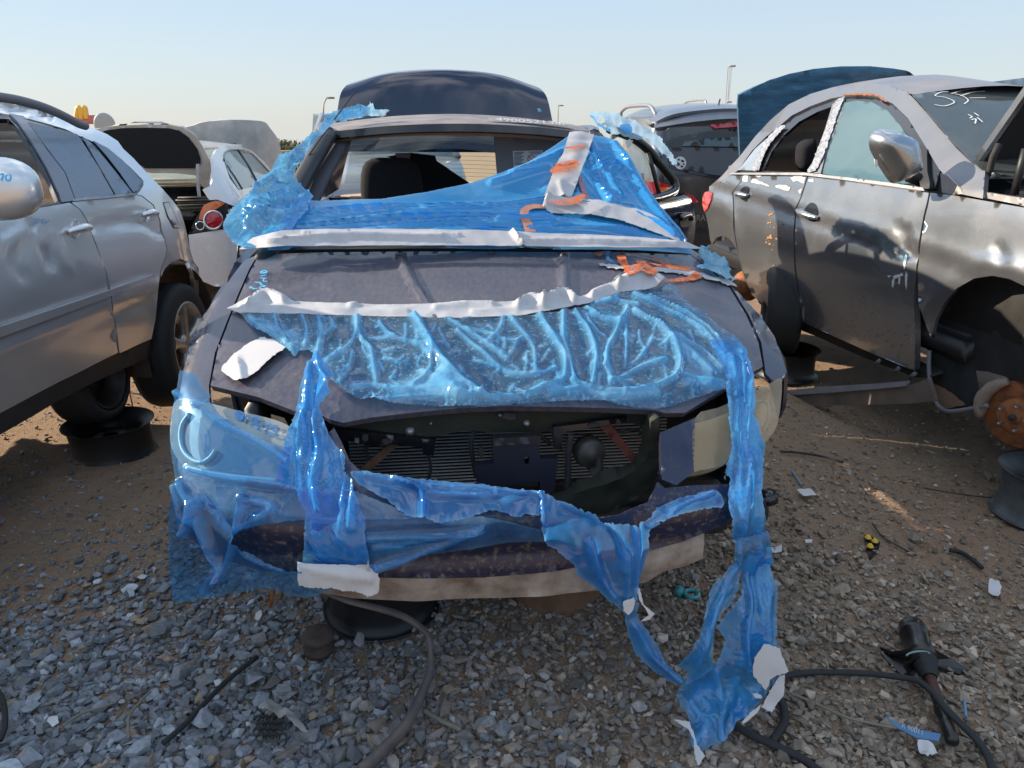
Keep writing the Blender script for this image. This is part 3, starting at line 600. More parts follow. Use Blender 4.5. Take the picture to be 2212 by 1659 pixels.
# trunk lid standing open
tl = put('trunk_lid', loft([Wp((-.70, 3.50, 1.44), (-.35, 3.44, 1.44), (0, 3.42, 1.44), (.35, 3.44, 1.44), (.70, 3.50, 1.44)),
                     Wp((-.715, 3.52, 1.54), (-.36, 3.45, 1.54), (0, 3.42, 1.54), (.36, 3.45, 1.54), (.715, 3.52, 1.54)),
                     Wp((-.70, 3.56, 1.66), (-.36, 3.47, 1.68), (0, 3.44, 1.69), (.36, 3.47, 1.68), (.70, 3.56, 1.66)),
                     Wp((-.665, 3.60, 1.80), (-.36, 3.52, 1.875), (0, 3.49, 1.90), (.36, 3.52, 1.875), (.665, 3.60, 1.80)),
                     Wp((-.60, 3.68, 1.86), (-.34, 3.62, 1.925), (0, 3.59, 1.945), (.34, 3.62, 1.925), (.60, 3.68, 1.86)),
                     Wp((-.56, 3.82, 1.84), (-.33, 3.82, 1.90), (0, 3.82, 1.92), (.33, 3.82, 1.90), (.56, 3.82, 1.84))], 6, 8, .02, (0, -1, 0)), M_lid, car)
put('trunk_floor', box((0, 4.1, .8), (1.3, .9, .04), 0, .01, FM), M_black, car)
# rear passenger door standing open on the right
FD = Frame(.60, 4.03, -math.atan2(.58, .71), .0)
SD = Surf(FD, lambda L: .03 + .08 * (L[:, 2] - .85) ** 2 * -1 - .30 * np.maximum(0, L[:, 2] - 1.18) - .15 * np.maximum(0, L[:, 1] - .75) ** 2 * 3 - L[:, 0] if False else L[:, 0] - (.03 - .10 * (L[:, 2] - .85) ** 2 - .30 * np.maximum(0, L[:, 2] - 1.18)), .8, 8, 260)
door = sheet('door', z('T', (700, 900), (880, 945), (1000, 922), (1100, 885), (1190, 890), (1250, 935), (1285, 1020), (1305, 1150), (1302, 1280), (1285, 1400), (1240, 1510), (1200, 1620), (760, 1620)), SD, M_lid, car, th=.05, step=10, sm=3)
wf = spline(z('T', (400, 205), (470, 230), (640, 300), (800, 420), (900, 540), (1000, 660), (1075, 760), (1090, 840), (1050, 882), (900, 935), (760, 950)), 5)
put('window_frame', tube(SD.cam(np.array(wf)), .026, 8), M_blackg, door)
put('divider_bar', tube(SD.cam(np.array(z('T', (795, 430), (850, 600), (935, 930)))), .013, 8), M_black, door)
sheet('window_glass', z('T', (560, 300), (640, 310), (800, 430), (935, 925), (760, 945), (560, 700)), SD, M_wglass, door, off=-.01, th=0, step=24)
hq = SD.cam(np.array(z('T', (1150, 1150), (1190, 1125), (1245, 1120), (1262, 1160))))
hd = put('door_handle', tube(spline(hq + (hq - CAMP) * -.012, 6), .017, 10), M_blackg, door)
sheet('handle_recess', z('T', (1140, 1190), (1150, 1130), (1230, 1100), (1265, 1140), (1250, 1225), (1160, 1245)), SD, M_black, door, off=.003, th=.003, step=12, sm=3)
# ================================================================== FILM ON THE SEDAN
def zz(*segs):
    o = []
    for k, pts in segs: o += z(k, *pts)
    return o
hf = thing('hood_film', 'torn blue film with a white taped edge on the dark hood, strips hanging in front', 'plastic film', FM.w(0, .3, 0))
rid = []
def rg(k, w_, h_, *pts): rid.append((z(k, *pts), w_ * .66, h_ * .85, 1.6))
rg('J', 9, .010, (1180, 440), (1150, 570), (1080, 650), (980, 720)); rg('J', 10, .012, (1165, 440), (1190, 560), (1260, 640), (1280, 740), (1300, 850)); rg('J', 8, .009, (1320, 470), (1400, 560), (1560, 610), (1650, 700))
rg('J', 14, .030, (1550, 440), (1620, 560), (1700, 700), (1850, 860), (1980, 960)); rg('J', 11, .014, (930, 440), (950, 560), (920, 680)); rg('J', 9, .012, (820, 430), (850, 520), (840, 620))
rg('J', 12, .010, (1150, 890), (1300, 880), (1550, 930), (1850, 930)); rg('J', 5, .006, (1260, 570), (1420, 560)); rg('J', 7, .009, (1780, 460), (1950, 560), (2150, 700)); rg('J', 16, .014, (1600, 800), (1700, 850), (1800, 930))
rg('J', 8, .01, (1560, 620), (1650, 640), (1640, 800), (1540, 880)); rg('J', 5, .006, (1350, 700), (1440, 720), (1480, 690)); rg('J', 5, .006, (1140, 650), (1120, 760), (1060, 860)); rg('J', 5, .006, (1330, 660), (1420, 640))
rg('G', 8, .010, (0, 530), (150, 650), (330, 790), (520, 800), (640, 760)); rg('G', 6, .007, (300, 430), (270, 520), (200, 590)); rg('G', 8, .009, (350, 440), (450, 560), (500, 640), (510, 780)); rg('G', 5, .006, (60, 510), (210, 540), (330, 580), (470, 570))
rg('G', 11, .022, (540, 430), (620, 560), (690, 680), (700, 800), (660, 870), (440, 950)); rg('G', 10, .018, (690, 400), (690, 560), (720, 680), (760, 850)); rg('G', 9, .018, (770, 400), (850, 520), (900, 680), (880, 870)); rg('G', 8, .016, (1110, 380), (1050, 500), (980, 640), (960, 760))
rg('G', 6, .012, (1100, 500), (1100, 640), (1090, 760)); rg('G', 9, .020, (1160, 400), (1300, 480), (1400, 600), (1440, 740), (1380, 850), (1150, 925), (900, 910), (740, 860)); rg('G', 8, .012, (1000, 860), (1200, 760), (1350, 710)); rg('G', 6, .008, (1280, 570), (1200, 690), (1130, 740))
rg('G', 12, .014, (600, 940), (820, 920), (1000, 960), (1300, 930)); rg('G', 6, .010, (840, 370), (930, 440), (1050, 470)); rg('G', 6, .010, (820, 400), (900, 520), (960, 560)); rg('G', 7, .014, (1150, 280), (1400, 400), (1600, 520), (1740, 720)); rg('G', 7, .014, (1250, 300), (1500, 410), (1680, 560), (1780, 760))
rg('G', 6, .010, (1300, 480), (1450, 560), (1600, 650), (1720, 780)); rg('G', 8, .008, (1450, 800), (1600, 850), (1740, 870)); rg('J', 9, .010, (480, 440), (560, 520), (700, 600), (760, 660)); rg('J', 7, .010, (640, 430), (670, 520), (720, 600)); rg('J', 7, .008, (1000, 440), (1020, 500), (960, 560))
rg('J', 26, .010, (1450, 920), (1750, 880)); rg('J', 20, .012, (1720, 800), (1850, 940)); rg('G', 18, .012, (560, 900), (760, 930)); rg('G', 16, .014, (960, 700), (1000, 860)); rg('J', 22, .008, (560, 500), (760, 560)); rg('G', 20, .012, (1450, 600), (1650, 800)); rg('G', 20, .010, (1500, 850), (1700, 880)); rg('G', 14, .014, (880, 420), (1080, 470)); rg('G', 12, .020, (400, 960), (0, 985)); rg('J', 10, .016, (1250, 985), (1700, 965), (2100, 985)); rg('G', 6, .012, (1060, 280), (1000, 330), (900, 350)); rg('G', 7, .012, (900, 300), (1040, 330), (1180, 350))
rq = np.random.RandomState(21)
for i in range(90):
    x0 = rq.uniform(600, 1500); y0 = rq.uniform(700, 860); a = rq.normal(1.3, .7); L_ = rq.uniform(12, 45); rid.append(([(x0, y0), (x0 + L_ * .5 * math.cos(a) + rq.normal(0, 4), y0 + L_ * .5 * math.sin(a)), (x0 + L_ * math.cos(a), y0 + L_ * math.sin(a))], rq.uniform(1.8, 3.2), rq.uniform(.002, .005), 1.4))
hood_film_out = zz(('J', [(410, 408), (470, 475), (520, 520), (600, 560), (680, 620), (725, 650), (770, 692), (800, 655), (860, 652), (930, 700), (955, 760), (1000, 832), (1080, 905), (1170, 968), (1280, 985), (1400, 1000), (1640, 1012), (1980, 1022)]),
                   ('G', [(400, 1000), (700, 982), (900, 976), (1080, 1003), (1180, 1025), (1300, 1022), (1400, 1005), (1560, 955), (1740, 905), (1930, 900), (1935, 820), (1900, 715), (1850, 600), (1800, 550), (1700, 490), (1620, 400), (1530, 360), (1450, 270), (1385, 205), (1290, 250), (1100, 270), (850, 350), (740, 385), (400, 425), (0, 435)]),
                   ('J', [(1640, 436), (1200, 424), (900, 414), (600, 408)]))
sheet('film_sheet', hood_film_out, SM, M_film_hood, hf, off=.010, th=0, step=4, jag=.7, jstep=4, ridges=rid, nz=[(.003, 5)], crease=[(.0035, 13)])
wr = [(a, b, c * .7) for a, b, c in [(z('J', (500, 350), (590, 290), (700, 330)), 8, .035), (z('G', (400, 350), (470, 310), (560, 330)), 7, .03), (z('G', (560, 340), (680, 285), (760, 330)), 8, .04), (z('G', (1050, 240), (1200, 170), (1320, 220)), 12, .045), (z('G', (880, 290), (1010, 240), (1060, 250)), 7, .03),
      (z('J', (1160, 350), (1130, 360)), 6, .012), (z('J', (430, 360), (900, 385), (1500, 400)), 5, .008), (z('G', (100, 400), (600, 360)), 5, .008), (z('J', (1680, 370), (1900, 350), (2050, 355)), 5, .014)]]
band = zz(('J', [(333, 375), (420, 330), (500, 295), (590, 256), (640, 280), (735, 316), (770, 332), (1100, 345), (1300, 352), (1600, 352), (1750, 340)]), ('G', [(0, 340), (150, 345), (400, 330), (440, 300), (560, 292), (640, 272), (680, 256), (765, 300), (800, 302), (900, 270), (1000, 225), (1060, 192), (1140, 160), (1222, 130), (1300, 190), (1372, 200), (1290, 252), (1100, 268), (850, 345), (600, 392), (400, 428), (0, 440)]), ('J', [(1640, 440), (1200, 428), (900, 418), (600, 410), (415, 408)]))
wb = sheet('white_tape_edge', band, SM, M_whited, hf, off=.013, th=.002, step=4.5, jag=.25, ridges=wr, nz=[(.002, 12)], crease=[(.0018, 14)])
ol = z('G', (1075, 200), (1140, 150), (1225, 135), (1290, 195), (1250, 215), (1180, 190), (1120, 215)); sheet('orange_paint', ol, SM, M_orange, wb, off=.050, th=.001, step=6, jag=1.2)
sh2 = z('J', (295, 775), (380, 680), (460, 620), (560, 568), (640, 590), (715, 635), (600, 720), (520, 800), (430, 855), (370, 850), (320, 810)); 
tp = sheet('tape_patch', sh2, SM, M_white, None, off=.016, th=.001, step=7, jag=1.0, ridges=[(z('J', (400, 720), (430, 840)), 6, .012)]); tag(tp, 'white tape patch torn at its lower end, left front corner of the hood', 'tape')
put('pen_mark', ribbon([z('J', (545, 672), (535, 690), (540, 700), (530, 712))], SM, .004, .006), simple('dark_red_pen', (.10, .01, .02), .6), tp)
# strips hanging from the hood film
def folds(x0, x1, y0, y1, n, w_, h_, sway=12, seed=3):
    r = np.random.RandomState(seed); o = []
    for i in range(n):
        x = x0 + (x1 - x0) * (i + .5) / n + r.uniform(-6, 6); o.append(([(x + r.uniform(-sway, sway), y) for y in np.linspace(y0 + r.uniform(0, 60), y1 - r.uniform(0, 60), 5)], w_ * r.uniform(.6, 1.3), h_ * r.uniform(-.7, 1.2)))
    return o
lst = z('F', (1090, 60), (1125, 95), (1180, 150), (1210, 200), (1175, 250), (1190, 310), (1130, 370), (1115, 400), (1150, 480), (1190, 580), (1240, 640), (1280, 680), (1275, 780), (1330, 850), (1340, 920), (1375, 980), (1380, 1040), (1410, 1080), (1415, 1180), (1435, 1240), (1440, 1330),
        (1250, 1340), (1015, 1285), (1030, 1200), (1030, 1080), (1025, 1030), (990, 960), (970, 900), (840, 855), (860, 760), (880, 690), (900, 600), (925, 520), (945, 430), (965, 340), (1000, 220), (1040, 130))
sheet('hanging_strip', lst, SM, M_film, hf, off=.028, th=0, step=4.5, jag=1.2, jstep=4.5, ridges=folds(640, 780, 850, 1150, 8, 7, .014, 10, 5) + [(z('F', (1100, 80), (1130, 180), (1170, 260), (1110, 380)), 6, .02), (z('F', (1050, 150), (1020, 350), (990, 600)), 6, .015)], nz=[(.010, 6)], crease=[(.011, 9), (.004, 24)])
sheet('white_end', z('F', (1005, 1275), (1120, 1310), (1250, 1345), (1400, 1325), (1430, 1230), (1450, 1330), (1490, 1370), (1505, 1410), (1495, 1470), (1440, 1492), (1330, 1455), (1200, 1430), (1005, 1428), (1000, 1360)), SM, M_white, hf, off=.050, th=.002, step=4.5, jag=.8, nz=[(.010, 8)], crease=[(.007, 14)], ridges=[(z('F', (1020, 1350), (1250, 1380), (1450, 1400)), 5, .01)])
sheet('faded_patch', z('F', (1015, 1210), (1130, 1220), (1260, 1270), (1400, 1300), (1400, 1335), (1250, 1345), (1120, 1310), (1010, 1275)), SM, film('pale_film', opac=.85, lifted=1, col=(.12, .42, .66), milk=(.22, .5, .68)), hf, off=.040, th=0, step=7, nz=[(.008, 14)])
W0 = Frame(0, 0, 0); SR = Surf(W0, lambda L: (1.555 + .42 * L[:, 2] + .02 * np.sin(L[:, 2] * 14)) - L[:, 1], .8, 6, 200)
def f_side(L):  # cloth falling over the front right corner of the sedan, then straight down
    return np.minimum(f_main(FM.loc(L)) - .028, (1.555 + .42 * L[:, 2] + .02 * np.sin(L[:, 2] * 14)) - L[:, 1] + .0)
SRC = Surf(W0, f_side, .8, 6, 240)
rs_ = zz(('G', [(1640, 560), (1700, 700), (1745, 820), (1745, 960), (1760, 1100), (1755, 1300), (1740, 1400), (1735, 1480)]), ('M', [(1570, 100), (1600, 150), (1582, 330), (1600, 450), (1620, 640), (1655, 665), (1690, 800), (1690, 900), (1620, 985), (1535, 1095), (1580, 1190), (1540, 1290), (1470, 1335), (1310, 1440), (1260, 1540)]),
         ('P', [(1480, 1540), (1488, 1590), (1500, 1628), (1560, 1590), (1600, 1550), (1640, 1500), (1660, 1475)]), ('M', [(1925, 1460), (1920, 1400), (1945, 1315), (1905, 1180), (1915, 890), (1870, 760), (1840, 600), (1790, 300), (1800, 60)]), ('G', [(1990, 1270), (1940, 1080), (1945, 920), (1925, 800), (1900, 700), (1850, 600), (1780, 540)]))
cr = folds(1575, 1640, 720, 1180, 7, 6, .014, 8, 9) + folds(1590, 1660, 1160, 1480, 5, 8, .018, 10, 4) + folds(1500, 1640, 1440, 1620, 7, 10, .02, 14, 12)
sheet('hanging_strip', rs_, SRC, M_film, hf, off=.010, th=0, step=4.5, jag=1.4, jstep=5, ridges=cr, nz=[(.012, 6)], crease=[(.014, 8), (.005, 22)])
lp = z('M', (1660, 655), (1600, 700), (1540, 790), (1485, 830), (1460, 900), (1435, 1000), (1400, 1110), (1340, 1220), (1250, 1318), (1320, 1345), (1305, 1445), (1400, 1400), (1475, 1340), (1478, 1200), (1500, 1060), (1540, 1000), (1600, 950), (1650, 860), (1665, 760))
sheet('hanging_strip', lp, SR, M_film, hf, off=.03, th=0, step=7, jag=1.2, ridges=[(z('M', (1630, 720), (1540, 880), (1450, 1080), (1380, 1300)), 6, .02), (z('M', (1600, 850), (1500, 980), (1430, 1200)), 5, .015)], nz=[(.010, 8)], crease=[(.012, 9), (.004, 24)])
for nm, out_, o_ in (('white_patch', z('M', (1790, 1165), (1890, 1192), (1925, 1270), (1950, 1320), (1860, 1345), (1830, 1370), (1800, 1440), (1760, 1390), (1725, 1345), (1720, 1300), (1730, 1240)), .045), ('white_patch', z('R', (505, 1000), (535, 1000), (530, 1120), (495, 1180), (455, 1250), (390, 1220), (440, 1100)), .035),
                   ('white_patch', z('R', (330, 1105), (380, 1115), (385, 1140), (350, 1140)), .045), ('white_patch', z('R', (385, 1185), (355, 1255), (270, 1335), (265, 1320), (310, 1250)), .045), ('white_patch', z('M', (1645, 530), (1660, 570), (1655, 635), (1632, 640), (1635, 580)), .03), ('white_patch', z('P', (1446, 1541), (1480, 1548), (1492, 1580), (1497, 1600), (1515, 1625), (1500, 1645), (1492, 1630), (1490, 1590), (1478, 1565)), .03)):
    sheet(nm, out_, SR, M_white, hf, off=o_ + .014, th=.001, step=6, jag=.8, nz=[(.006, 8)], crease=[(.004, 14)])
# film across headlamp and bumper
def f_cur(L):
    ax = np.abs(L[:, 0]); z_ = L[:, 2]
    return (frontc(ax) * .85 - .030 + 1.05 * np.maximum(0, z_ - .72) ** 1.1 - .05 * np.maximum(0, .6 - z_)) - L[:, 1]
SC = Surf(FM, f_cur, .9, 6, 240)
bf = thing('bumper_film', 'thin blue film wrapped over the left headlamp and bumper, sagging across to the right', 'plastic film', FM.w(-.3, 0, 0))
cur = zz(('F', [(188, 102), (300, 132), (325, 200), (385, 262), (378, 300), (430, 380), (600, 490), (760, 575), (880, 598), (925, 580), (880, 700), (845, 835), (1000, 880), (1300, 880), (1500, 960), (1700, 1030), (1900, 1062), (2150, 1050)]), ('M', [(380, 470), (400, 545), (200, 560), (0, 590)]),
         ('F', [(1800, 1300), (1500, 1395), (1300, 1480), (1250, 1492), (1050, 1570), (1000, 1587), (750, 1520), (500, 1555), (230, 1607), (160, 1605), (118, 1545), (110, 1300), (108, 1100), (122, 930), (150, 830), (115, 540), (125, 400), (165, 230)]))
hole = z('F', (575, 1140), (740, 1088), (900, 1075), (1040, 1075), (1060, 1390), (900, 1392), (740, 1345), (600, 1260), (562, 1190))
rb = [(z('F', (300, 330), (450, 440), (700, 560), (900, 700)), 7, .012), (z('F', (230, 740), (400, 790), (850, 850)), 6, .010), (z('F', (320, 930), (280, 1080), (230, 1150)), 8, .02), (z('F', (200, 850), (330, 1080), (470, 1420)), 9, .025), (z('F', (600, 940), (570, 1110), (520, 1300), (470, 1420)), 8, .02), (z('F', (330, 920), (520, 1150)), 7, -.02), (z('F', (620, 950), (800, 1000), (590, 1100)), 7, .014),
      (z('F', (570, 1180), (620, 1300), (800, 1380), (1000, 1400)), 7, .012), (z('F', (340, 1540), (400, 1440), (470, 1440)), 8, .018), (z('F', (210, 360), (330, 500), (350, 600)), 4, .008), (z('F', (1400, 1180), (1800, 1170), (2150, 1150)), 5, .01), (z('F', (1450, 1240), (1900, 1180)), 4, .008), (z('F', (1480, 1380), (1800, 1270), (2150, 1120)), 7, .014), (z('F', (1100, 850), (1500, 900), (1900, 1000)), 6, .01), (z('F', (150, 240), (300, 330), (380, 290)), 6, .016), (z('F', (140, 850), (230, 1140)), 5, .014)]
sheet('film_sheet', cur, SC, M_film_thin, bf, off=.0, th=0, step=6, jag=.5, holes=[hole], ridges=rb, nz=[(.010, 3)], crease=[(.006, 6)], liftmod=lambda P2: -.62 * (inpoly(P2, lampL) & (dist_poly(P2, z('F', (300, 330), (450, 440), (700, 560), (900, 700))) > 7)))
bnd = zz(('V', [(200, 575), (290, 560), (480, 590), (950, 640), (1390, 688)]), ('M', [(520, 305), (680, 370), (820, 418), (870, 436), (1000, 432), (1040, 415), (1080, 395), (1140, 330), (1280, 270), (1400, 240), (1500, 210), (1560, 245), (1575, 300), (1560, 330), (1420, 345), (1260, 380), (1150, 400), (1090, 450), (1080, 520), (1075, 600), (1045, 700), (1010, 780), (985, 850), (1010, 940), (1000, 1010), (1050, 1090), (1130, 1210), (1210, 1360), (1300, 1430), (1290, 1480), (1200, 1450), (1100, 1370), (1030, 1310), (990, 1280), (950, 1160), (920, 1010), (860, 960), (780, 890), (740, 860), (660, 790), (610, 740), (595, 690), (500, 620), (430, 580), (385, 500), (375, 390)]), ('V', [(1300, 830), (1250, 852), (1100, 800), (950, 850), (850, 870), (740, 885), (680, 860), (560, 840), (430, 740), (250, 640)]))
rb2 = [(z('M', (380, 240), (390, 360), (395, 520)), 5, .02), (z('M', (520, 310), (800, 420), (900, 560), (910, 700)), 7, .02), (z('M', (1000, 440), (1000, 600), (980, 900)), 6, .02), (z('M', (940, 600), (940, 900)), 5, .016), (z('M', (700, 540), (760, 760), (850, 900)), 8, .015), (z('M', (1080, 440), (1300, 320), (1500, 240)), 5, .015), (z('V', (480, 600), (640, 680), (660, 860)), 6, .02), (z('V', (700, 700), (1000, 720), (1300, 700)), 8, .014), (z('M', (980, 1080), (1100, 1290), (1280, 1450)), 6, .018), (z('V', (300, 580), (560, 640), (1390, 700)), 5, .01)]
SB = Surf(FM, lambda L: (frontc(np.abs(L[:, 0])) * .8 - .055 + .9 * np.maximum(0, L[:, 2] - .72) - .13 * np.maximum(0, .55 - L[:, 2])) - L[:, 1], .8, 6, 240)
sheet('sagging_band', bnd, SB, film('sagging_film', opac=.55, lifted=.9, col=(.012, .20, .62), milk=(.10, .40, .82), tint=(.25, .55, .95), gloss=.2, nsc=8, crs=.5, crb=.15), bf, off=.0, th=0, step=5, jag=1.3, jstep=5, ridges=rb2, nz=[(.008, 5)], crease=[(.008, 8), (.003, 22)])
for out_ in (z('M', (900, 920), (980, 888), (975, 930), (960, 980), (935, 1005), (905, 975)), z('M', (980, 808), (1010, 840), (1030, 930), (1060, 960), (1105, 995), (1070, 1030), (1010, 1040), (1062, 1000), (1050, 970), (1010, 920))):
    sheet('white_patch', out_, SB, M_white, bf, off=.02, th=.001, step=6, jag=.5, nz=[(.01, 12)])
# film over the windscreen
def f_ws(L):
    ax = np.abs(L[:, 0]); z_ = L[:, 2]
    return (1.06 + (z_ - 1.19) * 1.75 + 1.1 * np.maximum(0, ax - .72) ** 1.1 - .25 * np.clip(-L[:, 0] - .75, 0, .3)) - L[:, 1]
SWN = Surf(FM, f_ws, 1.2, 8, 260)
wf_ = thing('windscreen_film', 'blue film with white and orange sprayed strips hanging loose across the missing windscreen', 'plastic film', FM.w(0, 1.3, 0))
wo = zz(('B', [(330, 1150), (300, 1240), (250, 1300), (700, 1290), (1500, 1288), (2100, 1290)]), ('C', [(500, 1295), (1000, 1308), (1380, 1330), (1325, 1262), (1335, 1235), (1290, 1160), (1150, 1010), (1060, 880), (950, 680), (880, 600), (800, 570), (650, 548), (560, 556), (430, 640), (290, 730), (170, 775), (0, 835)]), ('B', [(1560, 868), (1300, 930), (1000, 980), (600, 985), (480, 975), (380, 1010)]))
rw = []
for k in range(11):
    y0 = 1010 + k * 28; rw.append((z('B', (560 + 90 * (k % 4), y0 + 45), (1100, y0 + 15), (1700, y0 - 20 - 6 * (k % 3))), 1.8, .009, 1.3)); rw.append((z('B', (420, y0 + 70), (900, y0 + 25 + (k % 3) * 8), (1500, y0 + 10 - k * 5), (2100, y0 - 60 + k * 8)), 2.6 + (k % 3) * 1.6, .013 + .004 * (k % 2), 1.3))
for a in ([(420, 900), (600, 830), (900, 780)], [(600, 1000), (1000, 1050), (1250, 1240)], [(100, 1100), (500, 1100), (1000, 1220)], [(300, 1170), (700, 1170), (1200, 1250)], [(700, 620), (780, 800), (900, 960)], [(720, 780), (860, 740), (830, 850), (960, 900)], [(660, 820), (740, 900), (830, 1000)], [(700, 700), (860, 690), (950, 760)], [(860, 620), (1000, 860), (1250, 1200)], [(200, 800), (430, 700), (560, 640)], [(60, 860), (260, 800), (420, 760)], [(1000, 1080), (1180, 1180), (1300, 1250)], [(760, 900), (800, 950), (840, 1000)]):
    rw.append((z('C', *a), 5, .020, 1.3))
sheet('film_sheet', wo, SWN, M_film_deep, wf_, off=.0, th=0, ysc=3.0, step=6.5, jag=.5, ridges=rw, nz=[(.016, 1.6)], wobble=False)
wl = z('B', (730, 400), (850, 368), (930, 388), (880, 425), (780, 450), (720, 475), (650, 540), (590, 610), (500, 740), (420, 865), (450, 885), (500, 950), (560, 985), (520, 1100), (420, 1210), (300, 1280), (200, 1340), (130, 1340), (60, 1300), (20, 1230), (35, 1130), (100, 1060), (200, 975), (220, 900), (305, 830), (350, 720), (440, 695), (520, 610), (590, 552), (640, 450))
rl = []
rr_ = np.random.RandomState(5)
M_film_side = film('crinkled_blue_film', opac=.62, lifted=.9, col=(.02, .34, .74), milk=(.16, .56, .86), tint=(.25, .65, .95), gloss=.45, nsc=12, crs=1.0, crb=.3)
for k in range(80):
    a = rr_.uniform(0, 1); bx, by = 70 + 420 * a + rr_.uniform(-80, 120), 1230 - 430 * a + rr_.uniform(-120, 130); an = rr_.uniform(-.9, .5); L_ = rr_.uniform(60, 190)
    rl.append((z('B', (bx, by), (bx + L_ * math.cos(an) * .5, by + L_ * math.sin(an) * .5 + rr_.uniform(-25, 25)), (bx + L_ * math.cos(an), by + L_ * math.sin(an))), rr_.uniform(1.5, 3.2), rr_.uniform(-.016, .022), 1.2))
sheet('crumpled_side', wl, SWN, M_film_side, wf_, off=.02, th=0, step=4, jag=.9, ridges=rl, nz=[(.03, 3)], crease=[(.012, 6), (.004, 18)])
wt = sheet('white_tape_edge', zz(('B', [(105, 1345), (190, 1272), (350, 1228), (600, 1216), (1100, 1214), (1600, 1220), (1850, 1230)]), ('C', [(190, 1225), (330, 1240), (700, 1250), (1100, 1272), (1300, 1295), (1395, 1337), (1000, 1334), (500, 1329), (0, 1322)]), ('B', [(1500, 1322), (400, 1326)])), SWN, M_whited, wf_, off=.034, th=.002, step=4.5, jag=.1, crease=[(.0025, 9)],
           ridges=[(z('B', (250, 1300), (700, 1260), (1400, 1270)), 4, .012), (z('C', (190, 1235), (230, 1290), (260, 1315)), 3.5, .02), (z('C', (300, 1290), (800, 1290), (1250, 1315)), 4, .010), (z('B', (500, 1240), (1500, 1250)), 3, .008)])
sheet('white_strip', z('C', (562, 560), (640, 565), (720, 582), (706, 640), (683, 705), (650, 790), (622, 860), (600, 930), (575, 985), (400, 975), (430, 900), (455, 820), (490, 750), (520, 700), (548, 620)), SWN, M_whited, wf_, off=.024, th=.002, step=6, jag=.5, nz=[(.012, 9)], ridges=[(z('C', (540, 640), (700, 660)), 4, .01), (z('C', (500, 900), (530, 1000)), 4, .012)])
sheet('white_strip', z('C', (385, 1058), (400, 1000), (420, 978), (660, 985), (780, 1008), (1000, 1060), (1150, 1130), (1230, 1205), (1275, 1275), (1100, 1205), (900, 1135), (700, 1095), (450, 1085)), SWN, M_whited, wf_, off=.020, th=.002, step=7, jag=.5, nz=[(.008, 7)], ridges=[(z('C', (400, 1060), (420, 990), (440, 960)), 4, .02)])
def taper(t): return .5 + math.sin(math.pi * t) * .7
SWo = lambda *l: [z('C', *q) for q in l]
for q, w_ in (([(440, 850), (500, 825), (560, 812), (620, 790)], .045), ([(470, 800), (550, 790), (610, 770)], .03), ([(420, 1040), (520, 1045), (600, 1030), (655, 995)], .035), ([(530, 690), (600, 690), (660, 670)], .022)): put('orange_paint', ribbon(SWo(q), SWN, w_, .040, wfun=taper), M_orange, wf_)
put('orange_paint', ribbon(SWo([(410, 1032), (330, 1030), (280, 1050), (270, 1090), (290, 1140), (315, 1200)]), SWN, .04, .010, wfun=lambda t: .6 + .4 * t), simple('faded_orange', (.52, .22, .14), .7, var=.4, sc_=30), wf_)
put('orange_paint', ribbon(SWo([(630, 840), (650, 900), (680, 980), (690, 1040)]), SWN, .02, .010), simple('faded_orange_2', (.35, .18, .22), .7, var=.4, sc_=30), wf_)
# painted loops on the hood and roof marks
for q in (z('C', (740, 1345), (790, 1330), (960, 1335), (1110, 1365), (1190, 1400), (1240, 1430)), z('C', (900, 1345), (930, 1410), (1000, 1480), (1080, 1510), (1200, 1512), (1340, 1500), (1400, 1478), (1370, 1460)), z('C', (1010, 1400), (1080, 1395), (1170, 1415), (1400, 1440)), z('C', (1040, 1480), (960, 1500), (905, 1522))):
    put('orange_paint', ribbon([q], SM, .034, .007, wfun=lambda t: .7 + .3 * math.cos(t * 7)), M_orange, hood)
put('marker_writing', ribbon([z('J', *q) for q in ([(548, 128), (565, 120), (585, 128), (575, 138), (550, 138), (546, 128)], [(548, 128), (586, 138)], [(585, 150), (545, 158)], [(545, 170), (588, 172)], [(568, 172), (565, 190), (590, 190)], [(545, 200), (550, 214), (582, 222)], [(508, 196), (545, 200)], [(575, 228), (550, 226), (540, 236), (548, 246), (565, 244)], [(525, 238), (500, 240), (480, 226), (474, 238)])], SM, .0045, .008), M_marker, hood)
put('marker_writing', ribbon([z('F', *q) for q in ([(560, 385), (580, 380), (600, 400), (595, 428), (570, 425), (556, 400), (562, 385)], [(550, 390), (605, 428)], [(628, 400), (612, 450)], [(640, 425), (690, 422), (650, 470)], [(705, 430), (685, 465), (722, 478)], [(728, 455), (700, 500)], [(745, 460), (785, 468), (740, 515)], [(795, 470), (825, 478), (800, 500), (822, 512), (800, 532), (765, 520)])], SM, .0055, .010), simple('dark_blue_marker', (.01, .13, .36), .5, var=.1), hl if False else car)
st_ = [z('C', (170, 435), (420, 445), (625, 488), (650, 500), (400, 478), (195, 468))]
SRF = Surf(FM, lambda L: L[:, 2] - (1.612 + .03 * np.sin(np.clip((L[:, 1] - 1.8) / 1.3, 0, 1) * math.pi) - .05 * (L[:, 0] / .6) ** 2 - .2 * np.maximum(0, 1.87 - L[:, 1])), 2, 8, 400)
stk = put('roof_sticker', loft([Wp((.12, 1.872, 1.6265), (.33, 1.895, 1.6195), (.50, 1.945, 1.607)), Wp((.11, 1.93, 1.6435), (.33, 1.965, 1.6345), (.52, 2.02, 1.617))], 2, 6, .001, (0, 0, 1)), simple('faded_sticker', (.30, .28, .27), .7, var=.2), roof)
V, F = text_vf('490052134F', .05); V = V / (V[:, 0].max() - V[:, 0].min()) * .33; P = []
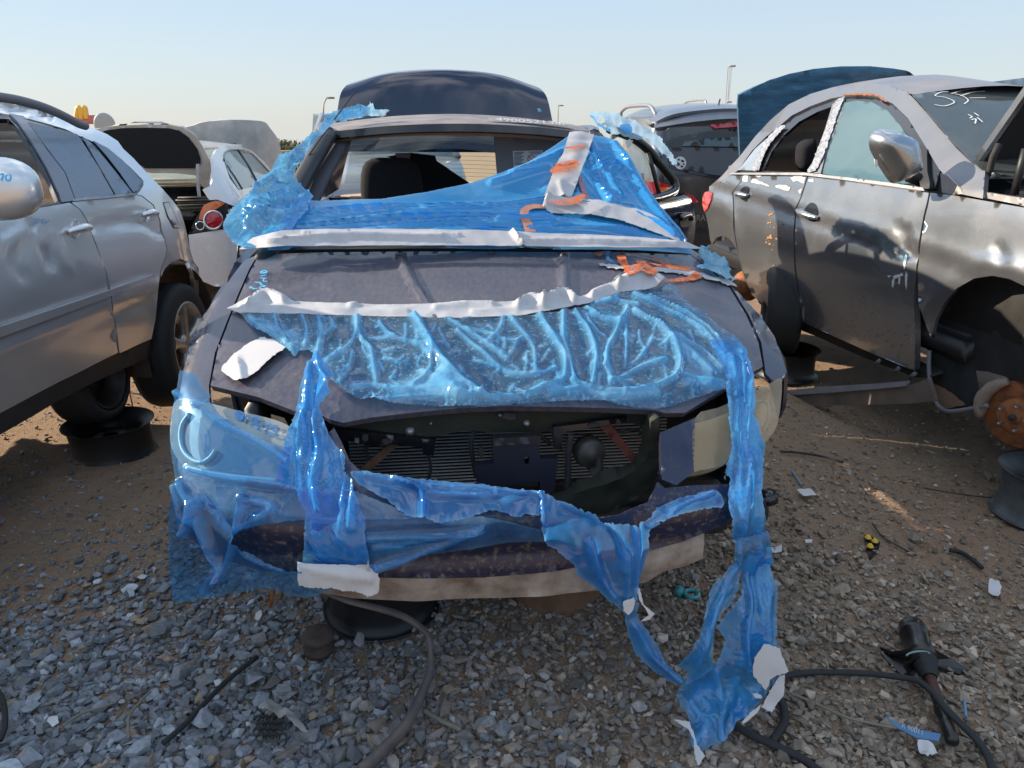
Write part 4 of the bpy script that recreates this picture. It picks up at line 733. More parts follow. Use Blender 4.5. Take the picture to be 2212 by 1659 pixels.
for x, y, _ in V:
    t = (x + .165) / .33; a = np.array(FM.w(.14 + .34 * t, 1.885 + .045 * t * t + .012, 1.6365 - .017 * t)); P.append(a + np.array([0, .9 * y, .30 * y]) * 1.0)
put('sticker_number', (np.array(P), F), simple('sticker_number_white', (.66, .65, .63), .7), stk, smooth=False)
# brand-like letter stencil under the film edge
# tatters on the open door, the roof edge and the right fender
dt = thing('door_film', 'silvery blue shreds of film stuck along the top of the open rear door frame', 'plastic film', FD.w(0, .4, .9))
sheet('shred', z('T', (132, 75), (200, 82), (300, 68), (360, 85), (440, 82), (520, 130), (600, 160), (680, 190), (760, 260), (830, 320), (890, 345), (940, 420), (990, 480), (1030, 560), (1038, 612), (985, 600), (940, 560), (900, 500), (850, 470), (800, 420), (740, 340), (680, 345), (600, 360), (540, 340), (450, 312), (350, 290), (290, 230), (250, 180), (170, 110)), SD, film('silver_film', opac=.9, lifted=1, col=(.30, .45, .62), milk=(.48, .58, .66), nsc=22, crs=2), dt, off=.045, th=0, step=5, jag=1.6, jstep=4, nz=[(.02, 12)], holes=[z('T', (215, 105), (270, 110), (300, 190), (270, 180))])
for o_, m_ in ((z('T', (100, 110), (160, 130), (250, 200), (350, 295), (300, 280), (200, 190)), M_film), (z('T', (480, 400), (530, 360), (560, 380), (550, 440), (510, 440)), M_white), (z('T', (440, 205), (520, 210), (555, 260), (540, 295), (480, 290)), M_film_deep)):
    sheet('shred', o_, SD, m_, dt, off=.05, th=0, step=6, jag=1.2, nz=[(.02, 12)])
ff = thing('fender_film', 'pale blue and white film scraps curling off the right rear corner of the hood', 'plastic film', FM.w(.85, 1.1, 1.0))
sheet('scrap', zz(('C', [(1390, 1345), (1440, 1320), (1460, 1370), (1520, 1400), (1570, 1440), (1590, 1500), (1640, 1530), (1560, 1520), (1470, 1480), (1380, 1450), (1440, 1430), (1400, 1380)])), SM, film('pale_scrap', opac=.85, lifted=1, col=(.10, .42, .62), milk=(.35, .62, .74)), ff, off=.03, th=0, step=5, jag=1.6, jstep=4, nz=[(.025, 10)])
sheet('scrap', z('C', (750, 1402), (900, 1408), (1100, 1420), (1350, 1440), (1480, 1470), (1600, 1510), (1650, 1540), (1600, 1535), (1450, 1495), (1250, 1460), (1000, 1440), (830, 1428)), SM, M_whited, ff, off=.006, th=.001, step=6, jag=1.2, jstep=5, nz=[(.004, 20)])
sheet('scrap', z('C', (800, 1330), (830, 1332), (820, 1370), (880, 1400), (850, 1405), (805, 1380)), SM, M_film, ff, off=.01, th=0, step=5, jag=1, nz=[(.006, 20)])
rf = thing('roof_film', 'crumpled white and blue film scrap on the left front corner of the sedan roof', 'plastic film', FM.w(-.5, 1.95, 1.6))
SRo = Surf(FM, lambda L: L[:, 2] - (1.60 - .45 * np.maximum(0, 1.95 - L[:, 1]) + .02 * L[:, 1] + 0 * L[:, 0] - .02), 2, 8, 300)
SRp = plane_y(FM, 1.98)
sheet('scrap', z('B', (720, 430), (760, 395), (850, 370), (900, 380), (925, 335), (945, 345), (955, 385), (1000, 380), (1050, 385), (1020, 430), (960, 425), (900, 425), (800, 450), (740, 465)), SRp, film('mixed_scrap', opac=.9, lifted=1, col=(.12, .45, .70), milk=(.7, .72, .72), nsc=25), rf, off=.01, th=0, step=4.5, jag=1.2, jstep=4, nz=[(.03, 14)])
sheet('scrap', z('C', (355, 375), (375, 380), (385, 400), (365, 400)), plane_y(FM, 3.3), M_film, rf, off=0, th=0, step=4, jag=.5)
# whip antenna on the left fender
an = thing('antenna', 'thin bent black whip antenna rising from the left fender of the blue sedan', 'antenna', at_y(z('A', (1556, 1420))[0], 2.95))
ap = [at_y(z('A', (1553, 1440))[0], 2.93), at_y(z('A', (1556, 1390))[0], 2.95)]
put('antenna_base', tube(ap, [.020, .016], 12), M_black, an)
put('whip', tube([at_y(z('A', (1556, 1390))[0], 2.95), at_y(z('A', (1557, 1280))[0], 2.97), at_y(z('A', (1610, 1230))[0], 3.0), at_y(z('A', (1800, 950))[0], 3.1), at_y(z('B', (420, 830))[0], 3.2), at_y(z('B', (650, 500))[0], 3.3), at_y(z('B', (830, 265))[0], 3.4)], [.006, .005, .004, .0032, .003, .0028, .0025], 8), M_black, an)
# ================================================================== SILVER CROSSOVER ON THE LEFT
M_silver = paint('silver_paint', (.70, .70, .70), metal=.72, rough=.30, coat=1.0, dust=.22, dustc=(.36, .33, .29), dsc=1.6, lo=.3, hi=.9, stretch=(1, 1, 2), speck=False)
M_dustglass = glass('dusty_sky_grey_glass', (.25, .28, .30), .16, rough=.10, dust=.5, dustc=(.24, .29, .35), alpha=.42)  # veil colour holds both dust and the blue-grey reflection of the sky
FS = Frame(-2.15, 0, -R(4.2)); FS.mx = -.92
_sy, _sz = table([(-1, 1.0), (.4, 1.15), (1.2, 1.25), (1.9, 1.6), (2.6, 1.70), (3.4, 1.70), (4.0, 1.66), (4.5, 1.60), (4.9, 1.45), (5.1, 1.2)])
def f_suv(L):
    x, y, z_ = L[:, 0], L[:, 1], L[:, 2]
    xs = .0 - .34 * (z_ - .88) ** 2 - .42 * np.maximum(0, z_ - 1.28) - .30 * np.maximum(0, y - 3.9) ** 2 + .012 * np.exp(-((z_ - .80 - .02 * (y - 3)) / .03) ** 2) + .02 * np.exp(-((np.hypot(y - 4.17, z_ - .40) - .42) / .05) ** 2)
    return smax(smax(x - xs, z_ - np.interp(y, _sy, _sz), .10), y - 5.1, .15)
SS = Surf(FS, f_suv, 1.2, 9, 320)
suv = thing('crossover', 'silver crossover with dented doors raised on stacked wheels at the left edge', 'car', FS.w(-.92, 3.0, 0))
dent = [(a, b, c * .6) for a, b, c in [(z('A', (205, 1130), (230, 1230), (300, 1330), (330, 1390)), 6, -.020), (z('A', (350, 1210), (400, 1330), (460, 1440)), 4, .012), (z('A', (230, 1180), (290, 1240), (330, 1220)), 4, .012), (z('A', (130, 1300), (90, 1400), (150, 1480)), 9, -.014), (z('A', (40, 1250), (180, 1170)), 9, .010), (z('A', (320, 1250), (330, 1400)), 7, -.018)]]
sheet('front_door', zz(('A', [(-560, 1155), (-200, 1110), (0, 1072), (455, 992), (522, 1036), (570, 1112), (605, 1212), (650, 1332), (690, 1450), (705, 1560)]), ('E', [(722, 270), (745, 420), (772, 645), (400, 832), (0, 1042), (-300, 1200), (-560, 1335)])), SS, M_silver, suv, th=.025, step=12, ridges=dent, nz=[(.006, 3)], mirror=FS)
sheet('rear_door', zz(('A', [(467, 989), (700, 957), (890, 942), (925, 950), (1000, 1010), (1040, 1100), (1075, 1230), (1088, 1300)]), ('E', [(1078, 20), (1045, 110), (1030, 250), (1015, 430), (990, 555), (880, 600), (778, 648), (752, 420), (728, 260), (700, 130)]), ('A', [(655, 1335), (611, 1215), (577, 1115), (528, 1038)])), SS, M_silver, suv, th=.025, step=12, ridges=[(z('A', (640, 1150), (900, 1110), (1040, 1180)), 14, -.015), (z('E', (250, 640), (500, 500), (900, 330)), 12, -.01)], nz=[(.005, 2.5)], mirror=FS)
sil = [(-560, 300), (-200, 302), (0, 322), (100, 345), (240, 385), (390, 432), (520, 480), (620, 510), (700, 545), (770, 590), (805, 640), (870, 700), (930, 765), (1000, 840), (1060, 900), (1130, 980), (1180, 1050), (1203, 1120), (1222, 1200), (1240, 1300), (1252, 1350), (1280, 1400), (1300, 1450)]
sheet('body_side', zz(('A', sil), ('E', [(1304, 250), (1306, 400), (1292, 452), (1280, 445), (1276, 330), (1270, 220), (1260, 125), (1230, 52), (1180, 30), (1125, 48), (1075, 98), (1052, 150), (1055, 110), (1085, 20)]), ('A', [(1094, 1300), (1080, 1225), (1045, 1095), (1005, 1006), (928, 946), (893, 938), (915, 915), (938, 880), (938, 850), (850, 760), (760, 680), (650, 612), (560, 572), (500, 547), (430, 512), (330, 482), (200, 447), (0, 407), (-200, 392), (-560, 385)])), SS, M_silver, suv, th=.02, step=11, mirror=FS)
sheet('window_surround', z('A', (-560, 385), (0, 405), (200, 445), (430, 508), (560, 568), (760, 676), (938, 848), (940, 880), (905, 935), (470, 990), (390, 1000), (330, 850), (250, 700), (130, 515), (60, 440), (-560, 420)), SS, M_blackg, suv, off=-.004, th=.02, step=12)
sheet('window_seal', z('A', (-560, 1150), (-200, 1105), (0, 1068), (400, 998), (396, 985), (250, 1008), (0, 1052), (-200, 1088), (-560, 1135)), SS, M_blackg, suv, off=.0, th=.02, step=12)
sheet('pillar_cover', z('A', (60, 415), (150, 430), (182, 460), (300, 645), (420, 800), (486, 977), (462, 984), (400, 992), (385, 940), (300, 760), (200, 590), (115, 470)), SS, simple('grey_pillar_cover', (.16, .18, .22), .45, coat=.3, var=.1), suv, off=.004, th=.01, step=12)
for g in (z('A', (182, 472), (300, 500), (430, 530), (503, 552), (560, 640), (640, 765), (738, 942), (490, 976), (425, 800), (305, 642)), z('A', (532, 562), (590, 605), (690, 720), (858, 930), (752, 944), (645, 760)), z('A', (605, 592), (700, 640), (800, 722), (925, 858), (900, 912), (868, 928), (780, 800), (690, 685))):
    sheet('side_glass', g, SS, M_dustglass, suv, off=.006, th=.004, step=12, mirror=FS)
sheet('chrome_strip', z('A', (467, 976), (860, 932), (890, 938), (885, 944), (467, 990)), SS, M_steel, suv, off=.008, th=.004, step=12)
sheet('side_moulding', z('E', (-560, 640), (8, 462), (690, 235), (985, 133), (990, 150), (978, 180), (700, 278), (12, 527), (-560, 720)), SS, M_silver, suv, off=.024, th=.02, step=10)
sheet('sill', z('E', (-560, 1345), (-300, 1205), (0, 1046), (400, 845), (770, 652), (880, 605), (990, 560), (995, 640), (985, 682), (850, 738), (600, 852), (390, 962), (240, 1052), (0, 1190), (-300, 1350), (-560, 1500)), SS, simple('dark_sill', (.045, .043, .042), .5, var=.3), suv, off=-.006, th=.02, step=13, mirror=FS)
sheet('fuel_door', z('A', (1068, 996), (1098, 992), (1130, 1060), (1163, 1135), (1166, 1156), (1135, 1154), (1095, 1080)), SS, M_silver, suv, off=.004, th=.006, step=9)
sheet('gap_line', z('A', (1062, 990), (1102, 986), (1135, 1056), (1169, 1135), (1170, 1162), (1132, 1160), (1090, 1082)), SS, M_black, suv, off=.001, th=.001, step=9)
for i, (a, b, c_) in enumerate((((432, 1185), (580, 1160), (500, 1165)), ((918, 1075), (1003, 1072), (962, 1078)))):
    q = SS.cam(np.array(z('A', a, ((a[0] + b[0]) / 2, (a[1] + b[1]) / 2 - 6), b))); nrm = SS.normal(q); q = q + nrm * np.array([[.01], [.038], [.01]])
    hd = put('door_handle', tube(spline(q, 8), [.012 + .012 * math.sin(math.pi * i_ / 16) for i_ in range(17)], 12, flatten=(1, .8)), M_silver, suv)
    cx_, cy_ = z('A', c_)[0]; rr0 = 17 if i == 0 else 12
    el = [(cx_ - 2 + rr0 * .55 * math.cos(t), cy_ + rr0 * 1.15 * math.sin(t)) for t in np.linspace(0, 2 * math.pi, 22, endpoint=False)]
    sheet('handle_cup', el, SS, M_silver, hd, off=.003, th=.002, step=4, disp=lambda P2, P, c0=(cx_ - 2, cy_), r0=rr0: -.03 * np.maximum(0, 1 - ((P2[:, 0] - c0[0]) / (r0 * .55)) ** 2 - ((P2[:, 1] - c0[1]) / (r0 * 1.15)) ** 2) ** .5 + .0)
# roof, tail and front closed across the width
S3 = SS.cam(np.array(resample(z('A', *sil[1:]), 14, False))); L3 = FS.loc(S3)
def bridge(L3, fr, mx, n=8, bulge=.05):
    rows = []
    for l in L3:
        m = l.copy(); m[0] = 2 * mx - l[0]; row = []
        for k in range(n + 1):
            t = k / n; p = l * (1 - t) + m * t; b_ = math.sin(math.pi * t) * bulge; p = p + np.array([0, b_ * .8 * max(0, min(1, (l[1] - 4.2) * 2)) if mx < 0 else 0, b_]); row.append(p)
        rows.append(fr.world(np.array(row)))
    V = np.concatenate(rows); k = n + 1; F = [(i * k + j, i * k + j + 1, (i + 1) * k + j + 1, (i + 1) * k + j) for i in range(len(rows) - 1) for j in range(n)]
    return V, F
put('roof_and_tail', bridge(L3, FS, -.92), M_silver, suv)
put('front_end', loft([[FS.w(x, y, zc) for x, y in ((-.02, 2.45), (-.06, .7), (-.3, .05), (-.92, -.10), (-1.54, .05), (-1.78, .9), (-1.82, 2.45))] for zc in (.45, .7, .95)] + [[FS.w(x, y, zc) for x, y, zc in ((-.08, 2.35, 1.26), (-.14, .9, 1.22), (-.4, .3, 1.14), (-.92, .2, 1.16), (-1.44, .3, 1.14), (-1.70, .9, 1.22), (-1.76, 2.35, 1.26))], [FS.w(x, 2.35, zc) for x, zc in ((-.14, 1.28), (-.3, 1.3), (-.6, 1.32), (-.92, 1.33), (-1.24, 1.32), (-1.54, 1.3), (-1.72, 1.28))]], 5, 5, .02, (0, -1, 0)), M_silver, suv)
put('sun_blocker', box((-1.74, 2.75, 1.42), (.02, 1.9, .34), 0, 0, FS), M_black, suv)  # added opaque panel in the far window, keeps sun off the left headlamp
put('cabin_floor', box((-.92, 2.95, .62), (1.5, 2.4, .12), 0, .02, FS), M_black, suv)
put('seat', box((-.6, 3.25, 1.05), (.5, .18, .75), 0, .06, FS), simple('grey_leather', (.22, .22, .22), .6), suv)
put('dashboard', box((-.92, 1.95, 1.08), (1.6, .5, .42), 0, .08, FS), M_black, suv)
put('seat', box((-1.3, 2.75, 1.15), (.5, .2, 1.0), 0, .06, FS), bpy.data.materials['grey_leather'], suv); put('seat', box((-.58, 2.75, 1.12), (.5, .2, .95), 0, .06, FS), bpy.data.materials['grey_leather'], suv)
put('wheel_arch_liner', (lambda vf: vf)(grid(lambda u, v: FS.w(-.55 * v - .06, 4.17 + .40 * math.cos(math.pi * (1.15 * u - .08)), .42 + .44 * math.sin(math.pi * (1.15 * u - .08))), 24, 3)), simple('arch_liner', (.06, .04, .03), .9, var=.5, bmp=.5), suv)
put('roof_rail', tube(spline(Surf(FS, lambda L: L[:, 0] + .27, 1, 9, 200).cam(np.array(z('A', (-500, 275), (-200, 285), (0, 303), (150, 330), (300, 375), (420, 428), (510, 475), (560, 492)))), 6), .020, 10), M_grey, suv)
V = FS.w(.10, 2.35, 1.24)
mz = at_y((-6, 408), 2.42)
bm = bmesh.new(); bmesh.ops.create_uvsphere(bm, u_segments=28, v_segments=18, radius=1)
for v in bm.verts:
    c = v.co; r_ = (abs(c.x) ** 2.4 + abs(c.y) ** 2.4 + abs(c.z) ** 2.4) ** (1 / 2.4); c /= r_; v.co = (c.x * .13, c.y * .085, c.z * .098)
mv = np.array([v.co[:] for v in bm.verts]) + mz; mf = [tuple(v.index for v in f.verts) for f in bm.faces]; bm.free()
mr = put('side_mirror', (mv, mf), M_silver, suv); put('mirror_arm', tube([mz + np.array([-.03, 0, -.06]), mz + np.array([-.22, .06, -.09])], .03, 8), M_black, mr)
SMI = Surf(W0, lambda L: (L[:, 0] - mz[0]) ** 2 / .13 ** 2 + (L[:, 1] - mz[1]) ** 2 / .085 ** 2 + (L[:, 2] - mz[2]) ** 2 / .098 ** 2 - 1, 1, 5, 300)
put('marker_writing', ribbon([z('A', *q) for q in ([(5, 815), (28, 812), (12, 850)], [(52, 812), (40, 830), (48, 850), (66, 848), (72, 828), (60, 810), (50, 814)])], SMI, .005, .008), M_marker, mr)
put('marker_writing', ribbon([z('A', *q) for q in ([(215, 1100), (235, 1102), (232, 1125), (215, 1128)], [(250, 1100), (245, 1125)], [(262, 1102), (270, 1112), (280, 1100)], [(272, 1112), (270, 1128)], [(290, 1102), (290, 1128), (312, 1110)])], SS, .004, .006), simple('faint_blue_marker', (.22, .38, .58), .5), suv)
# wheels
def wheel(cen, ax, R_=.355, W_=.22, rim='alloy', parent=None, tyre=True, tm=None, rm=None, rimR=None, lying=False):
    cen = np.array(cen); ax = np.array(ax, float); ax /= np.linalg.norm(ax); rr = rimR or R_ * .66
    h = W_ / 2; prof = [(rr, -h * .9), (rr + .02, -h), (R_ - .04, -h * 1.02), (R_ - .012, -h * .9), (R_, -h * .6)] + [(R_ - (.008 if k % 2 else 0), -h * .6 + 1.2 * h * k / 12) for k in range(1, 12)] + [(R_, h * .6), (R_ - .012, h * .9), (R_ - .04, h * 1.02), (rr + .02, h), (rr, h * .9)]
    if tyre: put('tyre', lathe(prof, 48, ax, cen), tm or M_rubber, parent)
    bar = [(rr - .005, h * .95), (rr + .012, h * .97), (rr + .012, h * .80), (rr - .012, h * .75), (rr - .04, h * .1), (rr - .035, -h * .5), (rr + .012, -h * .85), (rr + .012, -h * .97), (rr - .005, -h * .95), (rr - .02, -h * .85), (rr - .048, -h * .45), (rr - .052, h * .1), (rr - .02, h * .70), (rr - .005, h * .95)]
    bar = [(r_ if not lying else (rr + .010 if abs(r_ - rr) < .02 and abs(h_) > h * .86 else (min(r_, rr) + (rr - .012 - min(r_, rr)) * .75 if i_ < 8 else r_ - .02)), h_) for i_, (r_, h_) in enumerate(bar)]
    rim_o = put('rim', lathe(bar, 48, ax, cen), rm or M_steel, parent)
    if rim == 'alloy':
        s = np.cross(ax, [0, 0, 1.0]); s /= np.linalg.norm(s); u = np.cross(s, ax); parts = []
        for k in range(5):
            a = 2 * math.pi * k / 5 + .3; d = s * math.cos(a) + u * math.sin(a); t = -s * math.sin(a) + u * math.cos(a); vs = []
            for r_, w_, o_ in ((.03, .030, h * .72), (.09, .026, h * .80), (rr * .7, .028, h * .86), (rr - .004, .045, h * .88)):
                for q, o2 in ((-1, 0), (-.55, .012), (.55, .012), (1, 0)): vs.append(cen + d * r_ + t * w_ * q + ax * (o_ + o2))
                for q in (1, -1): vs.append(cen + d * r_ + t * w_ * q + ax * (o_ - .03))
            parts.append((np.array(vs), [(i * 6 + j, i * 6 + (j + 1) % 6, (i + 1) * 6 + (j + 1) % 6, (i + 1) * 6 + j) for i in range(3) for j in range(6)]))
        parts.append(lathe([(0, h * .86), (.035, h * .85), (.07, h * .80), (.075, h * .5), (0, h * .5)], 24, ax, cen)); put('spokes', join(parts), rm or M_steel, rim_o)
        put('brake_disc', lathe([(0, h * .1), (.14, h * .1), (.14, 0), (0, 0)], 24, ax, cen), M_rusty, rim_o)
    else:
        put('rim_centre', lathe([(.035, h * .15), (.05, h * .22), (.085, h * .2), (.10, h * .05), (rr - .06, h * .12), (rr - .045, 0)], 40, ax, cen), rm or M_steel, rim_o)
        s = np.cross(ax, [0, 0, 1.0] if abs(ax[2]) < .9 else [0, 1.0, 0]); s /= np.linalg.norm(s); u = np.cross(s, ax)
        [put('vent_hole', lathe([(0, .002), (.013, .002), (.013, -.002)], 10, ax, cen + ax * (h * .1 + .004) + (s * math.cos(k * .785) + u * math.sin(k * .785)) * (rr - .075)), M_black, rim_o) for k in range(8 if parent is not None and lying else 0)]
    return rim_o
wc = FS.w(-.14, 4.16, .395)
wroot = thing('wheel', 'x', 'wheel', wc)
bpy.data.objects.remove(wroot)
M_alloy = simple('dusty_alloy', (.50, .48, .44), .4, metal=.7, var=.35, sc_=20)
ax_ = np.array([math.cos(R(3)), math.sin(R(3)), 0.03]); wheel(wc, ax_, .36, .23, 'alloy', suv, rm=M_alloy)
# lying rims used as stands
M_blackrim = simple('black_steel_rim', (.018, .018, .020), .45, metal=.3, var=.4, bmp=.2)
def stand(cx_, cy_, label, m=M_blackrim, r_=.205, W_=.19, tilt=(0, 0), group='steel rims used as car stands', z0=0.0, nm='steel_rim'):
    t = thing(nm, label, 'rim', (cx_, cy_, z0), group); wheel((cx_, cy_, z0 + W_ / 2), (tilt[0], tilt[1], 1), .3, W_, 'steel', t, tyre=False, rm=m, rimR=r_, lying=True); return t
g0 = at_z((205, 1018), 0); stand(g0[0] + .0, g0[1] + .19, 'black steel rim lying flat under the silver crossover, carrying an upright tyre')
tt = thing('spare_wheel', 'upright dirty tyre on a steel rim propped beneath the silver crossover sill', 'wheel', (g0[0], g0[1] + .2, .19))
wheel((g0[0] - .07, g0[1] + .22, .19 + .25), (1, .03, .10), .255, .19, 'steel', tt, rm=M_blackrim, rimR=.19)
wv = [at_y(p, 3.85 + .0 * i) for i, p in enumerate(z('E', (762, 655), (800, 690), (838, 760), (848, 900), (848, 1085)))]
gw = [at_z(p, .012) for p in z('E', (765, 1240), (735, 1290), (740, 1350), (790, 1410), (880, 1445), (960, 1452), (1050, 1420), (1095, 1402))]
rw_ = put('red_wire', tube(spline(wv + [wv[-1] + np.array([-.12, -.25, -.25])] + gw, 6), .0035, 6), simple('red_insulation', (.45, .02, .03), .4), None); tag(rw_, 'thin red wire dangling from the silver crossover sill and curling on the dirt', 'wire')
# ================================================================== WHITE SEDAN BEHIND IT (facing away, trunk and hood open)
M_whitep = paint('pearl_white_paint', (.76, .74, .74), metal=.15, rough=.25, coat=.7, dust=.25, dustc=(.45, .38, .3), dsc=3)
M_whiteh = simple('frosted_hood_paint', (.58, .56, .54), .6, var=.35, sc_=5, bmp=.1, col2=(.36, .35, .35))
M_cream = simple('bare_cream_paint', (.55, .48, .40), .6, var=.25)
FW = Frame(-2.18, 6.05, R(12.8)); FW.mx = -.9
def f_w(L):
    x, y, z_ = L[:, 0], L[:, 1], L[:, 2]
    xs = -.12 * (z_ - .75) ** 2 - .45 * np.maximum(0, z_ - 1.0) - .28 * np.maximum(0, .5 - y) ** 2
    return smax(x - xs, -(y + .12 * (x + .9) ** 2 * -.3) + .0 + .10 * np.maximum(0, z_ - .75), .12)
SWh = Surf(FW, f_w, 3, 16, 320)
ws = thing('sedan', 'pearl white sedan facing away with trunk and hood raised, behind the silver crossover', 'car', FW.w(-.9, 2.2, 0))
sheet('body_side', zz(('A', [(1325, 905), (1378, 880), (1400, 770), (1394, 690), (1415, 642), (1478, 620), (1560, 620), (1650, 655), (1740, 735), (1800, 785), (1950, 850), (2100, 1000), (2100, 1400), (1800, 1420), (1560, 1330), (1530, 1100), (1532, 1020), (1420, 972), (1370, 975)])), SWh, M_whitep, ws, th=.03, step=9, mirror=FW, holes=[z('A', (1462, 720), (1466, 670), (1500, 650), (1560, 650), (1640, 672), (1722, 755), (1795, 832), (1720, 884), (1558, 910), (1500, 830))])
sheet('bumper', zz(('A', [(1232, 1202), (1500, 1160), (1528, 1105), (1560, 1330), (1545, 1440), (1500, 1540), (1400, 1537), (1350, 1515), (1305, 1500), (1298, 1420), (1262, 1370), (1240, 1290)])), SWh, M_whitep, ws, off=.01, th=.03, step=9, mirror=FW)
for g in (z('A', (1466, 675), (1500, 655), (1552, 655), (1610, 740), (1688, 882), (1560, 905), (1495, 800), (1463, 720)), z('A', (1562, 655), (1640, 680), (1720, 760), (1790, 832), (1722, 880), (1695, 874), (1620, 735))): sheet('side_glass', g, SWh, glass('pale_glass', (.6, .7, .7), .2, dust=.25, dustc=(.4, .48, .5), alpha=.2), ws, off=.0, th=.003, step=9)
put('divider_bar', tube(SWh.cam(np.array(z('A', (1556, 652), (1625, 760), (1692, 885)))), .015, 6), M_black, ws); put('divider_bar', tube(SWh.cam(np.array(z('A', (1480, 750), (1530, 820), (1582, 905)))), .010, 6), M_black, ws)
put('window_seal', tube(SWh.cam(np.array(spline(z('A', (1462, 720), (1466, 672), (1500, 650), (1560, 648), (1640, 670), (1722, 752), (1795, 830)), 4))), .010, 6), M_blackg, ws)
tlh = sheet('tail_light', z('A', (1235, 1193), (1262, 1130), (1290, 1078), (1340, 1000), (1420, 976), (1530, 1020), (1520, 1100), (1500, 1157), (1370, 1180)), SWh, M_blackg, ws, off=.015, th=.03, step=9)
sheet('orange_lens', z('A', (1300, 1100), (1312, 1050), (1332, 1008), (1400, 982), (1468, 996), (1400, 1040), (1352, 1110)), SWh, M_orangel, tlh, off=.022, th=.004, step=9)
sheet('clear_lens', z('A', (1480, 1040), (1520, 1030), (1512, 1100), (1492, 1110)), SWh, simple('pinkish_clear', (.45, .28, .28), .2, coat=1), tlh, off=.022, th=.004, step=9)
def disc_px(c, r, k='A', n=28): x, y = c; return z(k, *[(x + r * math.cos(t), y + r * math.sin(t)) for t in np.linspace(0, 2 * math.pi, n, endpoint=False)])
sheet('red_lens', disc_px((1398, 1105), 50), SWh, M_redl, tlh, off=.034, th=.004, step=5, disp=lambda P2, P: .012 * np.maximum(0, 1 - np.hypot(P2[:, 0] - z('A', (1398, 1105))[0][0], P2[:, 1] - z('A', (1398, 1105))[0][1]) / 16.6))
put('chrome_ring', tube(SWh.cam(np.array(disc_px((1402, 1103), 58))) + np.array([0, -.03, 0]), .010, 8, closed=True), M_chrome, tlh)
put('chrome_ring', tube(SWh.cam(np.array(disc_px((1316, 1140), 27))) + np.array([0, -.025, 0]), .005, 8, closed=True), M_chrome, tlh)
SL = Surf(FW, lambda L: .62 + .10 * (L[:, 0] + .9) ** 2 - .15 * (L[:, 2] - 1.2) - L[:, 1], 3, 14, 200)
lid_o = z('A', (560, 530), (620, 512), (750, 490), (950, 480), (1100, 481), (1195, 500), (1270, 550), (1325, 630), (1362, 700), (1402, 772), (1388, 868), (1362, 900), (1335, 900), (1300, 860), (1276, 815), (1150, 800), (990, 800), (900, 780), (700, 660))
lid = sheet('trunk_lid', lid_o, SL, M_cream, ws, th=.05, step=10, nz=[(.01, 6)])
sheet('lid_lining', z('A', (640, 545), (690, 520), (800, 505), (950, 502), (1100, 505), (1170, 520), (1232, 565), (1290, 640), (1310, 700), (1312, 738), (1285, 742), (1276, 766), (950, 766), (880, 722), (760, 640)), SL, simple('black_lid_felt', (.012, .012, .013), .95, var=.3, sc_=40, bmp=.3), lid, off=.012, th=.01, step=10)
sheet('hanging_strap', z('A', (1280, 740), (1302, 738), (1300, 850), (1318, 985), (1295, 985), (1284, 900)), Surf(FW, lambda L: .4 - L[:, 1], 3, 14, 200), M_whited, lid, th=.004, step=8)
put('trunk_well', join([box((-.9, .55, .62), (1.5, .9, .04), 0, 0, FW), box((-.9, .97, .88), (1.5, .04, .5), 0, 0, FW), box((-1.66, .5, .85), (.04, .9, .45), 0, 0, FW), box((-.16, .5, .80), (.04, .85, .35), 0, 0, FW)]), M_black, ws)
put('rear_shelf', box((-.9, .9, 1.12), (1.4, .3, .06), 0, .02, FW), simple('worn_cream_lip', (.35, .32, .24), .7, var=.4), ws)
put('boot_clutter', join([box((-.5, .35, .95), (.5, .12, .05), .1, .02, FW), box((-.35, .3, 1.02), (.35, .08, .05), -.1, .02, FW), box((-.9, .6, .86), (.9, .2, .06), .05, .02, FW)]), simple('grey_clutter', (.11, .10, .08), .7, var=.5), ws)
put('rear_window', loft([[FW.w(x, 1.05 + .1 * abs(x + .9), 1.14) for x in (-1.55, -.9, -.25)], [FW.w(x, 1.75, 1.40) for x in (-1.45, -.9, -.35)]], 3, 4, .004, (0, -1, 0)), glass('greenish_glass', (.55, .65, .5), .15, dust=.3, dustc=(.5, .52, .4), alpha=.25), ws)
put('roof', loft([[FW.w(x, y_, z__) for x, z__ in ((-1.55, 1.38), (-.9, 1.44), (-.25, 1.38))] for y_ in (1.72, 2.3, 3.0)], 4, 5, .03, (0, 0, 1)), M_whitep, ws)
put('windscreen', loft([[FW.w(x, 3.0, 1.40) for x in (-1.45, -.9, -.32)], [FW.w(x, 3.7, 1.02) for x in (-1.62, -.9, -.18)]], 3, 4, .004, (0, 1, 0)), M_wglass, ws)
put('cabin_floor', box((-.9, 2.8, .50), (1.5, 3.0, .12), 0, .02, FW), M_black, ws); put('front_end', box((-.9, 4.2, .70), (1.7, .9, .45), 0, .12, FW), M_whitep, ws)
put('seat', join([box((-.5, 2.5, 1.0), (.45, .16, .6), 0, .05, FW), box((-1.3, 2.5, 1.0), (.45, .16, .6), 0, .05, FW)]), simple('tan_seat', (.38, .36, .28), .8), ws)
SH_ = Surf(FW, lambda L: 3.45 + .10 * (L[:, 0] + .9) ** 2 + .9 * np.maximum(0, L[:, 0] + .33) - .3 * (L[:, 2] - 1.2) - L[:, 1], 3, 16, 300)
sheet('raised_hood', z('A', (1100, 560), (1200, 505), (1262, 488), (1310, 470), (1400, 458), (1530, 450), (1650, 455), (1728, 465), (1765, 505), (1822, 590), (1836, 700), (1812, 810), (1780, 860), (1350, 760), (1200, 640)), SH_, M_whiteh, ws, th=.03, step=9, sm=3, ridges=[(z('A', (1352, 485), (1330, 610)), 5, -.02), (z('A', (1508, 452), (1527, 620)), 4, .018)])
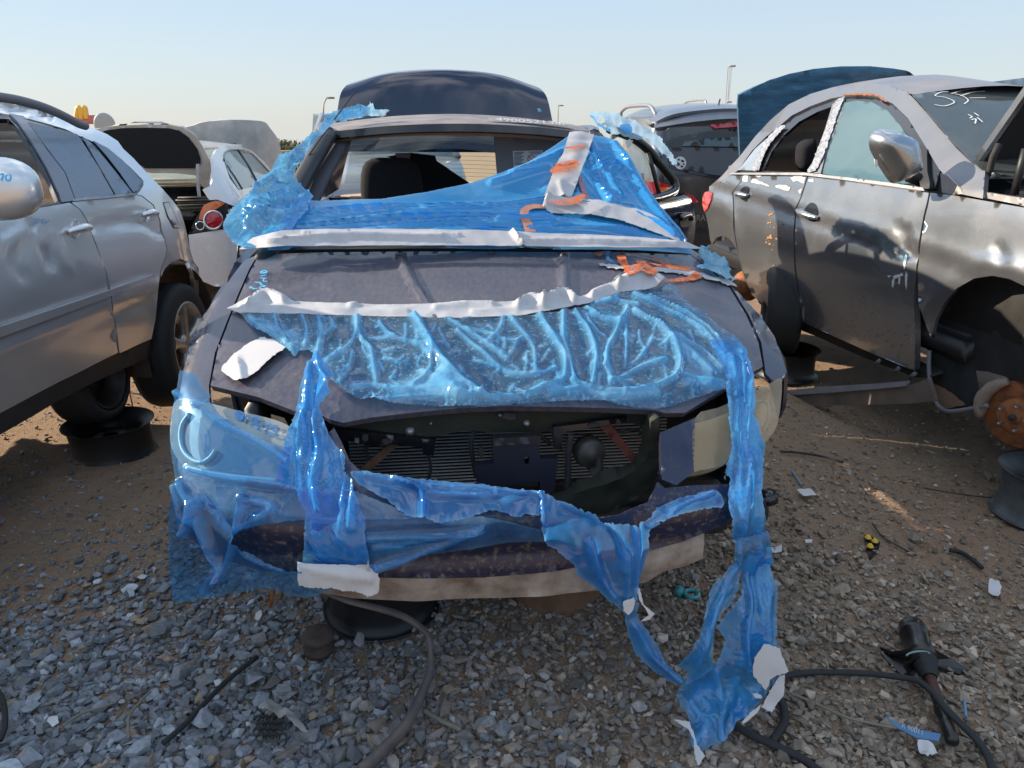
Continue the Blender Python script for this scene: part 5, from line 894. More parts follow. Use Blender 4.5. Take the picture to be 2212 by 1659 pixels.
for yy in (.95, 3.75):
    wheel(FW.w(-.12, yy, .33), (FW.w(1, 0, 0) - FW.w(0, 0, 0)), .32, .2, 'steel', ws, rm=M_blackrim)
# ================================================================== GREY SEDAN ON THE RIGHT
M_greyp = paint('grey_metallic_paint', (.335, .345, .365), metal=.86, rough=.25, coat=1.0, dust=.16, dustc=(.33, .29, .24), dsc=2, lo=.5, hi=.85, speck=False)
M_bluelid = paint('streaky_blue_paint', (.012, .080, .16), metal=.4, rough=.35, coat=.4, dust=.35, dustc=(.06, .22, .34), dsc=9, lo=.45, hi=.7, stretch=(1, 1, 5))
FG = Frame(2.486, 0, R(8.9)); FG.mx = .915
_gy, _gz = table([(1, 1.2), (2.6, 1.32), (3.5, 1.42), (4.0, 1.80), (4.6, 1.85), (5.2, 1.80), (5.9, 1.6), (6.4, 1.36), (6.9, 1.3)])
def f_g(L):
    x, y, z_ = L[:, 0], L[:, 1], L[:, 2]
    s = .32 * (z_ - .93) ** 2 + .46 * np.maximum(0, z_ - 1.34) + .30 * np.maximum(0, y - 6.0) ** 2 - .006 * np.exp(-((z_ - 1.13 - .05 * (y - 4.5)) / .03) ** 2) + .007 * np.exp(-((z_ - 1.06 - .05 * (y - 4.5)) / .035) ** 2) \
        - .012 * np.exp(-((np.hypot(y - 3.02, z_ - .62) - .45) / .06) ** 2) - .012 * np.exp(-((np.hypot(y - 5.85, z_ - .62) - .42) / .06) ** 2)
    return smax(s - x, z_ - 2.0, .08)
SG = Surf(FG, f_g, 1.2, 10, 340)
gs = thing('sedan', 'grey metallic sedan with dented doors, missing wheels and a raised hood on the right', 'car', FG.w(.9, 4.5, 0))
d1 = [(z('D', (1385, 1180), (1390, 1270), (1395, 1340)), 6, -.02), (z('D', (1330, 1160), (1390, 1300), (1560, 1390)), 7, -.012), (z('D', (950, 1140), (1150, 1220), (1390, 1300)), 6, .008)]
sheet('rear_door', zz(('D', [(335, 818), (740, 820), (722, 880), (695, 960), (660, 1030), (650, 1200), (658, 1400), (684, 1600)]), ('H', [(690, 300), (700, 438), (540, 380), (440, 320), (375, 262)]), ('D', [(342, 1500), (300, 1350), (270, 1200), (262, 1000), (256, 925), (290, 878)])), SG, M_greyp, gs, th=.03, step=11, nz=[(.004, 3)], mirror=FG)
sheet('front_door', zz(('D', [(750, 821), (1000, 851), (1280, 889), (1535, 926), (1520, 1000), (1500, 1080), (1470, 1250), (1455, 1400), (1440, 1560)]), ('H', [(1437, 300), (1442, 600), (1442, 762), (1200, 665), (900, 532), (707, 442), (697, 300)]), ('D', [(692, 1600), (667, 1400), (660, 1200), (670, 1032), (706, 952), (732, 872)])), SG, M_greyp, gs, th=.03, step=12, ridges=d1, nz=[(.002, 3)], mirror=FG)
sheet('front_fender', zz(('D', [(1546, 927), (1700, 945), (2157, 1025), (2400, 1070), (2600, 1110), (2600, 1560)]), ('H', [(2560, 560), (2440, 400), (2300, 290), (2157, 208), (2060, 162), (1950, 142), (1830, 160), (1720, 222), (1640, 312), (1580, 430), (1550, 552), (1512, 450), (1468, 330), (1462, 120)]), ('D', [(1467, 1400), (1482, 1250), (1512, 1080), (1532, 1000)])), SG, M_greyp, gs, th=.02, step=12, nz=[(.001, 2)],
      ridges=[(z('D', (1990, 1290), (2010, 1360)), 12, -.008), (z('D', (1790, 1430), (1900, 1380), (2100, 1390)), 7, .003)], mirror=FG)
sheet('quarter_panel', zz(('D', [(100, 890), (250, 812), (332, 817), (286, 876), (250, 926), (257, 1010), (256, 1150), (280, 1290), (330, 1470), (372, 1570), (330, 1490), (300, 1370), (268, 1275), (232, 1227), (185, 1207), (145, 1220), (118, 1265), (105, 1230), (95, 1150), (80, 1080), (72, 1050), (98, 1030), (122, 970), (126, 928), (100, 918)])), SG, M_greyp, gs, th=.02, step=9, mirror=FG)
top = [(100, 888), (180, 820), (250, 742), (300, 690), (400, 560), (500, 452), (620, 350), (760, 282), (900, 240), (1050, 220), (1180, 214)]
sheet('roof_side', z('D', *top, (1290, 222), (1385, 262), (1455, 330), (1535, 420), (1625, 530), (1720, 640), (1820, 735), (1903, 790), (1888, 966), (1750, 937), (1690, 872), (1600, 770), (1500, 602), (1400, 442), (1300, 345), (1200, 300), (1080, 288), (980, 296), (900, 310), (760, 362), (640, 422), (560, 490), (470, 562), (380, 652), (330, 722), (290, 780), (258, 803), (108, 900)), SG, paint('grey_roof_rail_paint', (.17, .175, .195), metal=.6, rough=.38, coat=.5, dust=.2, dsc=3), gs, th=.03, step=9, mirror=FG)
tlg = sheet('tail_light', z('D', (100, 920), (126, 930), (120, 972), (96, 1030), (76, 1052), (62, 1000), (66, 950), (80, 925)), SG, M_redl, gs, off=.01, th=.05, step=7)
sheet('window_surround', z('D', (258, 803), (330, 718), (470, 558), (640, 418), (760, 358), (980, 292), (1200, 297), (1300, 342), (1400, 440), (1500, 600), (1600, 768), (1560, 905), (1280, 868), (1000, 832), (740, 800)), SG, M_blackg, gs, off=-.012, th=.02, step=10, holes=[z('D', (445, 780), (500, 652), (580, 545), (680, 455), (800, 390), (903, 352), (850, 520), (790, 680), (745, 793), (600, 790)), z('D', (978, 342), (1060, 327), (1160, 337), (1260, 392), (1340, 482), (1420, 592), (1470, 690), (1520, 858), (1280, 866), (1000, 828), (842, 800), (872, 680), (922, 500))])
sheet('side_glass', z('D', (290, 780), (340, 720), (400, 642), (470, 580), (500, 560), (452, 640), (402, 740), (385, 782)), SG, M_dustglass, gs, off=.002, th=.003, step=8, mirror=FG)
sheet('side_glass', z('D', (975, 338), (1060, 323), (1160, 333), (1262, 388), (1342, 480), (1422, 590), (1475, 690), (1525, 862), (1280, 870), (1000, 832), (838, 802), (868, 680), (918, 500)), SG, glass('blue_green_glass', (.50, .66, .68), .08, dust=.14, dustc=(.20, .32, .36), alpha=.10), gs, off=-.002, th=.004, step=12, mirror=FG)
sheet('pillar_cover', z('D', (905, 345), (985, 303), (965, 400), (905, 560), (852, 700), (826, 802), (745, 797), (792, 680), (852, 520)), SG, M_grey, gs, off=-.002, th=.02, step=10)
sheet('chrome_strip', z('D', (256, 801), (740, 801), (1000, 831), (1280, 866), (1520, 901), (1530, 922), (1280, 887), (1000, 849), (740, 818), (252, 811)), SG, M_steel, gs, off=.022, th=.02, step=5)
M_torn = simple('torn_clear_tape', (.42, .42, .44), .25, var=.5, sc_=55, coat=.5, col2=(.06, .06, .065))
sheet('torn_tape', z('D', (385, 780), (410, 700), (450, 620), (500, 555), (570, 488), (600, 492), (560, 545), (500, 610), (460, 690), (430, 782)), SG, M_torn, gs, off=.008, th=.002, step=5, jag=1.0, nz=[(.006, 30)])
sheet('torn_tape', z('D', (935, 330), (988, 308), (960, 380), (905, 540), (855, 690), (800, 790), (752, 795), (800, 690), (850, 560), (900, 420)), SG, M_torn, gs, off=.010, th=.002, step=5, jag=1.0, nz=[(.006, 30)])
for q in ([(325, 812), (355, 812), (350, 860), (318, 855)], [(375, 850), (390, 838), (500, 885), (380, 862)], [(530, 885), (590, 878), (630, 895), (625, 915), (550, 898)], [(630, 830), (690, 820), (728, 830), (722, 865), (680, 850), (655, 855)], [(745, 845), (780, 842), (782, 858), (750, 858)], [(680, 920), (705, 905), (695, 935)], [(395, 820), (455, 820), (430, 827)]):
    sheet('paint_chip', z('D', *q), SG, M_white, gs, off=.003, th=.001, step=6, jag=.8)
for q in ([(1385, 1330), (1395, 1340), (1380, 1430), (1370, 1400)], [(1300, 1475), (1360, 1455), (1370, 1470), (1310, 1490)], [(1300, 1490), (1312, 1490), (1305, 1550), (1295, 1540)], [(1340, 1480), (1350, 1480), (1345, 1530), (1338, 1520)], [(1385, 1440), (1395, 1460), (1392, 1560), (1384, 1540)], [(1255, 1475), (1290, 1470), (1280, 1482)]):
    sheet('scratch', z('D', *q), SG, M_white, gs, off=.003, th=.001, step=5, jag=.6)
rs9 = np.random.RandomState(4)
M_orangespot = simple('orange_spot', (.42, .20, .06), .9, var=.4)  # small matte orange spots scattered over the doors
sheet('rust_edge', z('D', (970, 292), (1080, 280), (1180, 284), (1225, 300), (1270, 335), (1255, 335), (1200, 300), (1100, 292)), SG, M_rust, gs, off=.004, th=.001, step=5, jag=.8)
for k, (x0, y0, sx, sy, n) in enumerate(((495, 1230, 30, 110, 16), (550, 1200, 60, 60, 9), (980, 1240, 10, 10, 2), (1320, 1310 + 0, 20, 12, 2))):
    for i in range(n):
        a, b_ = x0 + rs9.normal(0, sx * .6), y0 + rs9.normal(0, sy * .6); r_ = rs9.uniform(2.5, 8)
        sheet('orange_spot', [(q[0], q[1]) for q in disc_px((a, b_), r_, 'D', 8)], SG, M_orangespot, gs, off=.0025, th=0, step=4, jag=.3)
for k in range(14):
    a, b_ = 1300 + rs9.normal(0, 60), 560 + rs9.normal(0, 60); sheet('mud_spot', disc_px((a, b_), rs9.uniform(4, 13), 'H', 9), SG, simple('dry_mud', (.26, .19, .12), .9) if k == 0 else bpy.data.materials['dry_mud'], gs, off=.0025, th=0, step=4, jag=.7)
def handle(surf, a, b, k, par, m, cup):
    q = surf.cam(np.array(z(k, a, ((a[0] + b[0]) / 2, (a[1] + b[1]) / 2 - 5), b))); nrm = surf.normal(q); q = q + nrm * np.array([[.008], [.035], [.010]])
    hd = put('door_handle', tube(spline(q, 8), [.013 + .010 * math.sin(math.pi * i_ / 16) for i_ in range(17)], 12, flatten=(1, .9)), m, par)
    sheet('handle_cup', z(k, *cup), surf, M_blackg, hd, off=.003, th=.002, step=5, sm=3)
handle(SG, (282, 930), (362, 945), 'D', gs, M_greyp, [(310, 905), (345, 885), (362, 900), (352, 950), (345, 985), (320, 975), (300, 950)])
handle(SG, (682, 1040), (820, 1090), 'D', gs, M_greyp, [(735, 1020), (770, 992), (800, 1010), (812, 1070), (795, 1115), (750, 1100), (720, 1060)])
# puffed solid from an outline: used for the mirror and headrests
def puff(name, outline, y, depth, m, parent, back=.6, step=6, pw=.5):
    S = Surf(W0, lambda L: y - L[:, 1], .5, 14, 60); o = spline(outline, 4, True)
    def dsp(P2, P): d = dist_poly(P2, o + [o[0]]); d = d / d.max(); return depth * (1 - (1 - d) ** 2) ** pw
    a = sheet(name, o, S, m, parent, th=0, step=step, disp=dsp, seed=2)
    V = np.array([v.co[:] for v in a.data.vertices]); L0 = origin_of(a); yy = V[:, 1] + L0[1]; V2 = V.copy(); V2[:, 1] = (y + (y - yy) * back) - L0[1]
    F = [tuple(p.vertices) for p in a.data.polygons]; n = len(V)
    me = bpy.data.meshes.new(name); me.from_pydata([tuple(v) for v in np.concatenate([V, V2])], [], F + [tuple(i + n for i in f[::-1]) for f in F]); me.polygons.foreach_set('use_smooth', [True] * len(me.polygons)); me.materials.append(m); a.data = me; return a
my = SG.cam(np.array(z('D', (1480, 850))))[0]
mir = puff('side_mirror', z('D', (1145, 590), (1165, 540), (1210, 515), (1290, 517), (1380, 548), (1440, 590), (1462, 690), (1468, 780), (1400, 828), (1315, 866), (1275, 850), (1230, 790), (1180, 705), (1150, 645)), my[1] - .10, .12, M_greyp, gs, back=.35)
sheet('turn_signal', z('D', (1172, 705), (1190, 710), (1195, 750), (1185, 758), (1174, 735)), Surf(W0, lambda L: my[1] - .125 - L[:, 1], .5, 9, 50), simple('clear_signal', (.75, .75, .75), .2, coat=1), mir, off=.012, th=.004, step=5)
put('mirror_arm', tube(spline([at_y(p, my[1] + .02) for p in z('D', (1400, 815), (1470, 840), (1530, 870))], 4), .03, 8), M_black, mir)
sheet('mirror_base', z('D', (1440, 600), (1530, 650), (1535, 800), (1560, 905), (1500, 905), (1470, 830)), SG, M_black, gs, off=.012, th=.03, step=9)
# windscreen, roof, hood
a_, b_ = FG.loc(SG.cam(np.array(z('D', (1430, 285), (1880, 760)))))
kk = (b_[1] - a_[1]) / (b_[2] - a_[2])
SWG = Surf(FG, lambda L: a_[1] + kk * (L[:, 2] - a_[2]) - .10 * np.clip(1 - ((L[:, 0] - .9) / .75) ** 2, 0, 1) - L[:, 1], 1, 9, 300)
sheet('windscreen', z('D', (1428, 287), (1600, 257), (1850, 215), (2157, 176), (2420, 150), (2520, 300), (2520, 850), (2157, 830), (1885, 775), (1800, 705), (1700, 605), (1580, 462), (1480, 345)), SWG, glass('dark_windscreen', (.22, .28, .27), .07, rough=.05, dust=.22, dustc=(.16, .18, .17), alpha=.12), gs, off=0, th=.004, step=14)
put('glass_writing', ribbon([z('D', *q) for q in ([(1660, 272), (1610, 275), (1575, 298), (1640, 308), (1700, 338), (1640, 364), (1570, 356)], [(1700, 285), (1745, 295), (1790, 325), (1765, 352)], [(1680, 284), (1760, 262), (1845, 250)], [(1740, 298), (1820, 275), (1900, 268)], [(1800, 312), (1905, 311)], [(1790, 420), (1815, 435), (1800, 445)], [(1830, 410), (1860, 430)], [(1810, 455), (1840, 450), (1835, 480)], [(1850, 440), (1885, 470)])], SWG, .007, .004), simple('white_marker', (.75, .75, .72), .6), gs)
T3 = FG.loc(SG.cam(np.array(resample(z('D', *top), 12, False))))
rooff = []
for l in T3:
    row = []
    for k in range(9): t = k / 8; row.append([l[0] + t * (1.83 - 2 * l[0]), l[1] - .04 * math.sin(math.pi * t) * 0, l[2] + .055 * math.sin(math.pi * t)])
    rooff.append(FG.world(np.array(row)))
for s_, zf in ((1.0, 0),):
    lr = T3[-1]; row = []
    for k in range(9): t = k / 8; row.append([a_[0] + t * (1.83 - 2 * a_[0]), a_[1] - .10 * math.sin(math.pi * t), a_[2] + .045 * math.sin(math.pi * t)])
    rooff.append(FG.world(np.array(row)))
V = np.concatenate(rooff); F = [(i * 9 + j, i * 9 + j + 1, (i + 1) * 9 + j + 1, (i + 1) * 9 + j) for i in range(len(rooff) - 1) for j in range(8)]
put('roof', (V, F), paint('grey_roof_dusty', (.20, .19, .20), metal=.5, rough=.4, coat=.3, dust=.6, dustc=(.33, .27, .23), dsc=4), gs)
hp = Surf(FG, lambda L: .16 - L[:, 0], .8, 8, 200).cam(np.array(z('D', (1838, 696), (2157, 232), (2420, -150))))
rt = FG.w(1.5, 0, 0) - FG.w(0, 0, 0); nn = np.array([0, .03, .03])
hdm = put('raised_hood', loft([[hp[0], hp[1], hp[2]], [hp[0] + rt * .5, hp[1] + rt * .5, hp[2] + rt * .5], [hp[0] + rt, hp[1] + rt, hp[2] + rt]], 3, 6, .03, (0, 1, .6)), M_greyp, gs)
put('hood_lining', loft([[p + rt * .02 + np.array([0, -.004, -.03]) + (hp[2] - hp[0]) * .02 for p in hp], [p + rt * .5 + np.array([0, -.004, -.03]) for p in hp], [p + rt * .96 + np.array([0, -.004, -.03]) for p in hp]], 3, 6, .015, (0, 1, .6)), M_black, hdm)
SGp = Surf(FG, lambda L: .14 - L[:, 0], .8, 8, 200)
put('hood_hinge', tube(SGp.cam(np.array(z('D', (1995, 610), (1955, 690), (1935, 775), (1905, 830)))), .014, 8), M_dirty, gs)
put('hood_prop', tube(SGp.cam(np.array(z('D', (2170, 640), (2130, 780), (2095, 940)))), .016, 8), M_black, gs)
put('engine_bay_floor', box((.9, 2.9, .95), (1.5, 1.5, .5), 0, .03, FG), M_dirty, gs)
put('cowl', join([box((.9, 3.50, 1.28), (1.5, .25, .06), 0, .01, FG), box((.35, 3.3, 1.27), (.3, .25, .14), .4, .02, FG)]), M_black, gs)
sheet('inner_fender_rail', z('D', (1610, 800), (1650, 810), (1740, 900), (1760, 935), (1690, 940), (1620, 925)), Surf(FG, lambda L: .05 - L[:, 0], .8, 8, 200), simple('bare_metal_bracket', (.42, .38, .36), .5, metal=.3), gs, th=.01, step=9)
sheet('inner_fender_rail', z('D', (1905, 925), (2157, 965), (2400, 1010), (2400, 1060), (2157, 1012), (1905, 962)), Surf(FG, lambda L: .07 - L[:, 0], .8, 8, 200), simple('bare_metal_rail', (.36, .33, .32), .5, metal=.3), gs, th=.02, step=10)
put('cabin_floor', box((.92, 4.8, .62), (1.6, 3.0, .14), 0, .03, FG), M_black, gs); put('dashboard', box((.92, 3.85, 1.25), (1.45, .4, .2), 0, .08, FG), M_black, gs)
M_lseat = simple('pale_seat', (.26, .29, .27), .85, var=.15)
puff('headrest', z('D', (1008, 640), (1020, 580), (1070, 555), (1110, 570), (1120, 640), (1095, 690), (1040, 690)), FG.w(.45, 5.0, 0)[1], .07, M_lseat, gs)
puff('headrest', z('D', (1065, 700), (1080, 600), (1110, 545), (1150, 530), (1190, 570), (1180, 700), (1130, 780), (1075, 788)), FG.w(.45, 4.7, 0)[1], .07, M_lseat, gs)
puff('headrest', z('D', (665, 640), (700, 590), (760, 575), (800, 590), (790, 700), (740, 790), (670, 760)), FG.w(.45, 5.3, 0)[1], .07, M_seat, gs)
sw = FG.w(.55, 4.0, 1.45); put('steering_wheel', tube([sw + np.array([.18 * math.cos(t), .03 * math.cos(t), .17 * math.sin(t)]) for t in np.linspace(0, 2 * math.pi, 24, endpoint=False)], .016, 8, closed=True), M_lseat, gs)
put('rear_window', loft([[FG.w(x, 5.45, 1.80) for x in (.5, .92, 1.34)], [FG.w(x, 6.25, 1.42) for x in (.32, .92, 1.5)]], 3, 4, .004, (0, 1, 1)), M_dustglass, gs)
# blue trunk lid standing up behind the roof
SLg = Surf(FG, lambda L: 6.15 + .06 * (L[:, 0] - .9) ** 2 + .5 * np.maximum(0, .1 - L[:, 0]) - L[:, 1] - .12 * (L[:, 2] - 1.3), 2, 12, 300)
sheet('trunk_lid', z('D', (286, 290), (375, 245), (480, 195), (620, 150), (780, 118), (960, 101), (1150, 100), (1300, 115), (1380, 128), (1440, 162), (1500, 300), (1500, 700), (600, 800), (310, 800), (300, 640), (292, 450)), SLg, M_bluelid, gs, th=.03, step=11, ridges=[(z('D', (330, 320), (600, 280), (900, 230), (1200, 190)), 5, .02), (z('D', (300, 290), (620, 180), (1000, 140), (1400, 150)), 8, .02)])
put('tail_panel', loft([[FG.w(x, y_, zc) for x, y_ in ((.32, 6.45), (.5, 6.7), (.92, 6.8), (1.35, 6.7), (1.52, 6.45))] for zc in (.55, .8, 1.05, 1.28)], 3, 5, .02, (0, 1, 0)), M_greyp, gs)
# underside, skirt, arch liner, brake
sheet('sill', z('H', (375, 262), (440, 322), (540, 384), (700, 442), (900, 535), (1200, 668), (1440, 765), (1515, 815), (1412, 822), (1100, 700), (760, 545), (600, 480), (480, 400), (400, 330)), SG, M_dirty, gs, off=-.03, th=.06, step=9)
for q in ((1198, 705), (1325, 755), (1428, 792)): put('sill_clip', tube(SG.cam(np.array(z('H', (q[0] - 15, q[1] + 14), (q[0] + 18, q[1] - 12)))) , .013, 4), M_grey, gs)
sk1, sk2 = at_z(z('H', (350, 935))[0], .30), at_z(z('H', (1480, 850))[0], .50)
sk = loft([[sk1 + np.array([0, 0, .0]), (sk1 + sk2) / 2, sk2], [sk1 + np.array([0, -.03, .03]), (sk1 + sk2) / 2 + np.array([0, -.03, .03]), sk2 + np.array([0, -.03, .03])]], 1, 6, .004)
SK = Surf(FG, lambda L: .0 - L[:, 0], .8, 9, 300)
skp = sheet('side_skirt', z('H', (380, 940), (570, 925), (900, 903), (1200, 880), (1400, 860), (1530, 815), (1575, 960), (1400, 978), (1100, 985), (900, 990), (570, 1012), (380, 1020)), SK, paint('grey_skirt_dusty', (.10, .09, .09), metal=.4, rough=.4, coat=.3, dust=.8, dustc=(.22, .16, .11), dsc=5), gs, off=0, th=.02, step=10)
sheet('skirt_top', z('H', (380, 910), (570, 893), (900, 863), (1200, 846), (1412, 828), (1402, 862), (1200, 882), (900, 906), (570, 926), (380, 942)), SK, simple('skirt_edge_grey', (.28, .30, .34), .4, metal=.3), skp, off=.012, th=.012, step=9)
SI = Surf(FG, lambda L: .16 - L[:, 0], .8, 9, 300)
sheet('arch_liner', z('H', (1515, 600), (1540, 520), (1590, 400), (1650, 290), (1750, 200), (1950, 130), (2157, 190), (2400, 300), (2600, 500), (2600, 800), (2300, 900), (1920, 770), (1830, 760), (1860, 900), (1810, 1000), (1640, 1030), (1580, 980), (1545, 850), (1530, 740)), SI, simple('arch_liner_plastic', (.022, .024, .026), .6, var=.5, sc_=10, bmp=.3), gs, th=.01, step=12, nz=[(.02, 5)])
put('liner_edge', tube(spline(Surf(FG, lambda L: .10 - L[:, 0], .8, 9, 300).cam(np.array(z('H', (1538, 630), (1536, 760), (1552, 880), (1590, 980), (1650, 1025), (1740, 1022), (1850, 1002), (1920, 990)))), 5), .010, 8), M_grey, gs)
sheet('liner_dirt', z('H', (1556, 842), (1640, 870), (1740, 930), (1800, 985), (1700, 1005), (1640, 1008), (1590, 960)), SI, simple('red_clay', (.20, .12, .08), .95), gs, off=.02, th=.002, step=9, jag=1)
put('inner_arch', grid(lambda u, v: FG.w(.18 + .5 * v, 3.02 + .44 * math.cos(math.pi * u), .62 + .46 * math.sin(math.pi * u)), 20, 3), M_black, gs)
axg = FG.w(-1, 0, 0) - FG.w(0, 0, 0); axg = axg * math.cos(R(25)) + np.array([0, -1, 0]) * math.sin(R(25)); axg /= np.linalg.norm(axg)
hc = SI.cam(np.array(z('Y', (655, 565))))[0] + np.array([0, 0, 0])
bd = put('brake_disc', lathe([(.075, 0), (.15, 0), (.152, -.004), (.152, -.022), (.15, -.026), (.07, -.026)], 48, axg, hc + axg * -.045), M_rust, gs)
put('hub', lathe([(0, .012), (.028, .012), (.030, .004), (.040, .0), (.072, -.001), (.078, -.008), (.080, -.045)], 40, axg, hc), M_rust, bd)
s_ = np.cross(axg, [0, 0, 1.0]); s_ /= np.linalg.norm(s_); u_ = np.cross(s_, axg)
put('axle_nut', lathe([(0, .030), (.014, .030), (.016, .012), (.024, .011), (.026, 0)], 6, axg, hc), M_dirty, bd)
for k in range(5):
    a = k * 2 * math.pi / 5 + .5; c_ = hc + (s_ * math.cos(a) + u_ * math.sin(a)) * .056; put('wheel_stud', lathe([(0, .042), (.005, .042), (.0065, .038), (.0065, 0)], 12, axg, c_), M_steel, bd)
put('dust_shield', lathe([(.08, -.03), (.165, -.035), (.17, -.03)], 36, axg, hc + axg * -.05), M_rusty, gs)
cal = hc - s_ * .0 + axg * -.05
put('brake_caliper', tube(spline([hc + axg * -.02 + (s_ * math.cos(a) + u_ * math.sin(a)) * .155 for a in (R(-20), R(10), R(40), R(65))][::1], 5), [.020, .026, .032, .034, .034, .036, .036, .036, .034, .034, .034, .03, .03, .026, .022, .02], 10, flatten=(1.1, .8)), simple('dirty_caliper', (.30, .23, .18), .8, var=.5, bmp=.5), gs)
put('suspension_arm', tube([hc + axg * -.12, hc + axg * -.3 + np.array([.1, .1, -.05])], .04, 8), M_rusty, gs)
hc2 = SG.cam(np.array(z('D', (310, 1540))))[0] - axg * .02
put('rear_brake_drum', lathe([(0, .03), (.06, .03), (.065, 0), (.11, -.005), (.115, -.05), (.02, -.06)], 30, axg, hc2), M_rust, gs)
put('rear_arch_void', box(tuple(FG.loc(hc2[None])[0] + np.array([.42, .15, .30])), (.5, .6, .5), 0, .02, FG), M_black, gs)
# stands
q = at_z(z('H', (640, 870))[0], 0); t = thing('spare_wheel', 'black tyre standing on a rim beneath the grey sedan sill', 'wheel', (q[0], q[1] + .25, 0)); wheel((q[0], q[1] + .35, .30 + .12), (.96, -.25, 0), .30, .22, 'steel', t, rm=M_blackrim)
stand(q[0] + .04, q[1] + .26, 'black steel rim lying flat beneath the grey sedan, under an upright black tyre')
q = at_z(z('Y', (760, 1300))[0], 0); stand(q[0] + .14, q[1] + .12, 'grey steel rim flat on the dirt at the right edge below the rusty hub', m=simple('galvanised_rim', (.11, .12, .125), .6, metal=.2, var=.6), W_=.22)
# stands of the blue sedan
q = at_z((805, 1388), 0); stand(q[0], q[1] + .20, 'black steel rim lying flat under the left front of the blue sedan', r_=.195, W_=.20)
q = at_z((1212, 1338), 0); stand(q[0], q[1] + .20, 'rust-brown steel rim lying tilted under the blue sedan front', m=simple('rusty_rim_paint', (.20, .10, .055), .7, var=.5), r_=.195, W_=.18, tilt=(.0, -.12))
for sx, sd_ in ((-.6, 'left'), (.6, 'right')): w_p = FM.w(sx, 3.7, 0); stand(w_p[0], w_p[1], 'black steel rim hidden beneath the ' + sd_ + ' rear corner of the blue sedan')
# ================================================================== DARK CROSSOVER BEHIND ON THE RIGHT (facing away)
M_dark = paint('black_paint', (.012, .013, .016), metal=.2, rough=.2, coat=.9, dust=.3, dustc=(.2, .18, .16), dsc=3); M_darksheen = paint('slate_sky_sheen_paint', (.14, .155, .185), metal=.6, rough=.35, coat=.6, dust=.3, dsc=3)  # slate tone puts reflected sky into the colour of the black body side
FD2 = Frame(2.30, 7.9, R(2)); CXD = 0.0
SDk = Surf(FD2, lambda L: .10 * L[:, 0] ** 2 + .35 * np.maximum(0, np.abs(L[:, 0]) - .72) ** 1.5 * 3 + .30 * np.maximum(0, L[:, 2] - 1.1) - L[:, 1], 4, 14, 260)
dk = thing('crossover', 'black crossover facing away with tinted rear window and round white sticker, behind the grey sedan', 'car', FD2.w(0, 2.2, 0))
sheet('tailgate', z('C', (1158, 545), (1222, 502), (1500, 490), (1670, 470), (1800, 480), (1850, 560), (1850, 1330), (1345, 1330), (1250, 1200), (1200, 1000), (1185, 800), (1175, 650)), SDk, M_dark, dk, th=.03, step=10)
sheet('body_side', z('C', (925, 478), (960, 448), (1060, 442), (1222, 497), (1162, 545), (1165, 640), (1180, 760), (1230, 1000), (1250, 1200), (1250, 1330), (1000, 1330), (960, 800)), Surf(FD2, lambda L: np.minimum(.30 * np.maximum(0, L[:, 2] - 1.1) + .18 + 4.0 * np.maximum(0, -.80 - L[:, 0]), 9) - L[:, 1], 4, 16, 320), M_darksheen, dk, th=.03, step=10)
sheet('rear_window', z('C', (1185, 640), (1205, 590), (1290, 560), (1450, 530), (1670, 505), (1780, 510), (1800, 700), (1700, 850), (1500, 830), (1300, 790), (1222, 765)), SDk, M_blackg, dk, off=.008, th=.008, step=10)
sheet('window_glass', z('C', (1198, 640), (1300, 632), (1670, 636), (1790, 640), (1780, 760), (1690, 830), (1500, 812), (1310, 775), (1225, 750)), SDk, simple('dusty_tinted_glass', (.042, .044, .050), .35, var=.15, sc_=60, coat=.3), dk, off=.014, th=.003, step=10)
sheet('clear_band', z('C', (1320, 600), (1450, 580), (1660, 565), (1670, 632), (1300, 628)), SDk, simple('reflecting_glass', (.05, .075, .075), .12, var=.6, sc_=6, coat=1), dk, off=.030, th=0, step=10)
sheet('brake_light', z('C', (1490, 487), (1670, 470), (1780, 468), (1780, 495), (1670, 500), (1512, 512)), SDk, M_redl, dk, off=.03, th=.02, step=8)
stq = sheet('round_sticker', z('C', *[(1290 + 38 * math.cos(t), 736 + 42 * math.sin(t)) for t in np.linspace(0, 6.2, 26)]), SDk, M_white, dk, off=.022, th=.001, step=4)
for q in ((1305, 725, 12, 9), (1275, 745, 14, 12), (1300, 760, 10, 8), (1280, 715, 9, 7), (1312, 745, 6, 8)):
    sheet('sticker_print', z('C', *[(q[0] + q[2] * math.cos(t), q[1] + q[3] * math.sin(t)) for t in np.linspace(0, 6.2, 12)]), SDk, M_black, stq, off=.025, th=.001, step=3, jag=.5)
l1 = sheet('tail_light', z('C', (1060, 850), (1140, 852), (1210, 875), (1240, 905), (1200, 935), (1150, 948), (1070, 965)), SDk, M_redl, dk, off=.05, th=.05, step=7); sheet('turn_lens', z('C', (1155, 890), (1222, 888), (1228, 905), (1200, 930), (1162, 940)), SDk, M_orangel, l1, off=.056, th=.003, step=6)
sheet('tail_light', z('C', (1318, 922), (1375, 945), (1412, 992), (1375, 997), (1345, 965)), SDk, M_redl, dk, off=.02, th=.02, step=6)
V, F = text_on('RA', .1, SDk, z('C', (1394, 1092))[0], z('C', (1450, 1090))[0], .03, squash=.9, up=(0, 0, 1)); put('badge_letters', (V, F), M_steel, dk, smooth=False)
sheet('bumper', z('C', (1230, 1180), (1460, 1185), (1850, 1190), (1850, 1420), (1250, 1420)), SDk, M_black, dk, off=.06, th=.05, step=12)
rz = Surf(FD2, lambda L: L[:, 2] - (1.80 - .06 * L[:, 0] ** 2 * 1.2 - .02 * (L[:, 1] - 1) ** 2), 6, 16, 400)
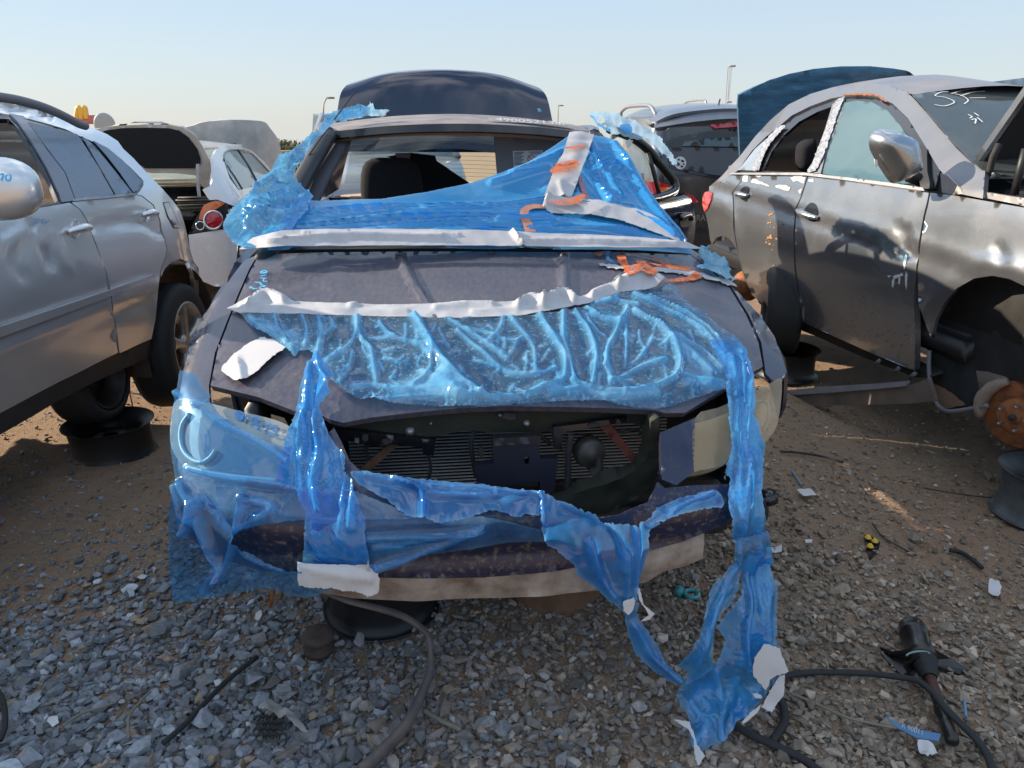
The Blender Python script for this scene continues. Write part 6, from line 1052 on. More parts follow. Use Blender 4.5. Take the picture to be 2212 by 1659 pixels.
put('roof', loft([[FD2.w(x, .30 + .08 * x * x, zc) for x, zc in ((-.84, 1.60), (-.62, 1.70), (-.3, 1.745), (0, 1.76), (.3, 1.745), (.62, 1.70), (.84, 1.60))], [FD2.w(x, .8, zc) for x, zc in ((-.86, 1.64), (-.62, 1.745), (-.3, 1.80), (0, 1.815), (.3, 1.80), (.62, 1.745), (.86, 1.64))], [FD2.w(x, 2.4, zc) for x, zc in ((-.86, 1.62), (-.62, 1.75), (-.3, 1.81), (0, 1.83), (.3, 1.81), (.62, 1.75), (.86, 1.62))], [FD2.w(x, 3.2, zc) for x, zc in ((-.8, 1.40), (-.6, 1.5), (-.3, 1.55), (0, 1.58), (.3, 1.55), (.6, 1.5), (.8, 1.40))]], 4, 4, .03, (0, 0, 1)), M_darksheen, dk)
put('rear_spoiler', loft([[FD2.w(x, .22 + .10 * x * x, zc - .03) for x, zc in ((-.80, 1.60), (-.4, 1.66), (0, 1.69), (.4, 1.66), (.80, 1.60))], [FD2.w(x, .34 + .08 * x * x, zc + .03) for x, zc in ((-.80, 1.60), (-.4, 1.70), (0, 1.73), (.4, 1.70), (.80, 1.60))]], 2, 6, .03, (0, -1, 1)), M_darksheen, dk)
put('far_side', box((0, 2.3, .85), (1.76, 4.0, .75), 0, .12, FD2), M_dark, dk)
for s in (-1, 1):
    put('roof_rail', tube(spline([FD2.w(s * .70, .75, 1.70), FD2.w(s * .72, .95, 1.79), FD2.w(s * .73, 1.4, 1.81), FD2.w(s * .73, 2.3, 1.81), FD2.w(s * .72, 2.8, 1.76), FD2.w(s * .70, 2.95, 1.70)], 6), .022, 8), M_steel, dk)
ab = at_y(z('C', (1525, 432))[0], 8.4); put('antenna_base', lathe([(0, .05), (.02, .045), (.04, .01), (.045, -.03)], 16, cen=ab), M_black, dk); put('antenna', tube([ab + np.array([0, 0, .04]), at_y(z('C', (1551, 318))[0], 8.6)], .009, 6), M_black, dk)
# ================================================================== FARTHER CARS
def far_car(label, x, y, yaw, col, L_=4.5, W_=1.76, H_=1.42, z0=.15, suv_=False, name='parked_car', rails=False):
    fr = Frame(x, y, R(yaw)); t = thing(name, label, 'car', (x, y, 0)); m = paint(name + '_paint', col, metal=.5, rough=.3, coat=.7, dust=.3, dsc=3); hw = W_ / 2
    def sec(y_, zt, zb, w_): return [fr.w(xx * w_, y_, zz_ + z0) for xx, zz_ in ((-1, zb), (-1.0, (zt + zb) / 2), (-.96, zt - .06), (-.8, zt), (0, zt + .03), (.8, zt), (.96, zt - .06), (1.0, (zt + zb) / 2), (1, zb))]
    Y = [0, .06, .35, 1.1, L_ * .5, L_ - 1.0, L_ - .3, L_]; ZT = [.60, .68, .74, .88, .92, .92, .88, .6] if not suv_ else [.7, .8, .9, 1.0, 1.04, 1.04, 1.0, .8]
    put('body', loft([sec(a, b, .22, hw * c) for a, b, c in zip(Y, ZT, [.72, .84, .95, 1, 1, 1, .94, .8])], 4, 3, 0), m, t)
    zb = ZT[3] + z0; Hh = H_ + z0; r0, r1 = (1.15, L_ - (.85 if not suv_ else .25)); f0, f1 = (1.9, L_ - (1.6 if not suv_ else .6))
    put('greenhouse', loft([[fr.w(xx * hw * .88, yy, zz_) for xx in (-1, -.5, 0, .5, 1)] for yy, zz_ in ((r0, zb), (f0, Hh - .04))], 1, 3, .004, (0, -1, .5)), M_wglass, t)
    put('rear_glass', loft([[fr.w(xx * hw * .86, yy, zz_) for xx in (-1, -.5, 0, .5, 1)] for yy, zz_ in ((r1, zb), (f1, Hh - .04))], 1, 3, .004, (0, 1, .5)), M_wglass, t)
    put('roof', loft([[fr.w(xx * hw * .76, yy, zz_ - .04 * xx * xx) for xx in (-1, -.5, 0, .5, 1)] for yy, zz_ in ((f0 - .03, Hh - .04), ((f0 + f1) / 2, Hh), (f1 + .03, Hh - .04))], 4, 4, .04, (0, 0, 1)), m, t)
    for s in (-1, 1):
        put('side_glass', ([fr.w(s * hw * .92, r0 + .1, zb), fr.w(s * hw * .92, r1 - .1, zb), fr.w(s * hw * .77, f1, Hh - .06), fr.w(s * hw * .77, f0, Hh - .06)], [(0, 1, 2, 3)]), M_wglass, t, smooth=False)
        for a, b in (((r0, zb), (f0, Hh - .06)), (((r0 + r1) / 2, zb), ((f0 + f1) / 2, Hh - .06)), ((r1, zb), (f1, Hh - .06))): put('pillar', tube([fr.w(s * hw * .92, a[0], a[1]), fr.w(s * hw * .77, b[0], b[1])], .04, 6), m, t)
        for yy in (.85, L_ - .9): wheel(fr.w(s * (hw - .1), yy, .31), fr.w(s, 0, 0) - fr.w(0, 0, 0), .31, .2, 'steel', t, rm=M_blackrim)
        put('headlight', box((s * hw * .68, .08, .62 + z0), (.35, .12, .14), 0, .03, fr), M_hazy2, t)
        if rails: put('roof_rail', tube(spline([fr.w(s * .66, f0 + .1, Hh - .04), fr.w(s * .66, f0 + .3, Hh + .07), fr.w(s * .66, f1 - .3, Hh + .07), fr.w(s * .66, f1 - .1, Hh - .04)], 5), .025, 6), M_steel, t)
    put('seats', join([box((xx, yy, 1.0 + z0 * .5), (.42, .14, .5), 0, .05, fr) for xx in (-.38, .38) for yy in (2.2, 3.1)]), M_seat, t)
    return t
far_car('grey car seen through the rear window of the blue sedan', -1.22, 7.3, 9, (.26, .25, .26), z0=.26, H_=1.50, suv_=True)
far_car('silver car with roof rails showing above the black crossover', 5.05, 15.5, 3, (.5, .5, .5), suv_=True, H_=1.72, z0=.30, rails=True)
far_car('pale car far behind the blue sedan and black crossover', 1.15, 15.0, 5, (.3, .3, .3), z0=.0)
# ================================================================== SIGN, LAMPS, MAST, TREES
M_far = simple('weathered_pole', (.30, .30, .30), .6)
yy = 130.0
sg = at_y(z('A', (535, 420))[0], yy); base = at_y(z('A', (535, 420))[0], yy); gz = -6.0
sign = thing('restaurant_sign', 'tall pole sign with yellow double arches above a red bar, far left', 'sign', (sg[0], yy, gz))
put('pole', tube([(sg[0], yy + .6, gz), (sg[0], yy + .6, sg[2] - 1)], .35, 10), M_far, sign)
def arch(x0, x1, y0, y1): return spline([at_y(p, yy) for p in z('A', (x0, y1), (x0 + 3, (y0 + y1) / 2 + 8), (x0 + (x1 - x0) * .3, y0 + 6), ((x0 + x1) / 2, y0), (x0 + (x1 - x0) * .72, y0 + 7), (x1, y1))], 6)
M_yel = simple('sign_yellow', (.72, .42, .06), .5, var=.05); M_sred = simple('sign_red', (.45, .13, .13), .6, var=.05)
arch_o = put('arches', join([tube(arch(499, 532, 372, 440), .42, 8), tube(arch(531, 566, 372, 445), .42, 8)]), M_yel, sign)
b0, b1 = at_y(z('A', (540, 450))[0], yy), at_y(z('A', (577, 450))[0], yy)
put('sign_panel', box((float(b0[0]) , yy + .2, float(b0[2])), (5.6, .6, 1.4)), M_sred, sign)
def lamp(px_top, px_base, y, label, h=.0, arm=1.6, head=True):
    a = at_y(px_top, y); b = at_y(px_base, y); t = thing('street_lamp', label, 'street lamp', (b[0], y, -4), 'street lamps far behind the cars')
    put('pole', tube([(b[0], y, -4), (b[0], y, b[2]), (b[0] + (a[0] - b[0]) * .25, y, b[2] + (a[2] - b[2]) * .6), tuple(a)], [.09, .07, .05, .04], 8), M_far, t)
    put('lamp_head', box((a[0] + .25, y, a[2]), (.7, .25, .14), 0, .04), M_far, t); return t
lamp(z('A', (2135, 308))[0], z('A', (2112, 400))[0], 60, 'curved street lamp just left of the blue sedan trunk lid')
lamp(z('C', (497, 358))[0], z('C', (493, 420))[0], 95, 'small street lamp right of the blue sedan trunk lid')
lamp(z('L', (1265, 172))[0], z('L', (1290, 230))[0], 85, 'street lamp head peeking over the frosted raised hood')
tm_ = at_y(z('C', (1608, 100))[0], 220); tb_ = at_y(z('C', (1604, 360))[0], 220)
mast = thing('lattice_mast', 'tall thin lattice mast behind the black crossover', 'mast', (tb_[0], 220, -8)); P0 = [(tb_[0] + dx, 220 + dy) for dx, dy in ((-.4, 0), (.4, 0), (0, .6))]; pr = []
for x_, y_ in P0: pr.append(tube([(x_, y_, -8), (tm_[0] + (x_ - tb_[0]) * .5, y_, tm_[2])], .07, 5))
for k in range(40):
    z1 = -8 + (tm_[2] + 8) * k / 40; z2 = -8 + (tm_[2] + 8) * (k + 1) / 40
    for i in range(3): a, b = P0[i], P0[(i + 1) % 3]; s1 = 1 - .5 * k / 40; s2 = 1 - .5 * (k + 1) / 40; pr.append(tube([(tb_[0] + (a[0] - tb_[0]) * s1, a[1], z1), (tb_[0] + (b[0] - tb_[0]) * s2, b[1], z2)], .035, 4))
put('lattice', join(pr), M_far, mast)
for f_, w_ in ((1.0, 1.1), (.62, .9)): put('platform', box((tb_[0] + .05, 220, -8 + (tm_[2] + 8) * f_), (w_ * 1.6, 1.4, .4)), M_far, mast)
# round sign and gable peeking over the white trunk lid
rs1 = at_y(z('A', (683, 480))[0], 70); t = thing('round_sign', 'small grey rounded sign above the white sedan trunk lid', 'sign', (rs1[0], 70, -5)); put('pole', tube([(rs1[0], 70, -5), (rs1[0], 70, rs1[2] - .4)], .1, 8), M_far, t)
put('sign_face', lathe([(0, .08), (.75, .08), (.95, .06), (.98, 0), (.95, -.06), (0, -.06)], 28, (0, -1, 0), (rs1[0], 70, rs1[2])), M_chrome if 0 else simple('grey_sign_face', (.34, .37, .38), .4), t)
gb = at_y(z('A', (865, 462))[0], 110); t = thing('building', 'white gabled building peak far behind the white sedan trunk lid', 'building', (gb[0], 112, -8))
gx, gzz = gb[0], gb[2]; put('wall', box((gx, 115, (gzz - 1.6 - 8) / 2), (9, 8, gzz - 1.6 + 8)), M_white, t)
put('roof', ([(gx - 4.8, 110.6, gzz - 1.7), (gx + 4.8, 110.6, gzz - 1.7), (gx, 110.6, gzz), (gx - 4.8, 119.4, gzz - 1.7), (gx + 4.8, 119.4, gzz - 1.7), (gx, 119.4, gzz)], [(0, 1, 2), (3, 5, 4), (0, 2, 5, 3), (1, 4, 5, 2), (0, 3, 4, 1)]), M_far, t, smooth=False)
# trees beyond, on lower ground
M_leaf = simple('autumn_leaf', (.09, .11, .045), .9, var=.5, sc_=.8, col2=(.14, .10, .05)); M_bark = simple('bark', (.09, .075, .06), .95)
def tree(x, y, ztop, zbase, rad, n, label, bare=False, seed=1):
    r = np.random.RandomState(seed); t = thing('tree', label, 'tree', (x, y, zbase), 'trees on the skyline')
    H_ = ztop - zbase; tr = [tube([(x, y, zbase), (x + .1, y, zbase + H_ * .4), (x, y, zbase + H_ * .85)], [.3, .2, .06], 8)]; tips = []
    for k in range(26 if bare else 12):
        a = r.uniform(0, 6.28); h0 = zbase + H_ * r.uniform(.3, .75); l = rad * r.uniform(.5, 1.0); e = np.array([x + l * math.cos(a), y + l * math.sin(a), min(ztop, h0 + l * r.uniform(.5, 1.2))]); tr.append(tube([(x, y, h0), ((x + e[0]) / 2, (y + e[1]) / 2, (h0 + e[2]) / 2 + .15), e], [.10, .06, .02], 5)); tips.append(e)
        if bare:
            for q in range(5): f = e + r.normal(0, rad * .28, 3); f[2] = min(ztop, f[2] + .3); tr.append(tube([(np.array([x, y, h0]) + e) / 2 + r.normal(0, .1, 3), f], [.03, .01], 4))
    put('trunk', join(tr), M_bark, t)
    if not bare:
        V = []; F = []
        for k in range(n):
            c = tips[r.randint(len(tips))] + r.normal(0, rad * .30, 3) * np.array([1, 1, .8]); c[2] = min(c[2], ztop - r.uniform(0, .4)); s = r.uniform(.10, .24); a = r.normal(0, 1, (3, 3)) * s; b = len(V); V += [c + a[0], c + a[1], c + a[2]]; F.append((b, b + 1, b + 2))
        put('crown', (np.array(V), F), M_leaf, t, smooth=False)
for i, (px, py, bare, lab_) in enumerate((((1840), 585, False, 'leafy olive tree just right of the frosted raised hood'), (1885, 600, False, 'lower leafy tree beside the blue film on the sedan pillar'), (1925, 580, True, 'bare twiggy tree nearest the blue sedan pillar'), (1780, 600, False, 'leafy tree mostly behind the frosted raised hood'), (1200, 520, False, 'leafy tree hidden behind the white trunk lid'))):
    c = at_y(z('A', (px, py))[0], 75 + 3 * i); tree(c[0], 75 + 3 * i, c[2], -7, 2.2, 2600, lab_, bare, i + 2)
fc = at_y(z('A', (1870, 655))[0], 30); t = thing('wire_fence', 'grey framed mesh panel behind the blue film left of the sedan', 'fence', (fc[0], 30, -1.5))
put('frame', join([tube([(fc[0] - .7, 30, fc[2]), (fc[0] + 3, 30, fc[2])], .03, 6)] + [tube([(fc[0] + dx, 30, -1.5), (fc[0] + dx, 30, fc[2])], .03, 6) for dx in (-.7, .6, 1.9, 3)]), M_grey, t)
put('mesh', join([tube([(fc[0] - .7, 30, fc[2] - k * .12), (fc[0] + 3, 30, fc[2] - k * .12)], .006, 4) for k in range(1, 14)] + [tube([(fc[0] - .7 + k * .12, 30, fc[2]), (fc[0] - .7 + k * .12, 30, fc[2] - 1.7)], .006, 4) for k in range(31)]), M_steel, t)
# ================================================================== GROUND
def gh(x, y): return .012 * np.sin(x * 2.1 + 1.3 * np.sin(y * 1.7)) + .010 * np.sin(y * 3.1 + x) + .006 * np.sin(x * 7.3 + y * 5.1)
m, n, b = mat('clay_and_grit'); f1, _ = noise_fac(n, 1.3, .35, .65, 5); f2, _ = noise_fac(n, 24, .3, .7, 8, rough=.8); f3, _ = noise_fac(n, 140, .45, .65, 4)
c1 = mixc(n, f1, (.33, .15, .065), (.28, .17, .095)); c2 = mixc(n, f2, c1, (.38, .27, .17)); mu = N_(n, 'ShaderNodeMath', operation='MULTIPLY'); n.links.new(f3, mu.inputs[0]); mu.inputs[1].default_value = .5
n.links.new(mixc(n, mu.outputs[0], c2, (.26, .24, .22)), b.inputs['Base Color']); b.inputs['Roughness'].default_value = .95
h1 = mixf(n, .5, f2, f3); bump(n, b, h1, .9, .012); M_ground = m
m, n, b = mat('far_ground_soil'); f1, _ = noise_fac(n, .6, .3, .7, 6); n.links.new(mixc(n, f1, (.40, .23, .12), (.44, .30, .18)), b.inputs['Base Color']); b.inputs['Roughness'].default_value = .95; M_gfar = m
gy = [-30, -5, 1, 7, 14, 22, 30, 60, 120, 400, 2400]; gz_ = [-.03] * 6 + [-.3, -4, -9, -14, -60]; gx_ = [-1800, -200, -40, -12, -5, 5, 12, 40, 200, 1800]
V = [(x, y, z_) for y, z_ in zip(gy, gz_) for x in gx_]; k = len(gx_)
struct(mesh_obj('ground', V, [(i * k + j, i * k + j + 1, (i + 1) * k + j + 1, (i + 1) * k + j) for i in range(len(gy) - 1) for j in range(k - 1)], M_gfar, loc=(0, 0, 0)))
nx, ny = 300, 330; xs_ = np.linspace(-7, 7, nx); ys_ = .4 + 13.0 * np.linspace(0, 1, ny) ** 1.5
X, Y = np.meshgrid(xs_, ys_); Z = gh(X, Y) + RNG.normal(0, .0022, X.shape); Z[0] = Z[-1] = -.05; Z[:, 0] = Z[:, -1] = -.05
V = np.stack([X.ravel(), Y.ravel(), Z.ravel()], 1); ii, jj = np.meshgrid(np.arange(ny - 1), np.arange(nx - 1), indexing='ij'); a0 = (ii * nx + jj).ravel()
struct(mesh_obj('dirt_yard', V, np.stack([a0, a0 + 1, a0 + nx + 1, a0 + nx], 1), M_ground, loc=(0, 0, 0)))
# gravel: too many to count, one mesh
hulls = []
for k in range(36):
    r = np.random.RandomState(100 + k); p = r.normal(0, 1, (13, 3)); p /= np.linalg.norm(p, axis=1)[:, None]; p *= r.uniform(.72, 1.08, (13, 1)); p *= np.array([1, r.uniform(.55, .9), r.uniform(.38, .7)])
    bm = bmesh.new(); [bm.verts.new(q) for q in p]; res = bmesh.ops.convex_hull(bm, input=bm.verts); bmesh.ops.delete(bm, geom=[v for v in bm.verts if not v.link_faces], context='VERTS'); bmesh.ops.triangulate(bm, faces=bm.faces); bm.verts.index_update()
    hulls.append((np.array([v.co[:] for v in bm.verts]), np.array([[v.index for v in f.verts] for f in bm.faces]))); bm.free()
def gravel(name, N, region, size, colf, dens=None, seed=1, lift=.25, label='', flat=False):
    r = np.random.RandomState(seed); x0, x1, y0, y1 = region
    M_ = N * 3; y = y0 + (y1 - y0) * r.uniform(0, 1, M_) ** 1.35; half = .80 * y + .35; x = r.uniform(-1, 1, M_) * half; k = (x > x0) & (x < x1)
    if dens is not None: k &= r.uniform(0, 1, M_) < dens(x, y)
    x, y = x[k][:N], y[k][:N]; n_ = len(x); s = size(x, y, r); col = colf(x, y, r); VV = []; FF = []; CC = []; off = 0
    h = gh(x, y)
    for i in range(n_):
        v, f = hulls[r.randint(36)]; a = r.uniform(0, 6.283); t = r.normal(0, .35); ca, sa, ct, st__ = math.cos(a), math.sin(a), math.cos(t), math.sin(t)
        q = v * s[i]; q = np.stack([q[:, 0], q[:, 1] * ct - q[:, 2] * st__, q[:, 1] * st__ + q[:, 2] * ct], 1); q = np.stack([q[:, 0] * ca - q[:, 1] * sa + x[i], q[:, 0] * sa + q[:, 1] * ca + y[i], q[:, 2] + h[i] + s[i] * lift * r.uniform(-.4, 1.6)], 1)
        VV.append(q); FF.append(f + off); off += len(v); CC.append(np.repeat(col[i][None], len(v), 0))
    V = np.concatenate(VV); F = np.concatenate(FF); Cc = np.concatenate(CC)
    me = bpy.data.meshes.new(name); me.vertices.add(len(V)); me.vertices.foreach_set('co', V.ravel()); me.loops.add(len(F) * 3); me.loops.foreach_set('vertex_index', F.ravel().astype(np.int32)); me.polygons.add(len(F)); me.polygons.foreach_set('loop_start', np.arange(0, len(F) * 3, 3, dtype=np.int32)); me.update(calc_edges=True); me.polygons.foreach_set('use_smooth', [False] * len(F))
    at = me.attributes.new('col', 'FLOAT_COLOR', 'POINT'); at.data.foreach_set('color', np.concatenate([Cc, np.ones((len(Cc), 1))], 1).ravel())
    me.materials.append(M_stone); o = bpy.data.objects.new(name, me); C.objects.link(o); struct(o, 'stuff', label); return o
m, n, b = mat('crushed_stone'); at_ = N_(n, 'ShaderNodeAttribute', attribute_name='col'); f, _ = noise_fac(n, 70, .3, .7, 6); mm = N_(n, 'ShaderNodeMix', data_type='RGBA', blend_type='MULTIPLY'); n.links.new(f, mm.inputs[0]); n.links.new(at_.outputs['Color'], mm.inputs[6]); mm.inputs[7].default_value = (.62, .60, .58, 1)
f4, _ = noise_fac(n, 11, .5, .7, 4); mu = N_(n, 'ShaderNodeMath', operation='MULTIPLY'); n.links.new(f4, mu.inputs[0]); mu.inputs[1].default_value = .35
n.links.new(mixc(n, mu.outputs[0], mm.outputs[2], (.20, .15, .11)), b.inputs['Base Color']); b.inputs['Roughness'].default_value = .85; h, _ = noise_fac(n, 160, 0, 1, 4); bump(n, b, h, .5, .003); M_stone = m
def cf(x, y, r):
    t = np.clip((.1 - x) * .9 + .25 + r.normal(0, .28, len(x)), 0, 1)[:, None]; v = np.exp(r.normal(-.05, .34, len(x)))[:, None]
    blue = np.array([.205, .225, .25]); brn = np.array([.27, .215, .165]); c = (blue * t + brn * (1 - t)) * v * np.array([1.0, 1.0, 1.0])
    o = r.uniform(0, 1, len(x)); c[o > .965] = np.array([.36, .27, .19]); c[(o < .008)] = np.array([.42, .44, .47]); k = (x > .95) & (y < 1.45) & (o > .55); c[k] = np.array([.60, .64, .72]) * r.uniform(.8, 1.1, (k.sum(), 1)); return np.clip(c, .02, .85)
def dirt(x, y):
    d1 = np.exp(-(((x - .25) / .42) ** 2 + ((y - 1.75) / .25) ** 2)); d2 = 1 / (1 + np.exp(-(x * 2.2 + y * 1.6 - 6.9) * 2.4)) * .8; d3 = 1 / (1 + np.exp(-(-x * .9 + y - 3.75) * 6)); d4 = np.exp(-(((x - .95) / .35) ** 2 + ((y - 1.85) / .22) ** 2))
    return np.clip(np.maximum.reduce([d1 * .2, d2, d3, d4 * .2]), 0, 1)
lb = 'grey and brown crushed stone spread over the clay in front of the cars'
gravel('gravel', 38000, (-4.5, 4.5, .95, 4.6), lambda x, y, r: np.exp(r.normal(0, .36, len(x))) * (.0152 + .0034 * np.clip(-x * .6 + 1.5 - y, -.6, 1.2)) * (1 - .3 * dirt(x, y)), cf, lambda x, y: 1 - .93 * dirt(x, y), 3, .45, lb)
gravel('small_gravel', 15000, (-5, 5, .95, 6), lambda x, y, r: np.exp(r.normal(0, .4, len(x))) * .0062, cf, lambda x, y: .55 + .4 * dirt(x, y) * (y < 3.4) - .3 * (y > 3.4), 5, .5, 'fine brown grit and pebbles pressed into the clay')
gl_c = lambda x, y, r: np.array([.55, .66, .62]) * r.uniform(.6, 1.25, (len(x), 1))
gravel('broken_glass', 420, (-.7, .6, 1.05, 1.6), lambda x, y, r: np.exp(r.normal(0, .5, len(x))) * .0042, gl_c, lambda x, y: np.exp(-(((x + .0) / .22) ** 2 + ((y - 1.32) / .14) ** 2)), 8, 1.4, 'pale green crumbs of broken window glass scattered over the stones')
def g(k, x, y, zz_=0.015): return at_z(z(k, (x, y))[0], zz_)
def gpath(k, pts, zs): return spline([g(k, p[0], p[1], q) for p, q in zip(pts, zs if hasattr(zs, '__len__') else [zs] * len(pts))], 6)
def item(o, label, cat, group=None): return tag(o, label, cat, group)
item(put('bumper_trim', tube(gpath('Q', [(420, 520), (600, 592), (800, 642), (950, 690), (1060, 760), (1115, 830), (1130, 950), (1125, 1050), (1090, 1140), (1040, 1250), (980, 1370), (900, 1470), (800, 1570), (680, 1680)], [.38, .34, .29, .24, .19, .15, .11, .085, .07, .06, .055, .05, .05, .05]), [.008 + .011 * min(1, i / 60) for i in range(79)], 8, flatten=(1.3, .7)), simple('dusty_trim', (.16, .12, .10), .6, var=.6, sc_=12, col2=(.05, .05, .06)), None), 'long bent dusty plastic trim strip curling from under the bumper onto the gravel', 'trim strip')
for i, p in enumerate(((520, 600), (950, 730), (870, 1460))): pass
c = g('Q', 390, 975, .0); t = item(put('bushing', lathe([(0, .075), (.030, .075), (.046, .070), (.052, .060), (.048, .05), (.044, .045), (.050, .02), (.048, 0), (0, 0)], 32, (.05, -.05, 1), c + np.array([0, .05, .0])), simple('old_rubber_bushing', (.10, .065, .05), .85, var=.6, bmp=.6), None), 'small rusty suspension bushing on the gravel beside the black rim', 'car part')
item(put('rubber_seal', tube(gpath('R', [(500, 1490), (575, 1370), (572, 1270), (520, 1180), (515, 1140), (560, 1080), (700, 1052), (900, 1048), (1100, 1055), (1300, 1078), (1420, 1102), (1520, 1172), (1600, 1272), (1700, 1372), (1800, 1472), (1870, 1572), (1910, 1680)], [.03, .03, .04, .05, .05, .05, .04, .04, .04, .05, .06, .07, .07, .06, .05, .04, .04]), .0105, 8, flatten=(1.15, .8)), M_rubber, None), 'black rubber door seal looping over the gravel at the lower right', 'rubber strip')
item(put('rubber_seal', tube(gpath('R', [(200, 1350), (265, 1390), (400, 1462), (550, 1530), (680, 1592), (800, 1680)], .03), .0115, 8, flatten=(1.15, .8)), M_rubber, None), 'shorter black rubber seal coming out from under the end of the blue film', 'rubber strip')
item(put('rubber_seal', tube(gpath('N', [(-60, 1120), (0, 1190), (28, 1280), (30, 1400), (0, 1480)], .04), .008, 8), M_rubber, None), 'black hose end at the left edge of the gravel', 'rubber strip')
ax0, ax1 = g('R', 1385, 745, .085), g('R', 1655, 1500, .04); ad = ax1 - ax0; al = np.linalg.norm(ad)
cv = thing('drive_shaft', 'greasy black drive shaft with a rubber boot lying on the gravel at right', 'car part', (ax0 + ax1) / 2)
M_grease = simple('greasy_metal', (.035, .032, .030), .38, metal=.5, var=.5, coat=.3)
put('joint', lathe([(0, 0), (.036, .0), (.040, .01), (.040, .03), (.044, .035), (.044, .05), (.040, .055), (.038, .11), (.041, .125), (.041, .135), (.034, .145), (0, .15)], 36, ad, ax0), M_grease, cv)
put('boot', lathe([(.034, .15), (.038, .16), (.030, .17), (.033, .18), (.026, .19), (.029, .20), (.022, .21), (.02, .225)], 32, ad, ax0), M_rubber, cv)
put('shaft', lathe([(.0, .20), (.017, .2), (.016, al * .72), (.014, al * .74), (0, al * .74)], 24, ad, ax0), simple('rusty_shaft', (.11, .045, .035), .6, metal=.3, var=.6), cv)
put('spline_end', lathe([(0, al * .72), (.019, al * .73), (.020, al * .78), (.016, al * .80), (.016, al * .86), (.018, al * .87), (.018, al * .98), (.014, al), (0, al)], 20, ad, ax0), M_grease, cv)
br = [g('R', *p, q) for p, q in (((1150, 870), .02), ((1260, 915), .05), ((1370, 900), .09), ((1500, 880), .10), ((1640, 960), .05), ((1770, 1040), .02), ((1700, 1060), .02), ((1560, 1010), .05), ((1430, 940), .10), ((1340, 990), .07), ((1400, 1090), .02), ((1330, 1070), .02), ((1230, 970), .02))]
bc = sum(br) / len(br); V = [p for p in br] + [p - np.array([0, 0, .012]) for p in br] + [bc, bc - np.array([0, 0, .012])]; nb = len(br)
put('bracket', (np.array(V), [(2 * nb, i, (i + 1) % nb) for i in range(nb)] + [(2 * nb + 1, nb + (i + 1) % nb, nb + i) for i in range(nb)] + [(i, nb + i, nb + (i + 1) % nb, (i + 1) % nb) for i in range(nb)]), M_grease, cv, smooth=False)
put('clamp_ring', tube([g('R', 1430 + 75 * math.cos(t), 940 + 25 * math.sin(t) - 6 * math.cos(t), .105) for t in np.linspace(3.3, 6.1, 12)], .003, 6), simple('verdigris', (.18, .26, .24), .6), cv)
def flat(name, k, pts, m_, label, cat, h=.03, th=.003, nz=.0, jag=.4, group=None, hole=(), tilt=0, **kw):
    S = Surf(W0, lambda L: L[:, 2] - h - tilt * (L[:, 1] - 1.5), .8, 8, 300); o = sheet(name, z(k, *pts), S, m_, None, th=th, step=6, jag=jag, nz=[(nz, 20)] if nz else None, holes=[z(k, *q) for q in hole], **kw); return tag(o, label, cat, group), S
o, S_ = flat('plastic_clip_panel', 'R', [(1085, 172), (1130, 180), (1190, 222), (1178, 262), (1150, 300), (1125, 322), (1108, 270)], M_blackg, 'black triangular trim corner with three yellow clips on the clay', 'trim piece', .02, .01)
for i, p in enumerate(((1112, 190), (1155, 213), (1124, 246))): c = g('R', *p, .028); put('yellow_clip', lathe([(0, .012), (.006, .012), (.012, .004), (.014, 0)], 10, cen=c), simple('yellow_plastic', (.70, .42, .03), .5) if i == 0 else bpy.data.materials['yellow_plastic'], o)
o, S_ = flat('blue_label', 'R', [(1210, 1318), (1300, 1372), (1420, 1412), (1575, 1440), (1562, 1486), (1420, 1464), (1300, 1402)], simple('blue_label_film', (.05, .16, .32), .4, var=.2), 'faded blue plastic label strip with pale letters on the stones', 'label', .045, .002)
V, F = text_on('R 90011', .03, S_, z('R', (1330, 1392))[0], z('R', (1460, 1440))[0], .002, squash=1.0); put('label_text', (V, F), simple('pale_print', (.45, .5, .5), .6), o, smooth=False)
c = g('M', 1368, 893, .028); o = put('ring', tube([c + np.array([.024 * math.cos(t), .024 * math.sin(t), 0]) for t in np.linspace(0, 2 * math.pi, 28, endpoint=False)], .007, 10, closed=True), simple('teal_plastic', (.04, .30, .30), .4), None); tag(o, 'small teal plastic ring on the gravel below the bumper', 'ring'); put('ring_lug', lathe([(0, .02), (.014, .018), (.016, 0), (.014, -.018), (0, -.02)], 14, cen=c + np.array([-.043, .012, 0])), bpy.data.materials['teal_plastic'], o)
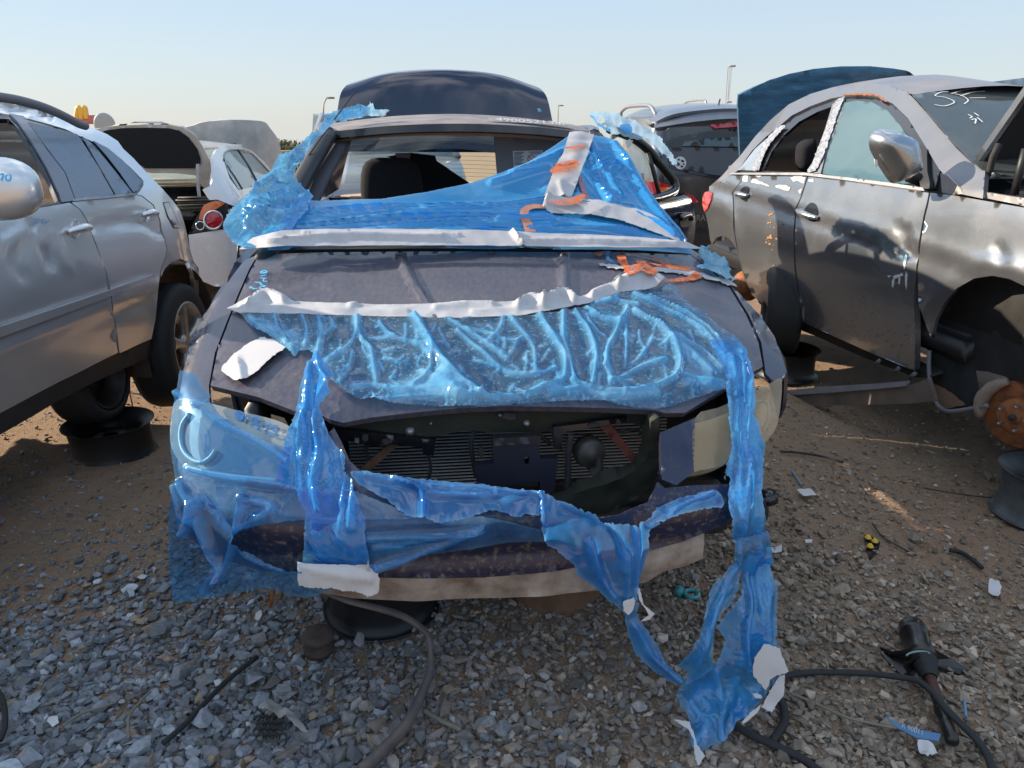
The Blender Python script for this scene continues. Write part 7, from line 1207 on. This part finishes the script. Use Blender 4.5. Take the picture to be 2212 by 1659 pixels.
for k, pts, lb_, nz_ in (('H', [(670, 1538), (760, 1533), (803, 1572), (718, 1581)], 'flat square of off-white card on the dirt by the right headlamp', 0), ('R', [(1878, 475), (1920, 470), (1962, 505), (1955, 540), (1930, 552), (1885, 520)], 'crumpled white paper scrap on stones near the right edge', .03), ('R', [(450, 245), (500, 255), (560, 250), (562, 275), (520, 290), (470, 280)], 'torn white plastic fragment beside the long blue film strip', .02),
                    ('R', [(708, 200), (755, 203), (752, 220), (712, 222)], 'small white chip on the clay left of the yellow-clipped corner', 0), ('N', [(868, 440), (905, 420), (942, 430), (925, 448), (890, 452)], 'white paper flake on grey stones left of the blue film', .02), ('N', [(1465, 1045), (1500, 1018), (1552, 1025), (1525, 1058), (1485, 1060)], 'white paper flake beside the black rod', .015), ('N', [(1362, 1100), (1405, 1095), (1412, 1125), (1375, 1136)], 'white and red wrapper corner beside the black rod', 0),
                    ('N', [(310, 1350), (370, 1343), (378, 1385), (335, 1400), (305, 1380)], 'white wax-like chip among the blue-grey stones', .02), ('N', [(1625, 650), (1665, 640), (1668, 680), (1640, 700), (1622, 685)], 'crumpled white scrap below the left end of the bumper film', .03), ('R', [(1425, 1490), (1500, 1500), (1560, 1550), (1490, 1600), (1440, 1560)], 'sheet of white plastic among pale stones near the bottom', .03)):
    flat('paper_scrap', k, pts, M_white, lb_, 'scrap', .035, .002, nz_, .5, 'white scraps on the ground')
for k, pts, zs, r_, m_, lb_, nm in (('N', [(1040, 1500), (1180, 1380), (1320, 1230), (1460, 1090), (1640, 950)], .045, .008, M_rubber, 'straight black rod lying diagonally across the gravel', 'rod'), ('H', [(565, 1290), (700, 1300), (850, 1325), (975, 1362)], .02, .006, M_rubber, 'dark curved rubber strip on the dirt below the right headlamp', 'rubber_strip'), ('Y', [(55, 1030), (250, 1065), (450, 1090), (680, 1108)], .012, .003, M_dirty, 'long dark stick on shaded dirt beneath the grey sedan', 'stick'),
                               ('R', [(1140, 98), (1200, 180), (1290, 235), (1420, 305)], .02, .003, M_dirty, 'thin black wire on the clay right of the yellow-clipped corner', 'wire'), ('R', [(1630, 268), (1700, 282), (1765, 320), (1838, 382)], .03, .009, M_rubber, 'bent black rubber piece among flat stones at right', 'rubber_piece'), ('R', [(540, 1150), (760, 1240), (960, 1330), (1160, 1380), (1400, 1420)], .04, .004, simple('dry_stalk', (.20, .17, .13), .9), 'dry grey stalk under the looping rubber seal', 'stalk'),
                               ('H', [(640, 1410), (670, 1460), (705, 1510)], .02, .004, simple('blue_stick', (.10, .25, .38), .5), 'thin blue plastic stick on the dirt above the white card', 'plastic_stick'), ('R', [(1725, 1225), (1735, 1330)], .05, .004, bpy.data.materials.get('blue_stick') or M_marker, 'short blue plastic stick standing by the drive shaft', 'plastic_stick'), ('N', [(400, 1390), (520, 1310), (650, 1270), (730, 1240)], .045, .004, bpy.data.materials.get('dry_stalk') or M_bark, 'thin dry twig among the blue-grey stones', 'twig'), ('N', [(820, 1470), (825, 1330), (900, 1230), (960, 1170)], .045, .004, bpy.data.materials.get('dry_stalk') or M_bark, 'curved dry twig left of the black rod', 'twig'), ('Q', [(1080, 1290), (1180, 1350), (1320, 1415)], .03, .007, bpy.data.materials.get('dry_stalk') or M_bark, 'short tapering wood splinter right of the bent trim', 'splinter')):
    o = put(nm, tube(gpath(k, pts, zs), r_, 7), m_, None); tag(o, lb_, nm.replace('_', ' '))
o, _s = flat('plastic_wrapper', 'N', [(1640, 1260), (1720, 1215), (1780, 1240), (1820, 1290), (1900, 1330), (1970, 1410), (1900, 1395), (1800, 1345), (1700, 1290)], simple('milky_wrapper', (.32, .30, .27), .35, var=.3), 'crumpled milky plastic wrapper on brown stones', 'wrapper', .045, .001, .03, .8)
hc_ = [(1650 + 42 * i + (21 if j % 2 else 0), 1360 + 38 * j) for i in range(4) for j in range(4)]; pr = []
for p in hc_:
    c = g('N', *p, .02); q = [c + np.array([.0155 * math.cos(t), .0155 * math.sin(t), 0]) for t in np.linspace(.5, .5 + 2 * math.pi, 6, endpoint=False)]; V = q + [a + np.array([0, 0, .012]) for a in q]; pr.append((np.array(V), [(i, (i + 1) % 6, 6 + (i + 1) % 6, 6 + i) for i in range(6)]))
item(put('honeycomb_grille', join(pr), simple('dusty_honeycomb', (.10, .095, .09), .8, var=.4), None, smooth=False), 'broken piece of black honeycomb grille half buried in brown stones', 'grille piece')
bk = put('tow_bracket', tube([at_y(p, 1.86) for p in z('N', (1735, 500), (1738, 560), (1725, 630))], .006, 6), M_rust, car)
put('tow_bracket', tube([at_y(p, 1.90) for p in z('N', (1800, 505), (1790, 560), (1745, 625))], [.03, .02, .006], 6, flatten=(1, .2)), simple('ochre_bracket', (.30, .16, .05), .8, var=.5), car)
put('loose_wiring', tube(spline([at_y(p, 1.98) for p in z('M', (1780, 255), (1830, 290), (1850, 350), (1835, 405), (1800, 410))], 5), .010, 8), M_black, car)
put('plug', join([box(tuple(at_y(z('M', (1860, 265))[0], 2.0)), (.06, .05, .045), .4, .01)]), M_blackg, car)
